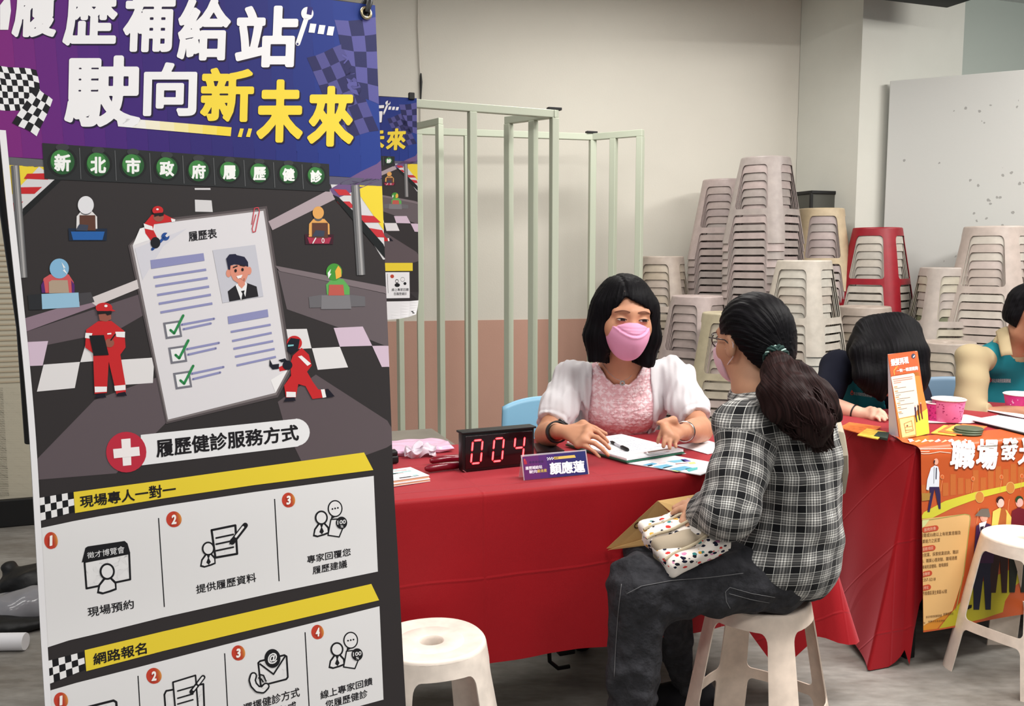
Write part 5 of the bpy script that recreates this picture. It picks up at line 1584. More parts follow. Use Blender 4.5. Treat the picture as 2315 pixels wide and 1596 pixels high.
for k in range(14):         # pale brown skyline printed behind the path
    x = 200 + k * 85; h_ = (120, 60, 150, 90, 170, 110, 80, 160, 60, 120, 150, 100, 140, 90)[k]
    yb = 640 - k * 10
    ta.poly([(x, yb - h_ + 60 - k * 8), (x + 62, yb - h_ + 58 - k * 8), (x + 62, yb + 90), (x, yb + 100)], (190, 104, 50), 1)
ta.poly([(118, 970), (160, 930), (480, 760), (820, 660), (1400, 540), (1400, 590), (860, 730), (560, 840), (340, 950)], LIME, 2)
ta.poly([(105, 985), (130, 975), (700, 905), (750, 915), (768, 945), (690, 1600), (560, 2000), (160, 2200), (160, 1600)], (222, 178, 118), 3)
ta.line([(112, 990), (330, 968), (700, 908), (752, 918), (764, 950), (690, 1560), (600, 1990)], 9, (160, 156, 84), 4, False)
ta.poly([(105, 990), (300, 970), (250, 1040), (150, 1090), (110, 1150)], (206, 214, 150), 4)
for pts_ in ([(165, 180), (560, 172)], [(165, 228), (300, 226), (420, 205), (540, 218)], [(180, 210), (300, 205)]): ta.line(pts_, 7, (250, 232, 214), 3)
for k in range(9): ta.poly([(60 + k * 75, 80 + (k % 3) * 12), (110 + k * 75, 62 + (k % 2) * 10), (135 + k * 75, 84), (85 + k * 75, 100)], ((244, 208, 160) if k % 2 else (250, 226, 226)), 2)
def walker(x, y, s_, top, bot, skin, hair, hat=None):
    ta.disc(x, y, 24 * s_, 36 * s_, skin, 4); ta.disc(x - 2, y - 14 * s_, 26 * s_, 26 * s_, hair, 5 if not hat else 4)
    ta.disc(x + 4 * s_, y + 4 * s_, 20 * s_, 28 * s_, skin, 6)
    if hat: ta.poly([(x - 60 * s_, y - 10), (x + 30 * s_, y + 8), (x + 40 * s_, y - 4), (x + 28 * s_, y - 52 * s_), (x - 20 * s_, y - 50 * s_)], hat, 7)
    ta.poly([(x - 50 * s_, y + 60 * s_), (x - 10, y + 36 * s_), (x + 40 * s_, y + 50 * s_), (x + 74 * s_, y + 100 * s_), (x + 60 * s_, y + 300 * s_), (x - 70 * s_, y + 300 * s_)], top, 5)
    ta.poly([(x - 68 * s_, y + 296 * s_), (x + 56 * s_, y + 296 * s_), (x + 44 * s_, y + 600 * s_), (x + 10 * s_, y + 600 * s_), (x - 4, y + 380 * s_), (x - 30 * s_, y + 600 * s_), (x - 66 * s_, y + 600 * s_)], bot, 4)
# businessman walking on the path
ta.disc(376, 316, 26, 36, (236, 172, 150), 4); ta.poly([(350, 300), (366, 300), (358, 340), (348, 330)], (60, 40, 50), 5)
ta.poly([(318, 385), (360, 358), (398, 372), (414, 440), (408, 600), (300, 600), (292, 640), (264, 630), (276, 520)], (222, 226, 236), 5)
ta.line([(352, 378), (348, 560)], 4, (60, 60, 70), 6); ta.line([(378, 388), (374, 510)], 11, (40, 36, 56), 6)
ta.poly([(300, 570), (404, 556), (426, 690), (428, 850), (406, 850), (360, 620), (304, 884), (278, 884), (308, 700)], (50, 36, 76), 4)
ta.poly([(214, 672), (318, 668), (304, 750), (216, 760)], (170, 128, 60), 4)
walker(915, 935, 1.75, (66, 34, 74), (34, 36, 60), (232, 160, 140), (110, 100, 96), (108, 100, 92))
ta.poly([(858, 1010), (945, 985), (920, 1050), (870, 1110)], (236, 232, 236), 7); ta.poly([(870, 1050), (912, 1040), (890, 1120), (872, 1130)], (40, 26, 48), 8)
walker(1100, 775, 1.7, (224, 196, 96), (54, 32, 32), (244, 190, 180), (58, 30, 28)); ta.poly([(1108, 840), (1150, 836), (1170, 900), (1150, 1240), (1040, 1240), (1060, 1100)], (170, 92, 44), 6)
walker(1315, 770, 1.7, (112, 26, 40), (34, 40, 34), (240, 176, 168), (40, 70, 40))
for (x, y) in ((446, 490), (793, 510), (1114, 490), (1345, 480)):
    ta.line([(x, y + 40), (x - 16, y + 160)], 5, (236, 150, 96), 3); ta.ring(x, y, 20, 26, 5, (240, 170, 120), OR1, 3)
for (x, y) in ((868, 715), (1215, 610)): ta.ring(x, y, 50, 66, 5, (226, 190, 120), (200, 130, 60), 3); ta.line([(x - 14, y + 130), (x - 34, y + 300)], 5, (236, 150, 96), 3)
for ch, x0, x1, y0, y1 in (('職', 522, 800, 84, 400), ('場', 812, 1058, 70, 405), ('發', 1085, 1280, 56, 300), ('光', 1290, 1520, 40, 350)):
    ta.box(ch, x0 + 6, y0 + 10, x1 + 6, y1 + 10, (150, 60, 30), 0.035, 30, 5)
    ta.box(ch, x0, y0, x1, y1, (246, 244, 242), 0.035, 30, 7)
def pill(t, x, y, w, h, sl):
    ta.line([(x + h / 2, y), (x + w - h / 2, y + sl)], h, (190, 74, 48), 5); ta.text(t, (x + h * .5, y - h * .32), (x + w - h * .5, y + sl - h * .32), (x + w - h * .5, y + sl + h * .32), (x + h * .5, y + h * .32), (240, 190, 160), 0.0, 6)
TXC = (96, 66, 40)
def tline(t, x, y, w, h, sl): ta.text(t, (x, y), (x + w, y + sl), (x + w, y + sl + h), (x, y + h), TXC, 0.0, 5)
pill('服務對象', 208, 1086, 196, 62, -22)
tline('設籍或55歲以上有就業意願及', 200, 1126, 455, 44, -34); tline('就業能力之民眾', 190, 1196, 230, 44, -20)
pill('服務項目', 186, 1306, 184, 62, -20)
tline('媒合就業、探索就業諮詢、職訓', 175, 1352, 450, 44, -44); tline('諮詢、職業心理測驗、職場適應', 168, 1420, 445, 44, -44); tline('等、職場見習體驗、職場講座', 162, 1492, 350, 42, -40)
ta.T = lambda p: (2060 + p[0] / 6.137, 1180 + p[1] / 6.137)     # zoom of the lower half
pill('服務專線', 70, 736, 216, 74, -30); tline('(02)2257-5218', 72, 790, 260, 52, -22)
pill('服務地址', 66, 924, 204, 74, -24); tline('新北市板橋區漢生東路163號', 90, 968, 400, 56, -40)
ta.poly([(380, 1480), (520, 1300), (620, 1190), (800, 960), (1000, 820), (1600, 560), (1600, 760), (1420, 900), (1300, 1100), (1270, 1250), (1000, 1340), (640, 1430)], (186, 176, 48), 1)
ta.poly([(60, 1160), (640, 1040), (540, 1260), (360, 1480), (60, 1520)], (208, 136, 48), 1)
tline('新北市政府就業服務處', 200, 1300, 220, 34, -24); tline('就業服務站', 440, 1260, 140, 36, -14); tline('廣告', 100, 1390, 90, 26, -8); tline('就業安定基金補助', 230, 1366, 230, 26, -16)
ta.poly([(746, 1210), (792, 1150), (836, 1146), (832, 1186), (760, 1220)], (30, 26, 30), 5)
ta.build(poster_map, 'print', ob, step=0.0004)

# ============================================================ things on the far table
# --- standing orange card
T2 = TZ + 0.0075
sA, sB, sC = atz(2035, 994, T2), atz(2101, 980, T2), None
ex = (sB - sA).normalized(); ey = Vector((-ex.y, ex.x, 0)); SWd = (sB - sA).length
top0 = at(2009, 801, sA.y + 0.045); top1 = top0 + ex * SWd * 0.98
top0z = top0.z
m_card = mat('card_white', (226, 222, 232), 0.6, 0.3)
root = empty('table_sign', (sA + sB) / 2, math.atan2(ex.y, ex.x), 'orange and cream standing card sign at the corner of the far table', 'sign')
# front panel (leaning), side panel behind
front = MB(); n_ = ex.cross(top0 - sA).normalized(); n_ = n_ if n_.dot(CAM - sA) > 0 else -n_
plate(front, sA, sB, top1, top0, 0.004)
front.build('front_panel', mat('card_orange', (214, 110, 62), 0.5, 0.3), root, smooth=False)
bk0 = sA + Vector((0.006, 0.105, 0)); bk1 = sB + Vector((0.006, 0.105, 0))
back_ = MB(); plate(back_, bk1, bk0, top0 + ey * .004, top1 + ey * .004, 0.004); back_.build('rear_panel', m_card, root, smooth=False)
base_ = MB(); plate(base_, sA + ey * .004, bk0, bk1, sB + ey * .004, 0.003); base_.build('base_flap', m_card, root, smooth=False)
sd = MB(); vs = [sA + ey * .002, bk0, top0 + ey * .002]; w_ = [v + ex * 0.002 for v in vs]
sd.add(vs + w_, [(0, 1, 2), (5, 4, 3), (0, 3, 4, 1), (1, 4, 5, 2), (2, 5, 3, 0)]); sd.build('side_panel', m_card, root, smooth=False)
sg = Art(60); sg.T = lambda p: (2000 + p[0] / 7.254, 780 + p[1] / 7.254)
sg.poly([(52, 152), (500, 96), (548, 320), (590, 500), (104, 520)], (208, 98, 58), 1)
sg.poly([(104, 500), (560, 440), (700, 1050), (735, 1450), (255, 1552)], (214, 138, 66), 1)
sg.poly([(500, 1180), (700, 1040), (735, 1450), (560, 1490), (520, 1500)], (222, 216, 78), 2)
sg.poly([(104, 530), (120, 516), (470, 460), (490, 480), (560, 1010), (490, 1150), (232, 1200)], (240, 226, 206), 3)
sg.poly([(228, 1200), (488, 1152), (524, 1480), (282, 1536)], (238, 214, 150), 4); sg.line([(240, 1208), (484, 1162), (516, 1470), (288, 1522), (240, 1208)], 9, (196, 140, 60), 5)
sg.line([(320, 1290), (440, 1240), (470, 1400), (350, 1440), (320, 1290)], 10, (190, 140, 80), 5); sg.line([(340, 1350), (450, 1330)], 9, (190, 140, 80), 5); sg.line([(340, 1400), (450, 1390)], 9, (170, 120, 70), 5); sg.disc(372, 1322, 12, 14, (130, 70, 60), 6)
sg.disc(472, 180, 34, 40, (74, 76, 92), 3); sg.poly([(460, 200), (490, 160), (498, 180), (474, 206)], (230, 230, 236), 4)
sg.text('銀髮再現', (92, 232), (384, 184), (398, 300), (110, 352), (250, 246, 244), 0.035, 4)
sg.text('一對一職涯諮詢', (190, 400), (540, 340), (548, 408), (200, 452), (250, 246, 244), 0.03, 4)
sg.line([(180, 370), (215, 345), (150, 420), (160, 490)], 14, (230, 170, 80), 3)
for k, (x, y, w) in enumerate(((135, 566, 320), (145, 596, 310), (150, 626, 120))): sg.line([(x, y), (x + w, y - w * .15)], 13, (214, 140, 126), 4, False)
for (x, y, w) in ((160, 716, 190), (176, 790, 310), (184, 826, 80), (200, 890, 220), (226, 920, 100), (216, 988, 260), (226, 1056, 140), (232, 1130, 70)): sg.line([(x, y), (x + w, y - w * .15)], 9, (150, 132, 122), 4, False)
for (x, y) in ((154, 690), (166, 760), (182, 860), (204, 958), (212, 1028), (224, 1104)): sg.line([(x, y), (x + 54, y - 8)], 20, (226, 160, 118), 4, False)
for (x, y, c) in ((505, 1030, (64, 40, 70)), (552, 1000, (60, 36, 34)), (596, 980, (120, 40, 44))):
    sg.disc(x - 6, y - 28, 10, 14, (226, 176, 160), 5); sg.poly([(x - 18, y - 10), (x + 8, y - 14), (x + 18, y + 120), (x + 34, y + 230), (x + 18, y + 236), (x - 2, y + 130)], c, 5)
sg.build(plane_map(sA + n_ * 0.0008, ex, None, n_), 'print', root, step=0.0004)

# --- paper bowls
def bowl(px0, px1, pyb, pyt, colr, label, colr2):
    c = atz((px0 + px1) / 2, pyb, T2); c = atz((px0 + px1) / 2, pyb - 4, T2)
    rt = (px1 - px0) / 2 / FPX * c.y
    h = at((px0 + px1) / 2, pyt + 4, c.y).z - T2
    root = empty('paper_bowl', c, 0, label, 'paper bowl')
    rb = rt * 0.80
    prof = [(0.0, 0.004), (rb * 0.94, 0.004), (rb, 0.0), (rb + (rt - rb) * .95, h * 0.9), (rt * 0.97, h * 0.93)]
    MB().lathe(prof, c, 40).build('body', colr, root)
    rim = [(rt * .97, h * .93), (rt * 1.04, h * .935), (rt * 1.06, h * .97), (rt * 1.0, h), (rt * 0.96, h * .985), (rt * 0.93, h * .9), (rb * 0.9, 0.008), (0.0, 0.008)]
    MB().lathe(rim, c, 40).build('rim', mat('bowl_white', (240, 236, 230), 0.4, 0.4), root)
    b = MB(); rnd = random.Random(int(px0))
    for i in range(34):
        a = rnd.uniform(-2.9, -0.3); z = rnd.uniform(0.12, 0.85) * h; r_ = rb + (rt - rb) * z / h + 0.0006
        w_ = rnd.uniform(.001, .004); hh_ = rnd.uniform(.0008, .0022)
        q = []
        for (da, dz) in ((-w_, -hh_), (w_, -hh_), (w_, hh_), (-w_, hh_)):
            aa = a + da / r_; q.append(c + Vector((r_ * math.cos(aa), r_ * math.sin(aa), z + dz)))
        b.add(q, [(0, 1, 2, 3)], 0)
    b.build('print', colr2, root, smooth=False)
m_mag = mat('bowl_magenta', (206, 52, 128), 0.45, 0.35); m_mag2 = mat('bowl_pink', (226, 116, 162), 0.45, 0.35)
m_magp = mat('bowl_print_dark', (150, 30, 90), 0.5)
bowl(2091, 2132, 953, 905, m_mag, 'small deep pink paper bowl touching the standing card', m_magp)
bowl(2107, 2178, 955, 896, m_mag2, 'large light pink paper bowl beside the small deep pink one', m_magp)
bowl(2271, 2345, 934, 885, m_mag, 'deep pink paper bowl at the right edge of the picture', mat('bowl_print_light', (240, 200, 220), 0.5))
# --- leaflets, papers and a clipboard
def quad(name, pxs, z, th, m, label, cat, group=None): return sheet_stack(name, [atz(x, y, z) for (x, y) in pxs], z, th, m, label, cat, group)
m_leaf = mat('leaflet_orange', (226, 118, 58), 0.4, 0.35, var=0.35, vscale=55)
m_leafy = mat('leaflet_yellow', (226, 186, 76), 0.4, 0.35, var=0.3, vscale=60)
quad('leaflet', [(1897, 968), (1960, 985), (1992, 966), (1920, 956)], T2, 0.003, m_leaf, 'orange leaflet at the left end of the far table', 'leaflet')
quad('leaflet', [(1938, 985), (1984, 994), (2004, 978), (1960, 970)], T2 + 0.0035, 0.003, m_leafy, 'yellow and orange leaflet next to the standing card', 'leaflet')
quad('notebook', [(1975, 990), (2006, 996), (2010, 982), (1985, 980)], T2, 0.0075, mat('notebook_green', (46, 60, 54), 0.5), 'dark green notebook end peeping out behind the standing card', 'notebook')
for i in range(4):
    quad('leaflet', [(2104 + i * 16, 980 - i * 3), (2158 + i * 16, 986 - i * 2), (2196 + i * 12, 968 - i), (2134 + i * 14, 962 - i)], T2 + i * 0.0022, 0.002, m_leaf if i % 2 else m_leafy, ['lowest', 'second', 'third', 'top'][i] + ' of the fanned orange leaflets right of the standing card', 'leaflet', 'fanned leaflets')
for i in range(3):
    b = MB(); c = atz(2202, 984 - i, T2) + N * 0.03
    b.lathe([(0, 0.0), (0.046, 0.0), (0.047, 0.003), (0.044, 0.006), (0, 0.006)], (c.x + i * .003, c.y, T2 + 0.0003 + i * 0.0062), 40)
    o = b.build('coaster', mat('coaster_green', (78, 88, 66), 0.5)); tag(o, ['lowest', 'middle', 'topmost'][i] + ' of the round green edged coasters on the orange poster', 'coaster', 'round coasters')
    o.location = (0, 0, 0)
quad('clipboard', [(2200, 953), (2330, 987), (2400, 965), (2262, 938)], T2, 0.004, m_black, 'black clipboard under white forms at the right of the far table', 'clipboard')
quad('paper_sheet', [(2196, 950), (2330, 982), (2390, 962), (2256, 940)], T2 + 0.0042, 0.003, m_paper, 'white forms lying on the black clipboard at the right', 'paper')
quad('paper_sheet', [(2222, 926), (2312, 945), (2400, 930), (2290, 916)], T2, 0.0015, m_paper, 'white sheet under the right paper bowl', 'paper')
quad('tray_mat', [(2092, 956), (2192, 957), (2240, 950), (2184, 938), (2120, 940)], T2 - 0.002, 0.002, mat('mat_white', (236, 214, 212), 0.6), 'pale sheet the two left paper bowls stand on', 'paper')
# ============================================================ soft modelling: distance fields turned into meshes
class Field:
    def __init__(s, lo, hi, h):
        s.h = h; s.lo = np.array(lo, float)
        s.n = np.maximum(2, np.ceil((np.array(hi) - s.lo) / h).astype(int) + 1)
        s.F = np.full(s.n, 0.5, np.float32)
        s.ax = [s.lo[i] + h * np.arange(s.n[i]) for i in range(3)]
    def sub(s, lo, hi):
        a = np.clip(np.floor((np.array(lo) - s.lo) / s.h).astype(int), 0, s.n - 1)
        b = np.clip(np.ceil((np.array(hi) - s.lo) / s.h).astype(int) + 1, 0, s.n)
        if np.any(b <= a): return None, None
        sl = tuple(slice(a[i], b[i]) for i in range(3))
        X, Y, Zz = np.meshgrid(s.ax[0][sl[0]], s.ax[1][sl[1]], s.ax[2][sl[2]], indexing='ij')
        return sl, np.stack([X, Y, Zz], -1)
    def blend(s, sl, d, k, op='u'):
        a = s.F[sl]
        if op == 'u':
            if k > 0:
                hh = np.maximum(k - np.abs(a - d), 0) / k
                s.F[sl] = np.minimum(a, d) - hh * hh * k * 0.25
            else: s.F[sl] = np.minimum(a, d)
        elif op == 's':
            d = -d
            if k > 0:
                hh = np.maximum(k - np.abs(a - d), 0) / k
                s.F[sl] = np.maximum(a, d) + hh * hh * k * 0.25
            else: s.F[sl] = np.maximum(a, d)
    def rc(s, a, b, ra, rb, k=0.02, op='u', flat=None):
        """tapered capsule; flat=(axis, factor) widens (>1) or narrows it along an axis"""
        a, b = np.array(a, float), np.array(b, float)
        ext = max(flat[1], 1.0) if flat else 1.0
        m = max(ra, rb) * ext + k + 3 * s.h + 0.012
        sl, P = s.sub(np.minimum(a, b) - m, np.maximum(a, b) + m)
        if sl is None: return s
        ab = b - a; l2 = max(ab.dot(ab), 1e-10)
        t = np.clip(((P - a) @ ab) / l2, 0, 1)
        D = P - a - t[..., None] * ab
        if flat:
            ax = np.array(flat[0], float); ax /= np.linalg.norm(ax)
            c = D @ ax; D = D - (c * (1 - 1 / flat[1]))[..., None] * ax
        d = np.sqrt((D * D).sum(-1)) - (ra + (rb - ra) * t)
        s.blend(sl, d.astype(np.float32), k, op); return s
    def chain(s, pts, rads, k=0.02, flat=None):
        for i in range(len(pts) - 1): s.rc(pts[i], pts[i + 1], rads[i], rads[i + 1], k if i else k, 'u', flat)
        return s
    def ell(s, c, r, M=None, k=0.02, op='u'):
        c, r = np.array(c, float), np.array(r, float)
        m = r.max() + k + 3 * s.h + 0.012
        sl, P = s.sub(c - m, c + m)
        if sl is None: return s
        Q = P - c
        if M is not None: Q = Q @ np.array(M)           # world -> local (M columns are the local axes)
        k0 = np.sqrt(((Q / r) ** 2).sum(-1)); k1 = np.sqrt(((Q / (r * r)) ** 2).sum(-1))
        d = k0 * (k0 - 1) / np.maximum(k1, 1e-6)
        s.blend(sl, d.astype(np.float32), k, op); return s
    def box(s, c, h, M=None, rad=0.0, k=0.0, op='u'):
        c, h = np.array(c, float), np.array(h, float)
        m = np.linalg.norm(h) + k + 3 * s.h + 0.01
        sl, P = s.sub(c - m, c + m)
        if sl is None: return s
        Q = P - c
        if M is not None: Q = Q @ np.array(M)
        q = np.abs(Q) - (h - rad)
        d = np.sqrt((np.maximum(q, 0) ** 2).sum(-1)) + np.minimum(q.max(-1), 0) - rad
        s.blend(sl, d.astype(np.float32), k, op); return s
    def cut(s, p, n, k=0.0):
        """remove what lies on the side the normal n points to"""
        p, n = np.array(p, float), np.array(n, float); n = n / np.linalg.norm(n)
        X, Y, Zz = np.meshgrid(*s.ax, indexing='ij', sparse=True)
        d = (X - p[0]) * n[0] + (Y - p[1]) * n[1] + (Zz - p[2]) * n[2]
        s.blend(tuple(slice(None) for _ in range(3)), (-d).astype(np.float32), k, 's'); return s
    def func(s, f, lo=None, hi=None):
        """F += f(points)"""
        sl, P = s.sub(lo if lo is not None else s.lo, hi if hi is not None else s.lo + s.h * s.n)
        s.F[sl] = s.F[sl] + f(P).astype(np.float32); return s
    def mesh(s, smooth=1):
        F = s.F; n = F.shape; neg = F < 0
        c8 = [neg[i:n[0] - 1 + i, j:n[1] - 1 + j, k:n[2] - 1 + k] for i in (0, 1) for j in (0, 1) for k in (0, 1)]
        any_ = c8[0].copy(); all_ = c8[0].copy()
        for c in c8[1:]: any_ |= c; all_ &= c
        mix = any_ & ~all_
        idx = np.argwhere(mix)
        off = [(i, j, k) for i in (0, 1) for j in (0, 1) for k in (0, 1)]
        val = np.stack([F[idx[:, 0] + o[0], idx[:, 1] + o[1], idx[:, 2] + o[2]] for o in off], 1)
        acc = np.zeros((len(idx), 3)); cnt = np.zeros(len(idx))
        for a in range(8):
            for b in range(a + 1, 8):
                if sum(abs(off[a][q] - off[b][q]) for q in range(3)) != 1: continue
                m = (val[:, a] < 0) != (val[:, b] < 0)
                t = val[m, a] / (val[m, a] - val[m, b])
                acc[m] += np.array(off[a]) + t[:, None] * (np.array(off[b]) - np.array(off[a])); cnt[m] += 1
        V = (idx + acc / cnt[:, None]) * s.h + s.lo
        ids = np.full(mix.shape, -1, np.int64); ids[mix] = np.arange(len(idx))
        Q = []
        for ax in range(3):
            o1, o2 = [(1, 2), (2, 0), (0, 1)][ax]
            sl0 = [slice(None)] * 3; sl1 = [slice(None)] * 3
            sl0[ax] = slice(0, n[ax] - 1); sl1[ax] = slice(1, n[ax])
            a, b = neg[tuple(sl0)], neg[tuple(sl1)]
            e = np.argwhere(a != b)
            ok = (e[:, o1] > 0) & (e[:, o2] > 0) & (e[:, o1] < n[o1] - 1) & (e[:, o2] < n[o2] - 1)
            e = e[ok]
            if not len(e): continue
            fl = a[e[:, 0], e[:, 1], e[:, 2]]
            def g(d1, d2):
                q = e.copy(); q[:, o1] -= d1; q[:, o2] -= d2
                return ids[q[:, 0], q[:, 1], q[:, 2]]
            q = np.stack([g(1, 1), g(0, 1), g(0, 0), g(1, 0)], 1)
            q[~fl] = q[~fl][:, ::-1]
            Q.append(q)
        Q = np.concatenate(Q)
        for _ in range(smooth):
            S = np.zeros_like(V); C = np.zeros(len(V))
            for i in range(4):
                a, b = Q[:, i], Q[:, (i + 1) % 4]
                np.add.at(S, a, V[b]); np.add.at(C, a, 1); np.add.at(S, b, V[a]); np.add.at(C, b, 1)
            V = V * 0.5 + 0.5 * S / np.maximum(C, 1)[:, None]
        return V, Q
    def build(s, name, m, parent, smooth=1, attr=None, mi=None):
        V, Q = s.mesh(smooth)
        me = bpy.data.meshes.new(name)
        me.vertices.add(len(V)); me.vertices.foreach_set('co', V.astype(np.float32).ravel())
        me.loops.add(len(Q) * 4); me.polygons.add(len(Q))
        me.loops.foreach_set('vertex_index', Q.astype(np.int32).ravel())
        me.polygons.foreach_set('loop_start', np.arange(0, len(Q) * 4, 4, dtype=np.int32))
        me.polygons.foreach_set('use_smooth', np.ones(len(Q), bool))
        me.update(calc_edges=True); me.validate()
        if attr is not None:
            a = me.attributes.new('pat', 'FLOAT_VECTOR', 'POINT'); a.data.foreach_set('vector', attr(V).astype(np.float32).ravel())
        o = link(name, me, m, parent)
        if mi is not None:
            me.polygons.foreach_set('material_index', mi(V[Q].mean(1)).astype(np.int32))
        return o

def waves(seed, n, freq, amp, stretch=(1, 1, 1)):
    """sum of sine folds"""
    r = np.random.RandomState(seed)
    K_ = r.normal(size=(n, 3)); K_ /= np.linalg.norm(K_, axis=1)[:, None]
    K_ = K_ * np.array(stretch) * freq * r.uniform(0.6, 1.5, (n, 1)); ph = r.uniform(0, 6.28, n)
    def f(P):
        out = 0
        for k, p in zip(K_, ph): out = out + np.sin(P @ k + p)
        return out * amp / math.sqrt(n)
    return f
def npv(*a): return np.array(a, float)
def basis(f, up=(0, 0, 1)):
    """columns: right, forward, up for a forward direction"""
    f = np.array(f, float); f /= np.linalg.norm(f); u = np.array(up, float)
    r = np.cross(f, u); r /= np.linalg.norm(r); u = np.cross(r, f)
    return np.stack([r, f, u], 1)

def head(F, c, B, s=1.0, jaw=1.0, ears=True):
    """head: c = point between the eyes' depth and ears, B columns right, forward, up"""
    T = lambda x, y, z: np.array(c) + B @ (np.array([x, y, z]) * s)
    E = lambda p, r, k, op='u': F.ell(T(*p), np.array(r) * s, B, k * s, op)
    E((0, -.014, .028), (.074, .094, .084), .01)
    E((0, .022, -.018), (.063, .066, .088), .03)
    E((0, .034, -.068), (.047 * jaw, .05, .042), .03)
    E((0, .066, -.094), (.021 * jaw, .018, .018), .03)
    for q in (-1, 1):
        E((q * .043, .052, -.03), (.024, .026, .026), .03)
        F.rc(T(q * .008, .082, .021), T(q * .046, .070, .022), .010 * s, .009 * s, .018 * s)
        E((q * .032, .097, .002), (.017, .012, .011), .012, 's')
        E((q * .032, .079, .0), (.0155, .012, .0105), .006)
        if ears:
            E((q * .078, -.006, -.012), (.011, .019, .032), .008)
            E((q * .090, .002, -.008), (.008, .010, .020), .006, 's')
    F.rc(T(0, .086, .004), T(0, .104, -.034), .0085 * s, .0125 * s, .016 * s)
    for q in (-1, 1): E((q * .011, .094, -.040), (.009, .010, .008), .008)
    F.rc(T(-.018, .086, -.066), T(.018, .086, -.066), .0065 * s, .0065 * s, .010 * s)
    F.rc(T(-.014, .084, -.077), T(.014, .084, -.077), .0075 * s, .0075 * s, .010 * s)
    return T

def finger(F, pts, r0, r1, k=0.006):
    n = len(pts)
    for i in range(n - 1):
        a, b = r0 + (r1 - r0) * i / (n - 1), r0 + (r1 - r0) * (i + 1) / (n - 1)
        F.rc(pts[i], pts[i + 1], a, b, k if i == 0 else 0.003)
    return F

def hand(F, wrist, kn, tips, thumb, bend=0.25, r=0.0085, up=None, palm=0.013, s=1.0):
    """hand from wrist; kn = four knuckle points (index..little), tips = four finger tips, thumb = [base, joint, tip]"""
    wrist = np.array(wrist, float); kn = [np.array(k, float) for k in kn]; tips = [np.array(t, float) for t in tips]
    up = np.array(up if up is not None else (0, 0, 1), float)
    for i, k in enumerate(kn):           # palm bones
        F.rc(wrist + (k - wrist) * 0.08, k, palm * 1.1, palm * (0.92 - 0.06 * i), 0.014)
    for i in range(3): F.rc(kn[i], kn[i + 1], palm * .9, palm * .85, 0.012)
    for i, (k, t) in enumerate(zip(kn, tips)):
        rr = r * (1.0, 1.04, 0.98, 0.86)[i]
        d = t - k; L = np.linalg.norm(d)
        b = up * L * bend
        p1 = k + d * 0.45 + b; p2 = k + d * 0.77 + b * 0.72
        finger(F, [k, p1, p2, t], rr * 1.08, rr * 0.78)
    th = [np.array(q, float) for q in thumb]
    F.rc(wrist + (th[0] - wrist) * .4, th[0], r * 1.5, r * 1.55, 0.014)
    finger(F, th, r * 1.35, r * 0.9, 0.012)

def skin_mat(name, rgb, red):
    m = mat(name, rgb, 0.52, 0.35, var=0.05, vscale=30, bump=0.03, bscale=350)
    return m
SKIN_A = skin_mat('skin_warm', (190, 136, 106), None)
SKIN_B = skin_mat('skin_tan', (196, 146, 116), None)
SKIN_C = skin_mat('skin_light', (222, 176, 152), None)
SKIN_D = skin_mat('skin_deep', (176, 126, 98), None)
def hair_mat(name, rgb, gloss=0.5):
    """hair: strand streaks along the 'pat' attribute"""
    m = mat(name, rgb, gloss, 0.07)
    nt = m.node_tree; b = nt.nodes['Principled BSDF']
    at_ = nt.nodes.new('ShaderNodeAttribute'); at_.attribute_name = 'pat'
    mp = nt.nodes.new('ShaderNodeMapping'); mp.inputs['Scale'].default_value = (260, 8, 1)
    n = nt.nodes.new('ShaderNodeTexNoise'); n.inputs['Scale'].default_value = 1.0; n.inputs['Detail'].default_value = 4
    nt.links.new(at_.outputs['Vector'], mp.inputs[0]); nt.links.new(mp.outputs[0], n.inputs['Vector'])
    r = nt.nodes.new('ShaderNodeValToRGB')
    r.color_ramp.elements[0].position = .3; r.color_ramp.elements[0].color = srgb(*[max(2, int(c * .55)) for c in rgb])
    r.color_ramp.elements[1].position = .8; r.color_ramp.elements[1].color = srgb(*[min(255, int(c * 1.9)) for c in rgb])
    nt.links.new(n.outputs['Fac'], r.inputs[0]); nt.links.new(r.outputs[0], b.inputs['Base Color'])
    bp = nt.nodes.new('ShaderNodeBump'); bp.inputs['Strength'].default_value = 0.55; bp.inputs['Distance'].default_value = 0.004
    nt.links.new(n.outputs['Fac'], bp.inputs['Height']); nt.links.new(bp.outputs[0], b.inputs['Normal'])
    return m
HAIR_BLACK = hair_mat('hair_black', (12, 11, 13), 0.5)
HAIR_BROWN = hair_mat('hair_dark_brown', (31, 21, 20), 0.5)
def strands(name, m, parent, curves, rad):
    """thin locks along curves (lists of points)"""
    b = MB()
    for c in curves:
        n = len(c); b.tube(c, [rad * (0.5 + 0.5 * math.sin(math.pi * (0.15 + 0.85 * i / (n - 1)))) + 0.0004 for i in range(n)], 5)
    return b.build(name, m, parent, sharp=False)
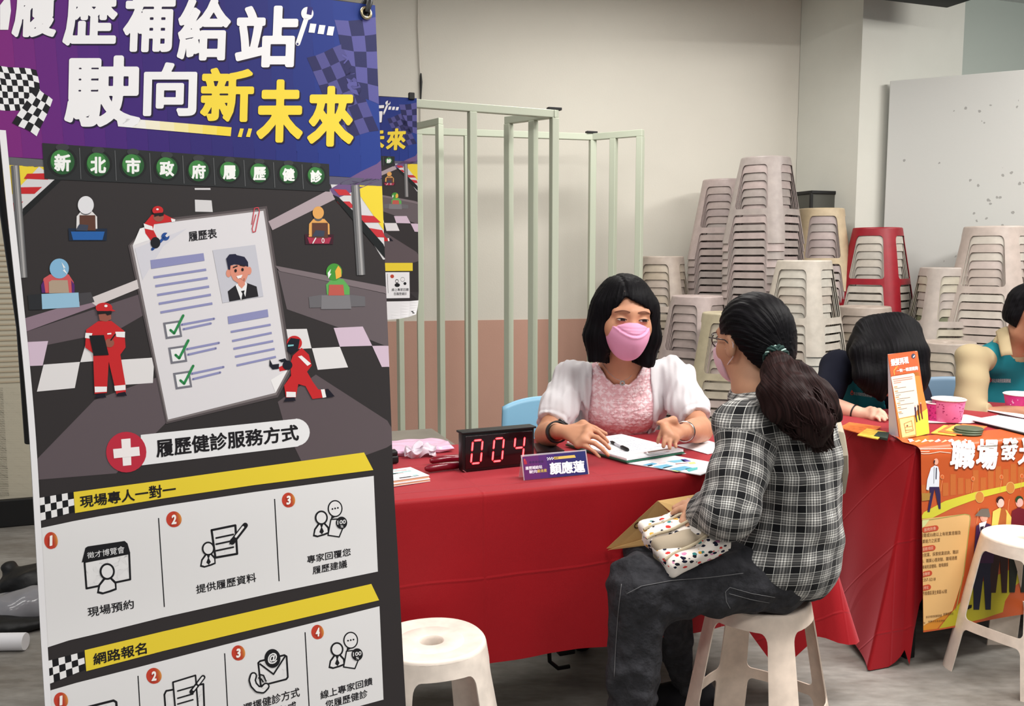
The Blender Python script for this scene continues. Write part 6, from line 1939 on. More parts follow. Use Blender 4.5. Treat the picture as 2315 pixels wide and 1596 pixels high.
# ============================================================ the consultant behind the table
A_ = lambda x, y, d: np.array(at(x, y, d))
hc = A_(1411, 717, 2.97)
HB = basis((0.16, -0.97, -0.04), (0.06, 0, 1))
root = empty('person', (0.36, 3.28, 0.0), 0, 'person in a white cardigan, pink lace top and pink mask sitting behind the red table', 'person')
PC = root
neck = A_(1406, 836, 3.075)
shR, shL = A_(1294, 858, 3.12), A_(1521, 850, 3.13)
elR, elL = A_(1236, 984, 2.93), A_(1584, 972, 2.93)
wrR, wrL = A_(1264, 975, 2.74), A_(1543, 976, 2.74)
chest = A_(1404, 905, 3.16); waist = np.array([0.365, 3.225, 0.70]); pel = np.array([0.36, 3.30, 0.53])
hipR, hipL = pel + npv(-.09, -.02, -.01), pel + npv(.09, -.02, -.01)
knR, knL = npv(.24, 2.90, .50), npv(.44, 2.92, .50)
anR, anL = npv(.24, 3.16, .09), npv(.44, 3.18, .09)
lo, hi = npv(-.02, 2.55, 0.40), npv(.80, 3.50, 1.34)
F = Field(lo, hi, 0.0037)
T = head(F, hc, HB, 1.10)
F.rc(A_(1406, 790, 3.02), neck + npv(0, .01, -.02), .050, .056, .03)
F.rc(shR, shL, .040, .040, .04); F.rc(neck, chest, .07, .10, .05)
F.ell(chest, (.142, .095, .13), None, .05); F.ell(waist, (.125, .09, .13), None, .06); F.ell(pel, (.155, .12, .11), None, .06)
for q, s_ in ((shR, 1), (shL, 1)): F.ell(q, (.042, .042, .042), None, .03)
for sh, el, wr in ((shR, elR, wrR), (shL, elL, wrL)):
    F.rc(sh, el, .046, .036, .03); F.rc(el, wr, .036, .024, .02, 'u')
    F.rc(el + (wr - el) * .25, el + (wr - el) * .5, .039, .034, .02)
for hp, kn, an in ((hipR, knR, anR), (hipL, knL, anL)):
    F.rc(hp, kn, .085, .056, .05)
# her right hand, palm down, fingers reaching on to the forms
kR = [A_(1332, 968, 2.675), A_(1329, 982, 2.65), A_(1320, 995, 2.635), A_(1307, 1005, 2.635)]
tR = [A_(1374, 999, 2.66), A_(1378, 1014, 2.62), A_(1375, 1029, 2.595), A_(1356, 1034, 2.60)]
hand(F, wrR + npv(.01, -.005, 0), kR, tR, [A_(1318, 958, 2.72), A_(1345, 968, 2.70), A_(1370, 981, 2.70)], 0.12, .0074, palm=.0125)
# her left hand, palm up, fingers hanging and thumb out
kL = [A_(1503, 966, 2.665), A_(1508, 978, 2.645), A_(1516, 988, 2.64), A_(1526, 993, 2.65)]
tL = [A_(1487, 1000, 2.65), A_(1500, 1010, 2.615), A_(1514, 1014, 2.605), A_(1528, 1011, 2.625)]
hand(F, wrL + npv(-.01, -.01, 0), kL, tL, [A_(1522, 950, 2.69), A_(1506, 951, 2.68), A_(1488, 956, 2.67)], 0.10, .0074, up=(-.4, -.4, .5), palm=.0125)
body = F.build('body', SKIN_A, root, 1)

# --- eyes, brows
m_eye = mat('eye_white', (226, 214, 206), 0.25, 0.5); m_iris = mat('iris_dark', (34, 22, 18), 0.15, 0.6); m_lash = mat('lash', (30, 20, 18), 0.6); m_brow = mat('brow', (116, 76, 60), 0.8)
def eyes(T, B, s, root, look=(0, 0), openk=0.42):
    for q in (-1, 1):
        c = T(q * .0325, .0862, -.0005)
        b = MB()
        M = Matrix([list(r) for r in B])
        n = 16; vs = []; 
        for j in range(7):
            v = -1 + 2 * j / 6
            for i in range(n + 1):
                u = -1 + 2 * i / n
                hh = openk * .0105 * (1 - abs(u) ** 2.2)
                x = u * .0148; z = v * hh + .0012 * (1 - u * u) + q * u * .0012
                y = .0042 * (1 - u * u * .9)
                vs.append(Vector(c) + M @ Vector((x * s, y * s + .0005, z * s)))
        fs = [(j * (n + 1) + i, j * (n + 1) + i + 1, (j + 1) * (n + 1) + i + 1, (j + 1) * (n + 1) + i) for j in range(6) for i in range(n)]
        e = b.add(vs, fs).build('eye', m_eye, root)
        b = MB(); k = 14; rr = .0074
        vs = [Vector(c) + M @ Vector(((look[0] * .004 + rr * math.cos(2 * math.pi * i / k)) * s, .0052 * s, (.0010 + look[1] * .002 + max(-openk * .0092, min(openk * .0092, rr * math.sin(2 * math.pi * i / k)))) * s)) for i in range(k)]
        b.add(vs, [tuple(range(k))]).build('iris', m_iris, e, smooth=False)
        up_ = [Vector(c) + M @ Vector((u * .0162 * s, (.0058 - .0045 * u * u) * s, (.0018 + openk * .0108 * (1 - abs(u) ** 2.2) + q * u * .0012) * s)) for u in [x / 6 for x in range(-6, 7)]]
        MB().tube(up_, [.0007 + .0012 * (1 - abs(i - 6) / 7) for i in range(13)], 6).build('eyelash', m_lash, e)
        lo_ = [Vector(c) + M @ Vector((u * .014 * s, (.0055 - .004 * u * u) * s, (.0002 - openk * .0110 * (1 - abs(u) ** 2.2)) * s)) for u in [x / 5 for x in range(-5, 6)]]
        MB().tube(lo_, .0005, 5).build('lower_lash', m_brow, e)
        br = [Vector(T(q * (.012 + .042 * t), .0955 - .018 * t * t, .0235 + .0040 * math.sin(t * 3.0) - .0040 * t * t)) for t in [i / 8 for i in range(9)]]
        MB().tube(br, [.0009 + .0017 * math.sin(math.pi * (.12 + .84 * i / 8)) for i in range(9)], 6, 0, True, (tuple(B[:, 1]), 0.5)).build('eyebrow', m_brow, root)
eyes(T, HB, 1.10, root, (-0.5, 0.0), 0.30)

# --- pink mask: four panels, boat shaped
m_mask = mat('mask_pink', (226, 158, 192), 0.75, 0.2, bump=0.04, bscale=300)
def mask(T, B, s, root, m, elastic, name='face_mask', back=.005):
    G = Field(T(0, .04, -.05) - .12, T(0, .04, -.05) + .12, .0026)
    loc = lambda P: ((P - T(0, 0, 0)) @ B) / s
    G.ell(T(0, .028, -.036), npv(.0685, .086, .050) * s, B, .02)
    G.ell(T(0, .040, -.066), npv(.052, .070, .046) * s, B, .03)
    G.ell(T(0, .070, -.045), npv(.036, .050, .050) * s, B, .04)
    G.ell(T(0, .056, -.092), npv(.030, .042, .026) * s, B, .03)
    def trim(P):
        q = loc(P); return 0
    sl, P = G.sub(G.lo, G.lo + G.h * G.n)
    q = loc(P); x, y, z = q[..., 0], q[..., 1], q[..., 2]
    topline = -.010 - .0  + .004 * np.cos(x / .03) - .55 * np.maximum(np.abs(x) - .012, 0) * .45
    d = np.maximum(z - topline, (back - y + .12 * np.maximum(-z - .06, 0)))
    G.F[sl] = np.maximum(G.F[sl], (d * s).astype(np.float32))
    # pleats of the upper panel
    fold = -.034 - .10 * x * x / .004 * .08
    sm = .028 - 0.0
    zf = -.0405 + 9.0 * x * x * 1.0
    crease = np.exp(-((z - zf) / .0032) ** 2) * .0034
    ridge = np.exp(-((z - zf + .006) / .004) ** 2) * .0024
    pl = (np.exp(-((z + .022) / .0026) ** 2) + np.exp(-((z + .030) / .0026) ** 2)) * .0014 * (np.abs(x) < .042)
    G.F[sl] += ((crease - ridge + pl) * s * (y > .03)).astype(np.float32)
    o = G.build(name, m, root, 1)
    for q_ in (-1, 1):
        MB().tube([T(q_ * (.066 - back * .22), .016 + back, -.040), T(q_ * .076, .004, -.012), T(q_ * .082, -.012, .010), T(q_ * .084, -.024, -.006), T(q_ * .078, -.014, -.040), T(q_ * (.060 - back * .3), .014 + back, -.082)], .0014, 6).build('ear_loop', elastic, o)
    return o
m_loop = mat('mask_loop', (240, 224, 226), 0.6)
mask(T, HB, 1.10, root, m_mask, m_loop)

# --- hair: shoulder length bob with a side part
lo2, hi2 = hc - npv(.17, .17, .20), hc + npv(.17, .17, .17)
H = Field(lo2, hi2, .004)
s_ = 1.10
def TH(x, y, z): return hc + HB @ (np.array([x, y, z]) * s_)
H.ell(TH(0, -.014, .036), npv(.089, .105, .094) * s_, HB, .01)
H.ell(TH(0, -.03, -.02), npv(.100, .092, .10) * s_, HB, .04)
for q in (-1, 1):
    H.rc(TH(q * .066, .006, .03), TH(q * .079, .000, -.06), .036 * s_, .036 * s_, .03)
    H.rc(TH(q * .079, .000, -.06), TH(q * .078, .012, -.128), .036 * s_, .026 * s_, .03)
    H.rc(TH(q * .05, -.05, -.06), TH(q * .055, -.04, -.135), .05 * s_, .035 * s_, .03)
H.rc(TH(0, -.07, -.02), TH(0, -.065, -.12), .06 * s_, .045 * s_, .04)
sl, P = H.sub(lo2, hi2)
q = ((P - hc) @ HB) / s_; x, y, z = q[..., 0], q[..., 1], q[..., 2]
# opening for the face: bounded by two curtains that meet at the part above the forehead
u_ = x - .026
topz = np.where(u_ > 0, .066 - 1.4 * u_ - 16 * u_ * u_, .066 + .3 * u_ - 1.7 * u_ * u_)
edge = np.where(x > 0, .0585, .066) + .003 * np.sin(z * 30) - .014 * np.clip((-.06 - z) / .05, 0, 1)
face = np.maximum(np.maximum(np.abs(x) - edge, z - topz), .022 - y)
H.F[sl] = np.maximum(H.F[sl], (-(face) * s_).astype(np.float32) - .002)
neckc = np.maximum(np.maximum(np.abs(x) - .036, z + .085), -.03 - y)
H.F[sl] = np.maximum(H.F[sl], (-neckc * s_).astype(np.float32))
H.F[sl] = np.maximum(H.F[sl], ((-.140 - .006 * np.sin(x * 60) - z) * s_).astype(np.float32))
ang = np.arctan2(x + .012, y + .02)
st = .0011 * np.sin(ang * 46 + z * 14 + 2 * np.sin(z * 22)) + .0008 * np.sin(ang * 91 + z * 30)
part = np.exp(-((x - .024 - (.03 - y) * .1) / .004) ** 2) * (z > .06) * (y > -.06) * .0045
H.F[sl] += (st + part).astype(np.float32)
def hair_attr(c, B):
    def f(V):
        q = (V - c) @ B
        return np.stack([np.arctan2(q[:, 0], q[:, 1] + .01) * .09, q[:, 2], np.zeros(len(V))], 1)
    return f
hair = H.build('hair', HAIR_BLACK, root, 1, hair_attr(hc, HB))
MB().tube([TH(.026, .072, .080), TH(.024, .05, .101), TH(.020, .02, .117)], [.0010, .0022, .0008], 6, 0, True, ((0, 0, 1), .5)).build('parting', mat('scalp', (92, 74, 66), 0.6), hair)

# --- lace top
m_lace = mat('lace_pink', (228, 178, 184), 0.75, 0.25)
def lace_nodes(m):
    nt = m.node_tree; b = nt.nodes['Principled BSDF']; tc = nt.nodes.new('ShaderNodeTexCoord')
    sp = nt.nodes.new('ShaderNodeSeparateXYZ'); cb_ = nt.nodes.new('ShaderNodeCombineXYZ')
    nt.links.new(tc.outputs['Object'], sp.inputs[0]); nt.links.new(sp.outputs[0], cb_.inputs[0]); nt.links.new(sp.outputs[2], cb_.inputs[1])
    v = nt.nodes.new('ShaderNodeTexVoronoi'); v.voronoi_dimensions = '2D'; v.distance = 'MINKOWSKI'; v.inputs['Exponent'].default_value = 0.62; v.inputs['Scale'].default_value = 34
    v2 = nt.nodes.new('ShaderNodeTexVoronoi'); v2.voronoi_dimensions = '2D'; v2.distance = 'MINKOWSKI'; v2.inputs['Exponent'].default_value = 0.7; v2.inputs['Scale'].default_value = 61
    for w_ in (v, v2): nt.links.new(cb_.outputs[0], w_.inputs['Vector'])
    mn = nt.nodes.new('ShaderNodeMath'); mn.operation = 'MINIMUM'
    sc_ = nt.nodes.new('ShaderNodeMath'); sc_.operation = 'MULTIPLY'; sc_.inputs[1].default_value = 1.25
    nt.links.new(v2.outputs['Distance'], sc_.inputs[0])
    nt.links.new(v.outputs['Distance'], mn.inputs[0]); nt.links.new(sc_.outputs[0], mn.inputs[1])
    r = nt.nodes.new('ShaderNodeValToRGB'); r.color_ramp.elements[0].position = .42; r.color_ramp.elements[0].color = srgb(244, 222, 226)
    r.color_ramp.elements[1].position = .55; r.color_ramp.elements[1].color = srgb(230, 188, 194)
    nt.links.new(mn.outputs[0], r.inputs[0]); nt.links.new(r.outputs[0], b.inputs['Base Color'])
    bp = nt.nodes.new('ShaderNodeBump'); bp.inputs['Strength'].default_value = .7; bp.inputs['Distance'].default_value = .004; bp.invert = True
    nt.links.new(mn.outputs[0], bp.inputs['Height']); nt.links.new(bp.outputs[0], b.inputs['Normal'])
lace_nodes(m_lace)
G = Field(npv(.14, 2.95, .55), npv(.60, 3.42, 1.10), .004)
G.rc(shR * .72 + shL * .28, shL * .72 + shR * .28, .050, .050, .04); G.rc(neck, chest, .088, .112, .05)
G.ell(chest, (.152, .108, .14), None, .05); G.ell(waist, (.136, .105, .15), None, .06); G.ell(pel, (.165, .13, .11), None, .06)
for q in (-1, 1): G.ell(chest + npv(q * .062, -.062, -.015), (.062, .055, .06), None, .04)
sl, P = G.sub(G.lo, G.lo + G.h * G.n)
nb = A_(1404, 862, 3.02)
dx = P[..., 0] - nb[0]; zz = P[..., 2] - nb[2]
neckline = np.maximum(-.012 + 7.5 * np.maximum(np.abs(dx) - .022, 0) ** 1.6, -.012) + .005 * np.abs(np.sin(dx * 130))
G.F[sl] = np.maximum(G.F[sl], (zz - neckline).astype(np.float32))
top = G.build('lace_top', m_lace, root, 1)
# --- necklace
m_silver = mat('silver', (214, 214, 210), 0.25, 0.6, metal=1.0)
nk = [A_(1362, 822, 3.035), A_(1376, 842, 3.005), A_(1392, 856, 2.985), A_(1407, 862, 2.978), A_(1421, 855, 2.99), A_(1434, 842, 3.01), A_(1444, 826, 3.04)]
nko = empty('necklace', nk[3], 0, 'thin silver necklace with a small pendant around the consultant\'s neck', 'necklace')
# --- cardigan
m_card = mat('cardigan_white', (208, 204, 207), 0.85, 0.15, sheen=0.2, bump=0.08, bscale=500)
K2 = Field(npv(-.01, 2.82, .50), npv(.76, 3.46, 1.14), .0042)
K2.rc(shR, shL, .058, .058, .05); K2.rc(neck + npv(0, .03, -.02), chest + npv(0, .02, 0), .085, .118, .05)
K2.ell(chest + npv(0, .006, 0), (.164, .116, .15), None, .05); K2.ell(waist + npv(0, .01, 0), (.152, .118, .17), None, .06); K2.ell(pel, (.176, .14, .12), None, .06)
for q in (-1, 1): K2.ell(chest + npv(q * .066, -.060, -.015), (.074, .070, .075), None, .04)
for sh, el, o_ in ((shR, elR, -1), (shL, elL, 1)):
    K2.ell(sh + npv(o_ * .004, 0, -.004), (.056, .060, .060), None, .03)
    K2.rc(sh + npv(o_ * .004, 0, -.01), sh + (el - sh) * .55 + npv(o_ * .002, 0, 0), .056, .058, .03)
    K2.rc(sh + (el - sh) * .5 + npv(o_ * .002, 0, 0), sh + (el - sh) * .86, .058, .052, .03)
for sh, el, o_ in ((shR, elR, -1), (shL, elL, 1)):      # sleeve ends
    dn = (el - sh) / np.linalg.norm(el - sh)
    p = sh + (el - sh) * .80
    sl, P = K2.sub(p - .13, p + .13)
    d = np.maximum((P - p) @ dn, np.sqrt((((P - p)) ** 2).sum(-1)) - .115)
    K2.F[sl] = np.maximum(K2.F[sl], np.where(np.sqrt(((P - p) ** 2).sum(-1)) < .112, (P - p) @ dn, -1).astype(np.float32))
    K2.func(lambda P, p=p, dn=dn: .0035 * np.exp(-(((P - p) @ dn + .016) / .004) ** 2), p - .1, p + .1)
sl, P = K2.sub(K2.lo, K2.lo + K2.h * K2.n)
X, Y, Zz = P[..., 0], P[..., 1], P[..., 2]
# open front: between the two hanging edges
fx0 = A_(1334, 920, 3.05)[0]; fx1 = A_(1476, 920, 3.05)[0]
wob = .006 * np.sin(Zz * 24) 
half = (fx1 - fx0) / 2 + wob * .5; mid_ = (fx0 + fx1) / 2
hn = np.clip((Zz - .93) / .12, 0, 1)
open_ = np.maximum(np.abs(X - mid_) - half, Y - (3.16 + .05 * hn))
K2.F[sl] = np.maximum(K2.F[sl], -open_.astype(np.float32))
rn = np.sqrt((X - neck[0]) ** 2 + (Y - neck[1]) ** 2)
K2.F[sl] = np.maximum(K2.F[sl], np.where(rn < .088, Zz - (neck[2] + .022), -1).astype(np.float32))
fold = waves(11, 7, 75, .0046, (1, 1, .45)); fold2 = waves(12, 6, 160, .0022, (1.3, 1, .5))
K2.F[sl] += (fold(P) + fold2(P)).astype(np.float32)
# long hanging folds beside the opening
K2.F[sl] += (.003 * np.sin((X - mid_) * 210 + Zz * 6) * np.exp(-((np.abs(X - mid_) - half - .02) / .03) ** 2) * (Y < 3.14)).astype(np.float32)
K2.build('cardigan', m_card, root, 1)
# --- dark trousers below the table
J = Field(npv(.10, 2.78, .04), npv(.60, 3.50, .70), .008)
for hp, kn, an in ((hipR, knR, anR), (hipL, knL, anL)): J.rc(hp, kn, .095, .068, .05); J.rc(kn, an, .066, .052, .03)
J.ell(pel, (.17, .14, .115), None, .06); J.cut((0, 0, .10), (0, 0, -1)); J.cut((0, 0, .64), (0, 0, 1))
J.build('trousers', mat('trousers_dark', (40, 38, 44), 0.8, bump=.1, bscale=400), root)
for an in (anR, anL):
    G = Field(an + npv(-.06, -.21, -.10), an + npv(.06, .08, .06), .005)
    G.rc(an + npv(0, .02, -.045), an + npv(0, -.15, -.055), .042, .036, .02); G.cut((0, 0, .004), (0, 0, -1)); G.cut((0, 0, .09), (0, 0, 1)); G.build('shoe', m_black, root)

# --- necklace and bracelets, watch: worn things
for pt in (nk,): MB().tube(pt, .0009, 6).build('chain', m_silver, nko)
b = MB()
for i in range(8):
    a = i * math.pi / 4
    b.lathe([(.0, .001), (.0035, .0005), (.0035, -.0005)], Vector(nk[3]) + Vector((.0062 * math.cos(a), -.004, -.006 + .0062 * math.sin(a))), 8, 0, Matrix.Rotation(R(90), 3, 'X'))
b.build('pendant', m_silver, nko)
wax = Vector(wrR - elR).normalized()
Mw = wax.to_track_quat('Z', 'Y').to_matrix()
wo = empty('smartwatch', wrR, 0, 'black fitness watch on the consultant\'s right wrist', 'watch')
cwr = Vector(elR * .16 + wrR * .84)
MB().lathe([(.0300, -.012), (.0348, -.011), (.0348, .011), (.0300, .012)], cwr, 32, 0, Mw).build('strap', mat('strap_black', (26, 22, 24), 0.5), wo)
nrm = Vector((0.35, -.75, .55)); nrm = (nrm - wax * nrm.dot(wax)).normalized(); sd_ = wax.cross(nrm)
MB().box(cwr + nrm * .0365, (.016, .011, .004), Matrix((sd_, wax, nrm)).transposed(), 0, .003).build('case', mat('watch_glass', (16, 14, 18), 0.1, .7), wo)
bo = empty('bracelet', wrL, 0, 'dark cord and silver bracelet on the consultant\'s left wrist', 'bracelet')
wax = Vector(wrL - elL).normalized(); Mw = wax.to_track_quat('Z', 'Y').to_matrix()
for k, (t, mm) in enumerate(((.86, m_black), (.90, m_silver))):
    c = Vector(elL * (1 - t) + wrL * t)
    MB().lathe([(.0308 + .0018 * math.cos(R(a)), .0016 * math.sin(R(a))) for a in range(0, 361, 45)], c, 28, 0, Mw).build('band', mm, bo)

# ============================================================ plastic chairs with a moulded back
def chair(c, f, label, colr, bh=0.80):
    """c = seat centre on plan, f = facing direction"""
    f = Vector((f[0], f[1], 0)).normalized(); r = Vector((f.y, -f.x, 0))
    root = empty('plastic_chair', (c[0], c[1], 0), 0, label, 'chair')
    m = mat('chair_' + colr, {'blue': (128, 178, 206), 'grey': (112, 136, 158)}[colr], 0.4, 0.4)
    P = lambda x, y, z: Vector((c[0], c[1], 0)) + r * x + f * y + Vector((0, 0, z))
    def shell(fn, name):
        o = MB().grid(fn, 20, 14).build(name, m, root); add_mod(o, 'SOLIDIFY', thickness=.012, offset=0); bake(o); return o
    def back(u, v):
        x = (u - .5) * 2; w = .235 - .02 * v
        z = .50 + (bh - .50) * v - .03 * (abs(x) ** 3) * v
        return P(x * w, -.19 - .05 * v + .05 * x * x, z)
    shell(back, 'backrest')
    def seat(u, v):
        x = (u - .5) * 2
        return P(x * .225, -.2 + .4 * v, .452 - .012 * (1 - x * x) - .02 * max(0, v - .8) * 5 * .3)
    shell(seat, 'seat')
    for sx in (-1, 1):
        for sy in (-1, 1):
            MB().tube([P(sx * .17, sy * .16, .44), P(sx * .20, sy * .20, .006)], .0115, 10).build('leg', m_steel, root)
        MB().tube([P(sx * .19, -.17, .44), P(sx * .20, -.225, .6), P(sx * .185, -.245, .72)], .010, 10).build('back_support', m_steel, root)
    return root
# ============================================================ the woman in the plaid shirt
m_plaid = mat('plaid_shirt', (60, 60, 60), 0.85, 0.15, sheen=0.1)
def plaid_nodes(m):
    """woven check: dark bars, grey half tone and thin pale lines along both directions of 'pat'"""
    nt = m.node_tree; b = nt.nodes['Principled BSDF']
    at_ = nt.nodes.new('ShaderNodeAttribute'); at_.attribute_name = 'pat'
    sp = nt.nodes.new('ShaderNodeSeparateXYZ'); nt.links.new(at_.outputs['Vector'], sp.inputs[0])
    def M(op, a, b_=None):
        n = nt.nodes.new('ShaderNodeMath'); n.operation = op
        for i, q in enumerate((a, b_)):
            if q is None: continue
            if isinstance(q, (int, float)): n.inputs[i].default_value = q
            else: nt.links.new(q, n.inputs[i])
        return n.outputs[0]
    PER = 0.049
    # one repeat: (position, width, value) thread tone from black 0 to white 1
    def threads(src):
        f = M('FRACT', M('DIVIDE', src, PER))
        r = nt.nodes.new('ShaderNodeValToRGB'); cr = r.color_ramp; cr.interpolation = 'CONSTANT'
        st = [(0.0, .03), (.24, .95), (.262, .28), (.36, .55), (.42, .28), (.48, .80), (.545, .28), (.60, .80), (.66, .28), (.72, .55), (.78, .28), (.86, .95), (.882, .03)]
        cr.elements[0].position = 0; cr.elements[0].color = (st[0][1],) * 3 + (1,)
        cr.elements[1].position = st[1][0]; cr.elements[1].color = (st[1][1],) * 3 + (1,)
        for p, v in st[2:]:
            e = cr.elements.new(p); e.color = (v, v, v, 1)
        nt.links.new(f, r.inputs[0])
        return r.outputs[0]
    tu, tv = threads(sp.outputs[0]), threads(sp.outputs[1])
    mx = M('MULTIPLY', M('ADD', tu, tv), 0.5)
    hi = M('MAXIMUM', M('GREATER_THAN', tu, .9), M('GREATER_THAN', tv, .9))
    t = M('MAXIMUM', mx, M('MULTIPLY', hi, 0.72))
    r = nt.nodes.new('ShaderNodeValToRGB')
    cr = r.color_ramp
    cr.elements[0].position = .03; cr.elements[0].color = srgb(16, 17, 20)
    cr.elements[1].position = .85; cr.elements[1].color = srgb(238, 237, 232)
    e = cr.elements.new(.29); e.color = srgb(84, 84, 84)
    e = cr.elements.new(.5); e.color = srgb(146, 145, 142)
    nt.links.new(t, r.inputs[0]); nt.links.new(r.outputs[0], b.inputs['Base Color'])
plaid_nodes(m_plaid)
m_jean = mat('black_denim', (48, 48, 52), 0.85, 0.2, bump=0.9, bscale=38, var=0.30, vscale=60)
P_ = lambda x, y, d: np.array(at(x, y, d))
root = empty('person', (0.66, 2.33, 0.0), 0, 'person with a ponytail and plaid shirt on a stool, seen from behind', 'person')
PP = root
hc = P_(1699, 766, 2.36)
HB = basis((-.46, .888, -.05), (-.05, 0, 1))
s_ = 0.985
neck = P_(1716, 878, 2.33)
shL, shR = P_(1682, 966, 2.215), P_(1812, 945, 2.47)
elL = P_(1650, 1160, 2.10); wrL = P_(1580, 1160, 2.22)
elR = P_(1720, 1150, 2.60); wrR = P_(1590, 1160, 2.38)
pel = npv(.68, 2.325, .545); lum = npv(.712, 2.315, .68); tho = npv(.718, 2.325, .82); upb = npv(.685, 2.34, .92)
sd = npv(-.62, -.78, 0)              # towards her left side
fw = npv(-.78, .62, 0)               # torso forward
hipL, hipR = npv(.63, 2.235, .545), npv(.655, 2.40, .545)
knL, knR = P_(1446, 1328, 2.13), npv(.375, 2.46, .545)
anL, anR = P_(1425, 1680, 2.10), npv(.535, 2.56, .105)
lo, hi = npv(.10, 1.90, 0.5), npv(1.0, 2.75, 1.36)
F = Field(lo, hi, .0042)
T = head(F, hc, HB, s_)
F.rc(T(0, -.02, -.075), neck, .052, .058, .03); F.rc(neck, upb, .058, .09, .05)
F.rc(shL, shR, .042, .042, .05); F.ell(tho, (.11, .11, .13), None, .06); F.ell(lum, (.10, .11, .12), None, .06); F.ell(pel, (.13, .15, .10), None, .05)
for sh, el, wr in ((shL, elL, wrL), (shR, elR, wrR)):
    F.rc(sh, el, .044, .036, .03); F.rc(el, wr, .036, .025, .02)
F.rc(hipL, knL, .08, .055, .05); F.rc(hipR, knR, .08, .055, .05)
# left hand laid on the bag
kn4 = [P_(1556, 1148, 2.235), P_(1556, 1160, 2.215), P_(1562, 1172, 2.20), P_(1569, 1182, 2.195)]
tp4 = [P_(1520, 1160, 2.23), P_(1537, 1190, 2.185), P_(1554, 1202, 2.17), P_(1568, 1205, 2.17)]
hand(F, wrL, kn4, tp4, [P_(1566, 1142, 2.25), P_(1546, 1138, 2.255), P_(1524, 1148, 2.25)], .16, .0080, up=(-.3, -.2, .8), palm=.0125)
kn5 = [P_(1560, 1142, 2.40), P_(1556, 1138, 2.41), P_(1554, 1138, 2.43), P_(1554, 1140, 2.45)]
tp5 = [P_(1530, 1150, 2.37), P_(1526, 1150, 2.385), P_(1526, 1150, 2.40), P_(1530, 1150, 2.42)]
hand(F, wrR, kn5, tp5, [P_(1572, 1150, 2.36), P_(1556, 1156, 2.35), P_(1542, 1160, 2.34)], .12, .0080, palm=.0125)
F.build('body', SKIN_B, root, 1)
eyes(T, HB, s_, root, (0, 0), .45)
mask(T, HB, s_, root, mat('mask_pale_pink', (234, 200, 214), 0.7, 0.2), mat('mask_loop', (240, 224, 226), 0.6), 'face_mask', .048)
# --- glasses
m_gl = mat('glasses_frame', (34, 24, 22), 0.3, 0.5); m_lens = mat('lens', (235, 235, 240), 0.05, 0.5, alpha=.12)
go = empty('glasses', T(0, .11, 0), 0, 'dark framed glasses worn by the plaid-shirted woman', 'glasses')
for q in (-1, 1):
    ring = [Vector(T(q * .034 + .025 * math.cos(a), .106 - .006 * abs(math.cos(a)) - (.010 if q * math.cos(a) > .5 else 0), -.002 + .019 * math.sin(a))) for a in [i * math.pi / 12 for i in range(25)]]
    MB().tube(ring, .0016, 8, caps=False).build('rim', m_gl, go)
    MB().add(ring[:-1], [tuple(range(24))]).build('lens', m_lens, go, smooth=False)
    MB().tube([T(q * .058, .094, .006), T(q * .076, .08, .008), T(q * .083, .01, .004), T(q * .085, -.014, -.008)], .0017, 8).build('temple', m_gl, go)
MB().tube([T(-.010, .105, .004), T(0, .109, .006), T(.010, .105, .004)], .0014, 8).build('bridge', m_gl, go)
# --- hair: combed back into a low ponytail
H = Field(hc - .20, hc + .20, .004)
TH = lambda x, y, z: hc + HB @ (np.array([x, y, z]) * s_)
H.ell(TH(0, -.018, .034), npv(.085, .106, .090) * s_, HB, .01)
H.ell(TH(0, -.05, -.01), npv(.080, .075, .080) * s_, HB, .03)
H.ell(TH(-.004, -.09, -.045), npv(.045, .034, .040) * s_, HB, .04)
sl, P = H.sub(hc - .2, hc + .2)
q = ((P - hc) @ HB) / s_; x, y, z = q[..., 0], q[..., 1], q[..., 2]
hairline = np.maximum(y - (.052 - .0 * z), -(z - (.012 + .0 * y)))           # face and below the temples
temple = -np.minimum((.050 + .35 * (z - .03)) - y, 10)
lowcut = -(z - np.where(y > -.012, .018, .018 - 1.25 * (-.012 - y)))            # rises over the ear, falls to the nape
d = np.maximum(temple, np.where(y > -.1, lowcut, -1))
d = np.maximum(d, -(z + .085))
H.F[sl] = np.maximum(H.F[sl], (d * s_ * .8).astype(np.float32))
tie = P_(1752, 803, 2.235)
dq = P - tie
ax_ = np.arctan2(q[..., 0], q[..., 2] + .046)
H.F[sl] += (.0012 * np.sin(ax_ * 44 + 3 * np.sin(y * 40)) + .0007 * np.sin(ax_ * 97 + y * 30)).astype(np.float32)
def attr2(V):
    q = (V - hc) @ HB
    return np.stack([np.arctan2(q[:, 0], q[:, 2] + .05) * .09, q[:, 1], np.zeros(len(V))], 1)
hair = H.build('hair', HAIR_BLACK, root, 1, attr2)
# ponytail
pth = [tie, P_(1764, 832, 2.19), P_(1782, 872, 2.16), P_(1808, 912, 2.135), P_(1834, 950, 2.12), P_(1852, 990, 2.13)]
pr = [.019, .032, .044, .054, .050, .016]
Q = Field(np.min(pth, 0) - .12, np.max(pth, 0) + .12, .004)
Q.chain(pth, pr, .03)
Q.chain([P_(1745, 850, 2.19), P_(1752, 885, 2.16), P_(1775, 930, 2.14), P_(1800, 975, 2.14)], [.02, .034, .034, .010], .03)
Q.chain([P_(1805, 880, 2.15), P_(1845, 915, 2.15), P_(1886, 946, 2.17)], [.045, .040, .008], .03)
w1 = waves(31, 8, 110, .0060, (1, 1, .55)); w2 = waves(32, 8, 240, .0026, (1, 1, .4))
sl, P = Q.sub(Q.lo, Q.lo + Q.h * Q.n)
fade = np.clip((np.linalg.norm(P - tie, axis=-1) - .02) / .08, 0, 1)
Q.F[sl] += ((w1(P) + w2(P)) * fade).astype(np.float32)
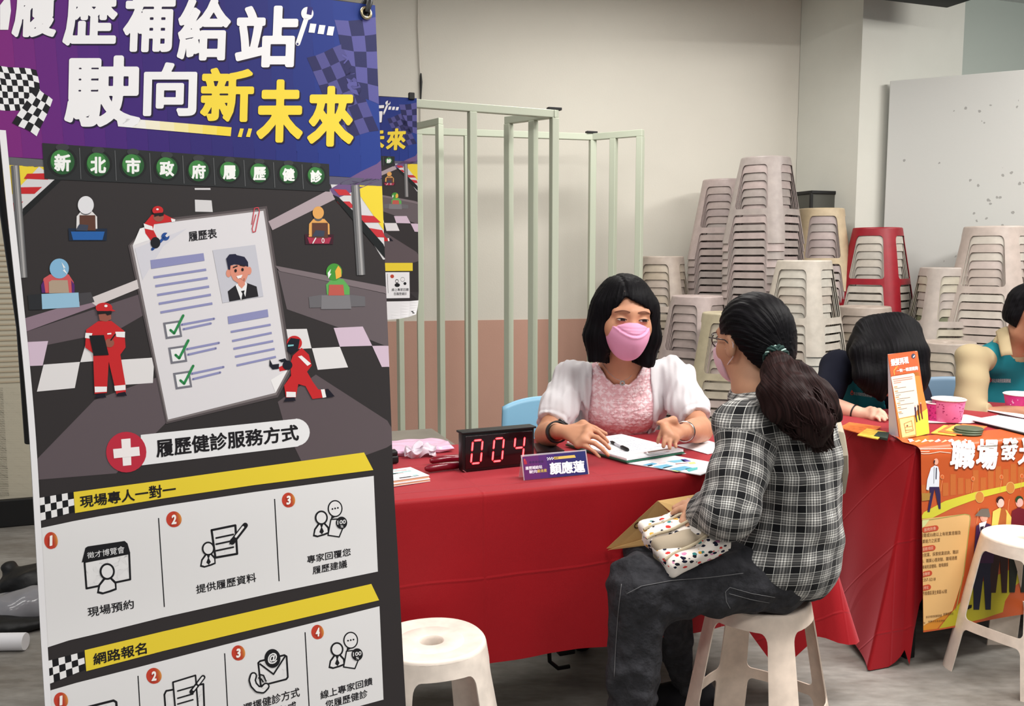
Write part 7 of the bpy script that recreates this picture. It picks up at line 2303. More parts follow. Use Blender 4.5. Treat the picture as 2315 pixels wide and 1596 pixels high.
def attr3(V):
    d_ = np.array(pth[4]) - np.array(pth[0]); d_ /= np.linalg.norm(d_)
    a = np.cross(d_, [0, 1, 0]); a /= np.linalg.norm(a)
    w_ = V + .007 * np.sin(V[:, [2, 0, 1]] * 42)
    return np.stack([(w_ - pth[0]) @ a, (w_ - pth[0]) @ d_, np.zeros(len(V))], 1)
Q.build('ponytail', HAIR_BROWN, root, 1, attr3)
rnd = random.Random(21); cur = []
for i in range(420):
    t0 = rnd.uniform(0, .45); off = Vector((rnd.gauss(0, 1), rnd.gauss(0, 1), rnd.gauss(0, .6))); ph = rnd.uniform(0, 6.28); am = rnd.uniform(.005, .018)
    L_ = []
    for k in range(12):
        t = min(t0 + (1.06 - t0) * k / 11, 1.12) * 5
        j = min(int(t), 4); f = t - j
        c = Vector(pth[j]) * (1 - f) + Vector(pth[j + 1]) * f; r_ = (pr[j] * (1 - f) + pr[j + 1] * max(f, 0)) if f <= 1 else pr[-1]
        r_ = max(r_, .012)
        o_ = off.normalized() * r_ * (1.07 + .13 * math.sin(k * .9 + ph))
        L_.append(c + o_ + Vector((math.sin(k * 1.1 + ph), math.cos(k * .8 + ph), math.sin(k * .9))) * am * (k / 11))
    cur.append(L_)
strands('loose_locks', HAIR_BROWN, root, cur, .0019)
m_scr = mat('hair_tie_green', (20, 50, 46), 0.7); m_scr2 = mat('hair_tie_pale', (176, 206, 196), 0.7)
pd2 = Vector(pth[1] - pth[0]).normalized(); MT = pd2.to_track_quat('Z', 'Y').to_matrix()
b = MB(); n = 40
for kx, mi in ((0, 0), (1, 1), (2, 0)):
    vs = []
    pts = []
    for i in range(n + 1):
        a = 2 * math.pi * i / n
        rr = .026 + .004 * math.sin(a * 7 + kx * 2.1)
        pts.append(Vector(tie) + MT @ Vector((rr * math.cos(a), rr * math.sin(a), .005 + .005 * math.sin(a * 5 + kx * 2.1))))
    b.tube(pts, .0045 if mi == 0 else .0022, 8, mi, False)
b.build('hair_tie', [m_scr, m_scr2], root)
# --- shirt
G = Field(npv(.30, 1.95, .44), npv(1.05, 2.78, 1.06), .0045)
G.rc(shL, shR, .068, .068, .05); G.ell(shL, (.07, .07, .07), None, .03); G.rc(neck + npv(.008, 0, -.02), upb, .074, .115, .05)
G.ell(upb + npv(.015, 0, -.01), (.13, .15, .10), None, .06)
G.ell(tho, (.132, .17, .14), None, .07); G.ell(lum, (.135, .175, .14), None, .07); G.ell(pel + npv(.02, 0, .03), (.158, .19, .14), None, .06); G.ell((.60, 2.265, .575), (.12, .12, .075), None, .05)
G.rc(shL, shL + (elL - shL) * .55, .067, .064, .03); G.rc(shL + (elL - shL) * .55, elL, .064, .058, .03)
G.rc(elL, wrL + (elL - wrL) * .05, .060, .052, .035)
G.rc(shR, elR, .064, .055, .04); G.rc(elR, wrR, .054, .046, .03)
w1 = waves(41, 7, 42, .0042, (1, 1, .9)); w2 = waves(42, 6, 90, .0020, (1, 1, 1.2))
sl, P = G.sub(G.lo, G.lo + G.h * G.n)
G.F[sl] += (w1(P) + w2(P)).astype(np.float32)
# armhole crease and side crease under the arm
cr = np.abs((P - (shL * .5 + npv(.80, 2.20, .75) * .5)) @ npv(.72, .0, .69))
# hem, cuffs, neck
hem = (P[..., 2] - (.508 + .085 * np.clip((.70 - P[..., 0]) / .24, 0, 1) + .008 * np.sin(P[..., 1] * 20)))
armz = np.minimum(np.linalg.norm(P - elL, axis=-1), np.linalg.norm(P - wrL, axis=-1)) 
G.F[sl] = np.maximum(G.F[sl], np.where((P[..., 0] < .56) & (P[..., 2] > .625), -1, -hem).astype(np.float32))
for el, wr in ((elL, wrL), (elR, wrR)):
    dn = (wr - el) / np.linalg.norm(wr - el); p = wr - dn * .012
    dd = np.where(np.linalg.norm(P - p, axis=-1) < .09, (P - p) @ dn, -1)
    G.F[sl] = np.maximum(G.F[sl], dd.astype(np.float32))
nd = (neck - upb) / np.linalg.norm(neck - upb) * .6 + np.array(HB[:, 2]) * .4; nd /= np.linalg.norm(nd)
pc = neck + nd * .012
dn_ = P - pc; ra_ = np.linalg.norm(dn_ - (dn_ @ nd)[..., None] * nd, axis=-1)
dd = np.where((ra_ < .088) & (dn_ @ nd > -.05), dn_ @ nd, -1)
G.F[sl] = np.maximum(G.F[sl], dd.astype(np.float32))
G.func(lambda P: -.006 * np.exp(-(((P - pc) @ nd + .014) / .010) ** 2) * (np.linalg.norm(P - pc, axis=-1) < .12), pc - .14, pc + .14)
def plaid_attr(V):
    """cloth coordinates: round the trunk and along it; on the sleeve round and along the arm"""
    c = np.stack([np.interp(V[:, 2], [.45, .68, .82, .95], [.68, .712, .718, .685]), np.full(len(V), 2.325), V[:, 2]], 1)
    d = V - c
    a = np.arctan2(d @ sd, d @ (-fw))
    u = a * .155; v = V[:, 2] * 1.0 + .05 * (d @ fw)
    out = np.stack([u, v, np.zeros(len(V))], 1)
    def seg(p, q):
        ab = q - p; t = np.clip(((V - p) @ ab) / ab.dot(ab), 0, 1); e = V - p - t[:, None] * ab
        return np.linalg.norm(e, axis=1), t, e, ab
    for (a0, b0, c0, phi) in ((shL, elL, wrL, 0.02), (shR, elR, wrR, .01)):
        d1, t1, e1, ab1 = seg(a0, b0); d2, t2, e2, ab2 = seg(b0, c0)
        L1 = np.linalg.norm(ab1); L2 = np.linalg.norm(ab2)
        dm = np.minimum(d1, d2)
        m = (dm < .085) & ~((d1 < d2) & (t1 < .16)) & (np.abs(d @ sd) > .10 if a0 is shL else np.abs(d @ sd) > .12)
        x1 = ab1 / L1; tc_ = npv(0, 0, 1.35) - b0; r1 = np.cross(x1, tc_); r1 /= np.linalg.norm(r1); f1 = np.cross(r1, x1)
        pr_, pf_ = (V - a0) @ r1, (V - a0) @ f1; ll = (V - a0) @ x1
        wc = np.clip((ll - L1 + .03) / .05, 0, 1); wc = wc * wc * (3 - 2 * wc)
        al = np.arctan2(pr_, pf_) * .062 * (1 - wc) + pr_ * 1.05 * wc; ll = ll + wc * np.maximum(.058 - pf_, 0)
        x2 = ab2 / L2; r2 = np.cross(x2, npv(0, 0, 1)); r2 /= np.linalg.norm(r2); f2 = np.cross(r2, x2)
        al2 = al; ll2 = ll
        use2 = d2 < d1
        uu = np.where(use2, al2, al) + phi; vv = np.where(use2, ll2, ll)
        out[m, 0] = uu[m]; out[m, 1] = vv[m]
    return out
sh = G.build('plaid_shirt', m_plaid, root, 1, plaid_attr)
# sleeve seam and back seam as fine raised lines are part of the cloth; collar
m_in = mat('collar_dark', (40, 40, 42), .85)
# --- jeans
J = Field(npv(.12, 1.92, .02), npv(.95, 2.72, .70), .0052)
J.rc(hipL, knL, .098, .074, .05); J.rc(knL, anL, .070, .058, .04)
J.rc(hipR, knR, .096, .072, .05); J.rc(knR, anR + npv(0, 0, .0), .068, .056, .04)
J.ell(pel + npv(.015, 0, -.0), (.155, .17, .09), None, .05)
sl, P = J.sub(J.lo, J.lo + J.h * J.n)
J.F[sl] += (waves(51, 8, 58, .0056)(P) + waves(52, 9, 130, .0032)(P)).astype(np.float32)
for kn, an in ((knL, anL), (knR, anR)):
    for t in (.70, .78, .86, .93):
        c = kn + (an - kn) * t; ax2 = (an - kn) / np.linalg.norm(an - kn) + npv(.2, 0, .3 * (t - .8)); ax2 /= np.linalg.norm(ax2)
        J.func(lambda P, c=c, a=ax2: .004 * np.exp(-(((P - c) @ a) / .009) ** 2), c - .1, c + .1)
# flat where she sits; cuffs
J.cut((0, 0, .462), (0, 0, -1)) if False else None
seatcut = np.where((P[..., 0] > .52), .4635 - P[..., 2], -1)
J.F[sl] = np.maximum(J.F[sl], seatcut.astype(np.float32))
J.F[sl] = np.maximum(J.F[sl], (.075 - P[..., 2]).astype(np.float32))
jeans = J.build('jeans', m_jean, root, 1)
# stitched seams and the back pocket
m_st = mat('stitch_grey', (112, 112, 114), .8)
def on_surface(pts, off=.0025):
    from mathutils.bvhtree import BVHTree
    me = jeans.data; bv = BVHTree.FromPolygons([v.co[:] for v in me.vertices], [p.vertices[:] for p in me.polygons])
    out = []
    for p in pts:
        d = (Vector(p) - CAM).normalized()
        h = bv.ray_cast(CAM, d)
        if h[0] is not None: out.append(h[0] - d * off)
    return out
def stitch(pxs, r=.0008):
    L_ = []
    for i in range(len(pxs) - 1):
        for k in range(8): L_.append((pxs[i][0] + (pxs[i + 1][0] - pxs[i][0]) * k / 8, pxs[i][1] + (pxs[i + 1][1] - pxs[i][1]) * k / 8))
    pts = on_surface([at(x, y, 2.0) for (x, y) in L_])
    if len(pts) > 2: bq.tube(pts, r, 5)
bq = MB()
stitch([(1680, 1296), (1600, 1306), (1520, 1312), (1450, 1325), (1412, 1345)])
stitch([(1405, 1320), (1398, 1380), (1392, 1460), (1388, 1540)])
stitch([(1640, 1338), (1650, 1328), (1700, 1342), (1760, 1352)]); stitch([(1640, 1338), (1642, 1360), (1652, 1378)]); stitch([(1648, 1342), (1700, 1356), (1745, 1364)])
bq.build('stitching', m_st, root, sharp=False)
# --- shoes
m_shoe = mat('shoe_black', (24, 24, 28), .7, .2, bump=.1, bscale=400); m_sole = mat('shoe_sole', (206, 202, 194), .6)
for an, dr in ((anL, npv(-.93, .1, 0)), (anR, npv(-.9, .30, 0))):
    dr = dr / np.linalg.norm(dr)
    a0 = npv(an[0], an[1], 0)
    S_ = Field(a0 + npv(-.26, -.2, 0.012), a0 + npv(.14, .2, .14), .005)
    S_.rc(a0 - dr * .03 + npv(0, 0, .052), a0 + dr * .05 + npv(0, 0, .048), .046, .044, .02); S_.rc(a0 + dr * .05 + npv(0, 0, .045), a0 + dr * .165 + npv(0, 0, .036), .044, .034, .02)
    S_.rc(a0 - dr * .02 + npv(0, 0, .06), a0 - dr * .01 + npv(0, 0, .10), .044, .042, .02); S_.cut((0, 0, .022), (0, 0, -1))
    so = S_.build('shoe', m_shoe, root, 1)
    S2 = Field(a0 + npv(-.28, -.2, -.02), a0 + npv(.14, .2, .06), .005)
    S2.rc(a0 - dr * .03 + npv(0, 0, .02), a0 + dr * .05 + npv(0, 0, .02), .050, .047, .02); S2.rc(a0 + dr * .05 + npv(0, 0, .02), a0 + dr * .165 + npv(0, 0, .02), .047, .038, .02)
    S2.cut((0, 0, .024), (0, 0, 1)); S2.cut((0, 0, .002), (0, 0, -1)); S2.build('sole', m_sole, so, 1)

# --- folded fabric bag on her lap: white print, taupe band, piped seams
m_print = mat('bag_print', (236, 226, 216), 0.85, 0.15, bump=.05, bscale=300)
def print_nodes(m):
    nt = m.node_tree; b = nt.nodes['Principled BSDF']; tc = nt.nodes.new('ShaderNodeTexCoord')
    mp = nt.nodes.new('ShaderNodeMapping'); mp.inputs['Rotation'].default_value = (.5, .3, .5); mp.inputs['Scale'].default_value = (1, 1, 1.6)
    nt.links.new(tc.outputs['Object'], mp.inputs[0])
    v = nt.nodes.new('ShaderNodeTexVoronoi'); v.inputs['Scale'].default_value = 62; v.inputs['Randomness'].default_value = .9
    n = nt.nodes.new('ShaderNodeTexNoise'); n.inputs['Scale'].default_value = 130
    for w_ in (v, n): nt.links.new(mp.outputs[0], w_.inputs['Vector'])
    ad = nt.nodes.new('ShaderNodeMath'); ad.operation = 'MULTIPLY_ADD'; ad.inputs[1].default_value = .38; nt.links.new(n.outputs['Fac'], ad.inputs[0]); nt.links.new(v.outputs['Distance'], ad.inputs[2])
    lt = nt.nodes.new('ShaderNodeMath'); lt.operation = 'LESS_THAN'; lt.inputs[1].default_value = .56; nt.links.new(ad.outputs[0], lt.inputs[0])
    sp = nt.nodes.new('ShaderNodeSeparateXYZ'); nt.links.new(v.outputs['Color'], sp.inputs[0])
    r = nt.nodes.new('ShaderNodeValToRGB'); cr = r.color_ramp; cr.interpolation = 'CONSTANT'
    cols = [(0, (24, 28, 48)), (.3, (206, 60, 56)), (.45, (240, 230, 222)), (.6, (210, 140, 176)), (.7, (226, 170, 70)), (.8, (60, 130, 130)), (.88, (30, 30, 40))]
    cr.elements[0].position = 0; cr.elements[0].color = srgb(*cols[0][1]); cr.elements[1].position = .3; cr.elements[1].color = srgb(*cols[1][1])
    for p, c in cols[2:]: cr.elements.new(p).color = srgb(*c)
    nt.links.new(sp.outputs[0], r.inputs[0])
    mx = nt.nodes.new('ShaderNodeMix'); mx.data_type = 'RGBA'; mx.inputs[6].default_value = srgb(236, 228, 220)
    nt.links.new(lt.outputs[0], mx.inputs[0]); nt.links.new(r.outputs[0], mx.inputs[7]); nt.links.new(mx.outputs[2], b.inputs['Base Color'])
print_nodes(m_print)
bA, bB, bC, bD = P_(1456, 1160, 2.27), P_(1506, 1280, 2.10), P_(1606, 1250, 2.09), P_(1632, 1168, 2.21)
bc = P_(1546, 1214, 2.17)
broot = empty('fabric_bag', bc, 0, 'white printed fabric bag with a taupe band resting on the lap under her hand', 'bag')
bx_ = P_(1632, 1190, 2.17) - P_(1490, 1247, 2.13); bx_ /= np.linalg.norm(bx_); by_ = (bA - bB + bD - bC); by_ -= bx_ * by_.dot(bx_); by_ /= np.linalg.norm(by_); bn_ = np.cross(bx_, by_)
BM = np.stack([bx_, by_, bn_], 1)
def bag_part(name, y0, y1, th, m, seed, xs=(-.085, .085), parent=None, off=0):
    G = Field(bc - .19, bc + .19, .004)
    c = bc + BM @ npv((xs[0] + xs[1]) / 2, (y0 + y1) / 2, off)
    G.box(c, npv((xs[1] - xs[0]) / 2, (y1 - y0) / 2, th), BM, min(th, (y1 - y0) / 2) * .45)
    sl, P = G.sub(G.lo, G.lo + G.h * G.n); G.F[sl] += (waves(seed, 7, 75, .0055)(P)).astype(np.float32)
    return G.build(name, m, parent or broot, 1)
def bag_body():
    G = Field(bc - .19, bc + .19, .004)
    L3 = lambda x, y, z: bc + BM @ npv(x, y, z)
    G.box(L3(0, -.045, 0), npv(.086, .045, .021), BM, .012); G.box(L3(-.012, .02, .002), npv(.080, .040, .022), BM, .012, .012); G.box(L3(-.016, .064, .0), npv(.066, .030, .017), BM, .012, .014)
    sl, P = G.sub(G.lo, G.lo + G.h * G.n); q = (P - bc) @ BM
    G.F[sl] += (waves(3, 7, 70, .0042)(P) + .004 * np.exp(-((q[..., 1] - .012 - .1 * q[..., 0]) / .004) ** 2) + .004 * np.exp(-((q[..., 1] - .048) / .004) ** 2)).astype(np.float32)
    return G.build('bag_body', m_print, broot, 1)
bag_body()
bag_part('taupe_band', -.050, .006, .0285, mat('bag_taupe', (168, 154, 134), .85, bump=.05, bscale=400), 3, (-.088, .089))
m_pipe = mat('bag_piping', (190, 176, 150), .7)
for (y, x0, x1, o_) in ((.050, -.082, .05, .024), (.014, -.092, .06, .0275), (-.070, -.086, .10, .0255)):
    pts = [bc + BM @ npv(x0 + (x1 - x0) * i / 8, y + .003 * math.sin(i * 1.3) + (.03 * i / 8 if y < -.05 else 0), o_) for i in range(9)]
    MB().tube(pts, .0036, 8).build('piping', m_pipe, broot)
# --- brown paper folder behind the bag
m_kraft = mat('kraft_paper', (206, 168, 110), .75, .2, var=.04, vscale=20)
kroot = empty('paper_folder', P_(1480, 1180, 2.36), 0, 'open brown kraft paper folder between the bag and the red cloth', 'folder')
def panel(name, pts, th=.0018, m=m_kraft, par=None):
    p = [Vector(q) for q in pts]
    n = (p[1] - p[0]).cross(p[2] - p[0]).normalized()
    b = MB(); k = len(p); b.add(p + [q + n * th for q in p], [tuple(range(k)), tuple(range(2 * k - 1, k - 1, -1))] + [(i, k + i, k + (i + 1) % k, (i + 1) % k) for i in range(k)])
    return b.build(name, m, par or kroot, smooth=False)
k1, k2, k3, k4 = P_(1371, 1240, 2.41), P_(1487, 1132, 2.35), P_(1570, 1118, 2.44), P_(1600, 1165, 2.36)
panel('upper_leaf', [k2, k3, k4, P_(1530, 1168, 2.33)])
pf = panel('lower_leaf', [k1, k2, P_(1530, 1176, 2.34), P_(1500, 1222, 2.37), P_(1420, 1238, 2.40)])
panel('inner_leaf', [k1 + npv(.004, 0, -.004), P_(1500, 1228, 2.36), P_(1470, 1214, 2.37), P_(1395, 1236, 2.40)], .0015)
ga = Art(40); ga.text('G', (1432, 1184), (1447, 1178), (1449, 1192), (1434, 1198), (70, 44, 24), .04, 1)
nn = (Vector(k2) - Vector(k1)).cross(Vector(P_(1530, 1176, 2.34)) - Vector(k1)).normalized(); nn = nn if nn.dot(CAM - Vector(k1)) > 0 else -nn
ga.build(plane_map(Vector(k1) + nn * .003, None, None, nn), 'print', pf, step=.0003)
# strap over her right shoulder
m_strap = mat('strap_taupe', (168, 158, 140), .8, bump=.05, bscale=300)
stp = [P_(1886, 950, 2.30), P_(1896, 985, 2.24), P_(1903, 1030, 2.22), P_(1904, 1070, 2.24), P_(1898, 1110, 2.30)]
so_ = MB(); so_.tube(stp, .016, 8, 0, True, ((0.2, 1, 0), .25)); so_ = so_.build('bag_strap', m_strap, broot)
# ============================================================ two helpers in teal vests behind the far table
m_teal = mat('vest_teal', (18, 116, 128), 0.7, 0.25, bump=.06, bscale=400)
m_navy = mat('shirt_navy', (18, 20, 34), 0.85, 0.15)
m_beige = mat('shirt_beige', (172, 155, 122), 0.8, 0.2, bump=.05, bscale=500)
m_pip = mat('vest_piping', (120, 150, 60), 0.7)
def helper(name, root, hc, HB, s, neck, sh, el, wr, pel, chest, sk, hair_m, hands, seed, sleeve_m, sleeve_end, tw=.15, td=.105, vw=.86, fa=.004, vmin=.004, tf=None, voff=0.0):
    waist = (chest + pel) / 2
    f = npv(HB[0, 1], HB[1, 1], 0) if tf is None else npv(*tf, 0); f /= np.linalg.norm(f)
    lo = np.min([hc - .2, sh[0] - .15, sh[1] - .15, el[0] - .1, el[1] - .1, wr[0] - .25, wr[1] - .25, pel - .25], 0); hi = np.max([hc + .2, sh[0] + .15, sh[1] + .15, pel + .25, wr[0] + .25, wr[1] + .25, el[0] + .1, el[1] + .1], 0)
    F = Field(lo, hi, .0046)
    T = head(F, hc, HB, s)
    F.rc(T(0, -.02, -.07), neck, .054, .060, .03); F.rc(sh[0], sh[1], .046, .046, .05); F.rc(neck, chest, .06, .09, .05)
    F.ell(chest, (.14, .10, .14), None, .05); F.ell(waist, (.13, .10, .13), None, .06); F.ell(pel, (.15, .13, .10), None, .06)
    for a, b, c in zip(sh, el, wr): F.rc(a, b, .045, .037, .03); F.rc(b, c, .038, .026, .02)
    for i, h in enumerate(hands): hand(F, wr[i], *h, .18, .0078, palm=.0128)
    q = chest * 0 + f
    kn = [pel + f * .42 + npv(.09, 0, -.02), pel + f * .42 + npv(-.09, 0, -.02)]
    for i, o in enumerate((.09, -.09)): F.rc(pel + npv(o, 0, 0), kn[i], .08, .055, .05)
    F.build('body', sk, root, 1)
    # trousers
    J = Field(np.minimum(pel - .26, np.min(kn, 0) - .12) * npv(1, 1, 0) + npv(0, 0, .02), np.maximum(pel + .26, np.max(kn, 0) + .12), .010)
    for i, o in enumerate((.09, -.09)):
        J.rc(pel + npv(o, 0, 0), kn[i], .095, .07, .05); J.rc(kn[i], npv(kn[i][0], kn[i][1], .09), .068, .052, .03)
    J.ell(pel, (.165, .15, .11), None, .06); J.cut((0, 0, .06), (0, 0, -1)); J.cut((0, 0, .64), (0, 0, 1))
    J.build('trousers', mat('trousers_dark', (40, 38, 44), 0.8), root, 1)
    for k in kn: 
        a = npv(k[0], k[1], 0)
        G = Field(a - npv(.2, .2, .01), a + npv(.2, .2, .12), .006); G.rc(a - f * .03 + npv(0, 0, .045), a + f * .14 + npv(0, 0, .038), .042, .034, .02); G.cut((0, 0, .005), (0, 0, -1)); G.build('shoe', m_black, root, 1)
    # shirt with sleeves
    G = Field(lo, hi, .0048)
    G.rc(sh[0], sh[1], .058, .058, .05); G.rc(neck, chest, .078, .11, .05); G.ell(chest, (tw, td + .008, .145), None, .05); G.ell(waist, (tw - .008, td + .01, .15), None, .06); G.ell(pel, (tw + .018, .14, .11), None, .05)
    for a, b, c in zip(sh, el, wr):
        G.ell(a, (.06, .06, .06), None, .02)
        if sleeve_end < 1: G.rc(a, a + (b - a) * sleeve_end, .062, .060, .03)
        else:
            G.rc(a, b, .060, .056, .03); G.rc(b, b + (c - b) * (sleeve_end - 1), .056, .050, .03)
    sl, P = G.sub(lo, hi)
    G.F[sl] += (waves(seed, 5, 48, fa, (.5, .5, 1.1))(P)).astype(np.float32)
    for a, b, c in zip(sh, el, wr):
        if sleeve_end < 1: p, dn = a + (b - a) * sleeve_end, (b - a)
        else: p, dn = b + (c - b) * (sleeve_end - 1), (c - b)
        dn = dn / np.linalg.norm(dn)
        G.F[sl] = np.maximum(G.F[sl], np.where(np.linalg.norm(P - p, axis=-1) < .10, (P - p) @ dn, -1).astype(np.float32))
    up = (T(0, -.02, -.05) - neck); up /= np.linalg.norm(up); pc = neck + up * .028
    dnn = P - pc; ra = np.linalg.norm(dnn - (dnn @ up)[..., None] * up, axis=-1)
    G.F[sl] = np.maximum(G.F[sl], np.where((ra < .10) & (dnn @ up > -.06), dnn @ up, -1).astype(np.float32))
    G.build('shirt', sleeve_m, root, 1)
    # vest: sleeveless shell over the shirt
    V = Field(lo, hi, .0048)
    V.rc(sh[0] * .78 + sh[1] * .22, sh[1] * .78 + sh[0] * .22, .066, .066, .05); V.rc(neck, chest, .084, .118, .05); V.ell(chest, (tw + .008, td + .016, .15), None, .05); V.ell(waist, (tw, td + .018, .16), None, .06); V.ell(pel + npv(0, 0, .06), (tw + .02, .145, .10), None, .05)
    sl, P = V.sub(lo, hi)
    V.F[sl] += (waves(seed + 5, 6, 40, .0030)(P)).astype(np.float32)
    r = np.cross(f, [0, 0, 1])
    c0 = (sh[0] + sh[1]) / 2; wsh = np.linalg.norm(sh[0] - sh[1]) / 2
    lx = np.abs((P - c0) @ ((sh[1] - sh[0]) / (2 * wsh)))
    V.F[sl] = np.maximum(V.F[sl], np.where(P[..., 2] > chest[2] - .10, lx - wsh * vw, -1).astype(np.float32))
    V.F[sl] = np.maximum(V.F[sl], np.where((ra < .092) & (dnn @ up > -.08), dnn @ up + .014, -1).astype(np.float32))
    # V neck and open front edge
    fy = (P - chest) @ f; fx = (P - chest) @ r
    vn = np.maximum(np.abs(fx - voff) - np.clip((P[..., 2] - chest[2] + .12) * .33, vmin, max(.06, vmin)), .03 - fy)
    V.F[sl] = np.maximum(V.F[sl], -vn.astype(np.float32))
    vo = V.build('vest', m_teal, root, 1)
    return T, f, r, vo

# ---- woman bent over her papers
P_ = lambda x, y, d: np.array(at(x, y, d))
root = empty('person', P_(1960, 930, 3.75) * npv(1, 1, 0), 0, 'person bent forward, black hair over the face, teal vest and navy shirt', 'person')
hc = P_(2012, 818, 3.53); HB = basis((.10, -.80, -.60), (.0, -.6, .8))
sh = [P_(1894, 828, 3.74), P_(2050, 850, 3.72)]
neck = P_(1985, 805, 3.66); chest = P_(1985, 900, 3.76); pel = npv(1.42, 3.92, .54)
el = [P_(1864, 912, 3.56), P_(2080, 930, 3.58)]; wr = [P_(1952, 938, 3.44), P_(2050, 942, 3.46)]
kn = [P_(1975, 928, 3.40), P_(1978, 933, 3.385), P_(1978, 940, 3.375), P_(1974, 945, 3.37)]
tp = [P_(2004, 940, 3.34), P_(2005, 946, 3.32), P_(2000, 951, 3.315), P_(1990, 952, 3.32)]
hd = [(kn, tp, [P_(1968, 926, 3.43), P_(1985, 930, 3.43), P_(2000, 936, 3.43)]),
      ([P_(2030, 936, 3.42), P_(2028, 940, 3.40), P_(2030, 944, 3.39), P_(2034, 946, 3.39)], [P_(2010, 942, 3.36), P_(2012, 946, 3.35), P_(2018, 950, 3.34), P_(2026, 951, 3.34)], [P_(2034, 932, 3.44), P_(2022, 934, 3.44), P_(2012, 938, 3.44)])]
T, f, r, vo = helper('w', root, hc, HB, 1.02, neck, sh, el, wr, pel, chest, SKIN_C, HAIR_BLACK, hd, 71, m_navy, .98, .145, .10, 1.12)
eyes(T, HB, 1.02, root, (0, -.5), .2)
H = Field(hc - npv(.24, .24, .30), hc + npv(.24, .24, .24), .0045)
TH = lambda x, y, z: hc + HB @ npv(x, y, z)
H.ell(TH(0, -.012, .036), (.086, .108, .094), HB, .01)
H.ell(TH(0, .02, .0), (.080, .085, .08), HB, .03)
for px in ([(1955, 760), (1948, 800), (1952, 850), (1962, 880)], [(1975, 740), (1972, 800), (1980, 860), (1992, 900)], [(2062, 750), (2072, 800), (2076, 850), (2074, 890)], [(2045, 740), (2056, 800), (2060, 860), (2056, 890)], [(2000, 730), (2006, 800), (2012, 840), (2014, 870)], [(2030, 730), (2034, 800), (2038, 850), (2040, 875)]):
    dd = [3.58, 3.50, 3.46, 3.46]
    H.chain([P_(x, y, d) for (x, y), d in zip(px, dd)], [.036, .036, .030, .014], .05)
H.chain([P_(1960, 745, 3.62), P_(1945, 790, 3.62), P_(1944, 840, 3.60)], [.045, .042, .022], .05)
sl, P = H.sub(H.lo, H.lo + H.h * H.n)
H.F[sl] += (.0010 * np.sin((P[..., 0]) * 420 + P[..., 2] * 25 + 2 * np.sin(P[..., 2] * 18))).astype(np.float32)
H.build('hair', HAIR_BLACK, root, 1, lambda V: np.stack([V[:, 0], V[:, 2], V[:, 1]], 1))
rnd = random.Random(8); cur = []
for i in range(60):
    x0 = rnd.uniform(1948, 2078); d0 = rnd.uniform(3.44, 3.52)
    cur.append([Vector(P_(x0 + (2010 - x0) * .25, 735, 3.55)), Vector(P_(x0, 790, d0 + .02)), Vector(P_(x0 + rnd.uniform(-4, 4), 840, d0)), Vector(P_(x0 + rnd.uniform(-8, 8), rnd.uniform(868, 890), d0))])
strands('loose_locks', HAIR_BLACK, root, cur, .0022)
ho = empty('hair_band', wr[0], 0, 'black elastic band on the wrist of the bent black-haired woman', 'hair band')
wax = Vector(wr[0] - el[0]).normalized()
MB().lathe([(.030 + .003 * math.cos(R(a)), .003 * math.sin(R(a))) for a in range(0, 361, 45)], Vector(el[0] * .22 + wr[0] * .78), 24, 0, wax.to_track_quat('Z', 'Y').to_matrix()).build('band', m_black, ho)
def surf_art(obj, items, cam_d=2.0):
    """print lying on a body part: each shape is laid on the surface found along the sight line"""
    from mathutils.bvhtree import BVHTree
    me = obj.data; bv = BVHTree.FromPolygons([v.co[:] for v in me.vertices], [p.vertices[:] for p in me.polygons])
    def mp(p, h):
        out = np.zeros((len(p), 3)); last = None
        for i in range(len(p)):
            d = (Vector(at(p[i][0], p[i][1], 1.0)) - CAM).normalized(); q = bv.ray_cast(CAM, d)[0]
            if q is None: q = last if last is not None else Vector(at(p[i][0], p[i][1], 3.6))
            last = q; out[i] = q - d * (.0025 + h[i])
        return out
    return mp
va = Art(5.0)
va.disc(1926, 889, 3.6, 4.2, (206, 70, 60), 1); va.poly([(1923, 886), (1926, 881), (1929, 886)], (206, 70, 60), 1); va.disc(1926, 889.5, 1.7, 2, (18, 100, 112), 2)
va.text('新北市政府就業服務處', (1930, 885.5), (1971, 890), (1971, 898.5), (1930, 893), (206, 214, 214), 0.0, 1)
va.build(surf_art(vo, None), 'chest_print', vo, step=.0004)

# ---- man at the right edge
root = empty('person', npv(2.05, 3.98, 0), 0, 'person with short black hair in a beige shirt and teal vest at the right edge', 'person')
hc = P_(2338, 714, 3.72); HB = basis((.86, -.42, -.28), (.18, -.1, 1))
sh = [P_(2196, 812, 3.76), P_(2400, 812, 3.90)]
neck = P_(2290, 790, 3.82); chest = P_(2278, 880, 3.90); pel = npv(2.06, 3.96, .54)
el = [P_(2196, 945, 3.62), P_(2430, 930, 3.72)]; wr = [P_(2300, 930, 3.50), P_(2370, 935, 3.52)]
hd = [([P_(2330, 926, 3.46), P_(2331, 931, 3.45), P_(2330, 936, 3.44), P_(2326, 940, 3.44)], [P_(2362, 934, 3.40), P_(2362, 938, 3.39), P_(2358, 942, 3.38), P_(2350, 944, 3.39)], [P_(2320, 922, 3.49), P_(2336, 924, 3.50), P_(2350, 928, 3.50)]),
      ([P_(2350, 932, 3.47), P_(2348, 936, 3.45), P_(2350, 940, 3.44), P_(2354, 942, 3.44)], [P_(2330, 940, 3.42), P_(2332, 944, 3.41), P_(2338, 946, 3.40), P_(2346, 946, 3.40)], [P_(2354, 928, 3.50), P_(2342, 930, 3.50), P_(2332, 934, 3.49)])]
T, f, r, vo = helper('m', root, hc, HB, 1.06, neck, sh, el, wr, pel, chest, SKIN_D, HAIR_BLACK, hd, 91, m_beige, 1.45, .165, .115, 1.0, .0055, .05, (.18, -.98), -.075)
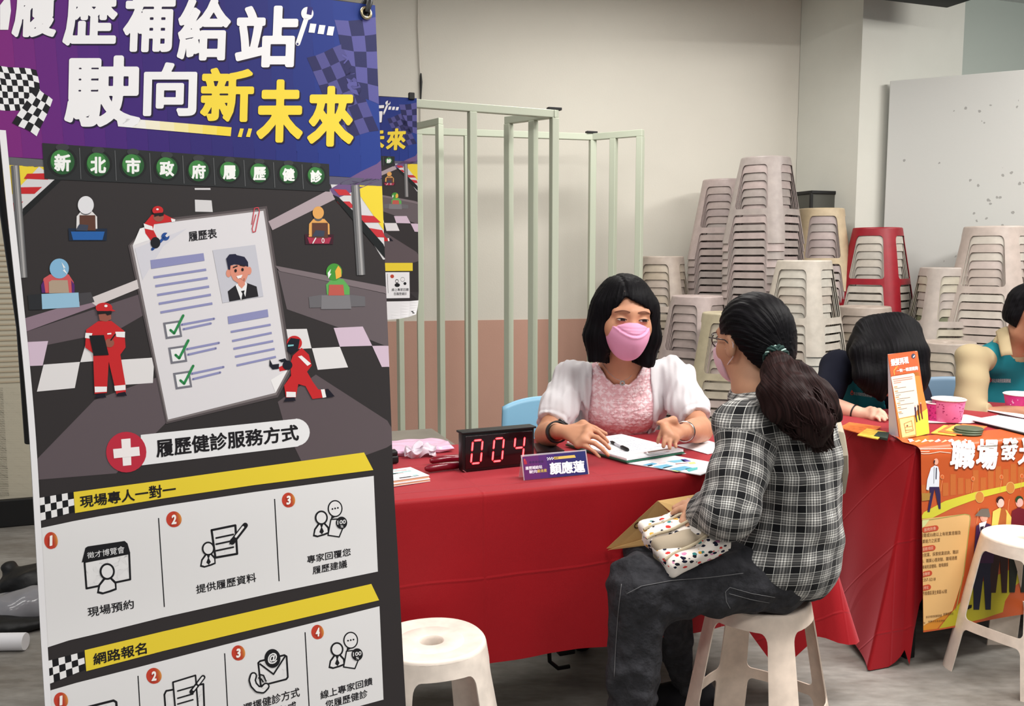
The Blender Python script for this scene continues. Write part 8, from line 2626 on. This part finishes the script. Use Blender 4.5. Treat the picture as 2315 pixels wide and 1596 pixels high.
eyes(T, HB, 1.06, root, (0, -.4), .4)
H = Field(hc - .18, hc + .18, .004)
TH = lambda x, y, z: hc + HB @ (npv(x, y, z) * 1.06)
H.ell(TH(0, -.012, .040), npv(.081, .102, .088) * 1.06, HB, .01); H.ell(TH(0, -.04, -.01), npv(.077, .070, .065) * 1.06, HB, .02)
sl, P = H.sub(hc - .18, hc + .18); q = ((P - hc) @ HB) / 1.06; x, y, z = q[..., 0], q[..., 1], q[..., 2]
d = np.maximum(np.where(z < .05, y - (.052 + .1 * z), -1), np.where(y > -.045, .022 - z, -(z + .062 + .3 * (y + .045))))
d = np.where((np.abs(y - .02) < .016) & (z > -.02) & (z < .03), np.minimum(d, 0.0), d)
H.F[sl] = np.maximum(H.F[sl], (d * 1.0).astype(np.float32)); H.F[sl] += (waves(95, 9, 300, .0012)(P)).astype(np.float32)
H.build('hair', HAIR_BLACK, root, 1, hair_attr(hc, HB))
# shirt collar: a band round the neck and two pointed leaves
up = T(0, -.02, -.05) - neck; up /= np.linalg.norm(up)
CL = Field(neck - .14, neck + .14, .004)
CL.rc(neck - up * .01, neck + up * .05, .076, .069, .0); CL.cut(neck + up * .046, up); CL.cut(neck + up * .0, -up); CL.rc(neck - up * .03, neck + up * .09, .068, .062, .0, 's')
co = CL.build('collar', m_beige, root, 1)
for pts in ([(2252, 750, 3.775), (2278, 738, 3.745), (2289, 803, 3.675), (2264, 806, 3.69)], [(2322, 752, 3.70), (2345, 760, 3.70), (2345, 806, 3.66), (2318, 800, 3.66)]):
    q = [Vector(P_(*x)) for x in pts]; n = (q[1] - q[0]).cross(q[3] - q[0]).normalized(); n = n if n.dot(CAM - q[0]) < 0 else -n
    MB().grid(lambda u, v_: (q[0] * (1 - u) + q[1] * u) * (1 - v_) + (q[3] * (1 - u) + q[2] * u) * v_ - n * .006 * math.sin(math.pi * u), 6, 6).build('collar_leaf', m_beige, co)
    add_mod(bpy.context.scene.objects[-1] if False else co.children[-1], 'SOLIDIFY', thickness=.003)
va = Art(5.0)
va.disc(2238, 860, 3.6, 4.2, (206, 70, 60), 1); va.poly([(2235, 857), (2238, 852), (2241, 857)], (206, 70, 60), 1); va.disc(2238, 860.5, 1.7, 2, (18, 100, 112), 2)
va.text('新北市政府就業服務處', (2243, 856), (2285, 856), (2285, 865), (2243, 865), (206, 214, 214), 0.0, 1)
va.build(surf_art(vo, None), 'chest_print', vo, step=.0004)

# ---- chairs
c1_ = chair((0.215, 3.37), (0.22, -1), 'light blue plastic chair behind the consultant in the white cardigan', 'blue', 0.80)
c2_ = chair((2.04, 3.95), (0.25, -1), 'grey blue plastic chair of the man at the right edge', 'grey', 0.80)
c3_ = chair((1.42, 3.90), (0.1, -1), 'light blue plastic chair under the bent black-haired woman', 'blue', 0.78)

# ============================================================ bundles on the floor at the far left
m_bag = mat('black_bag', (16, 16, 18), 0.5, .4, bump=.2, bscale=30)
m_clr = mat('clear_bag', (150, 150, 156), 0.15, .6, alpha=.7)
b0 = atz(30, 1400, 0.0)
def lump(name, c, r, m, label, cat, seed, amp=.018):
    c = npv(*c); r = npv(*r)
    G = Field(c - r * 1.4 - .03, c + r * 1.4 + .03, .008); G.ell(c, r, np.array(ROOM), .02)
    sl, P = G.sub(G.lo, G.lo + G.h * G.n); G.F[sl] += (waves(seed, 8, 30, amp)(P) + waves(seed + 1, 8, 80, amp * .4)(P)).astype(np.float32)
    G.cut((0, 0, .003), (0, 0, -1))
    o = G.build(name, m, None, 1); tag(o, label, cat); return o
lump('black_bag', (b0.x - .02, b0.y + .22, .06), (.16, .10, .075), m_bag, 'black cloth bag on the floor beyond the banner\'s left edge', 'bag', 3)
lump('clear_bag', (b0.x + .0, b0.y + .02, .045), (.15, .10, .05), m_clr, 'crumpled clear plastic bag on the floor before the black bag', 'bag', 7, .014)
lump('black_sleeve', (b0.x + .03, b0.y - .11, .022), (.16, .06, .024), m_bag, 'flat black cloth sleeve lying between the clear bag and the paper roll', 'sleeve', 9, .008)
r0, r1 = atz(58, 1450, .03), atz(-90, 1452, .03)
ro = empty('paper_roll', r0, 0, 'white paper roll on the floor left of the banner', 'paper roll')
MB().tube([r0, r0 * .98 + r1 * .02, r1], [.029, .030, .030], 28).build('roll', m_paper, ro)
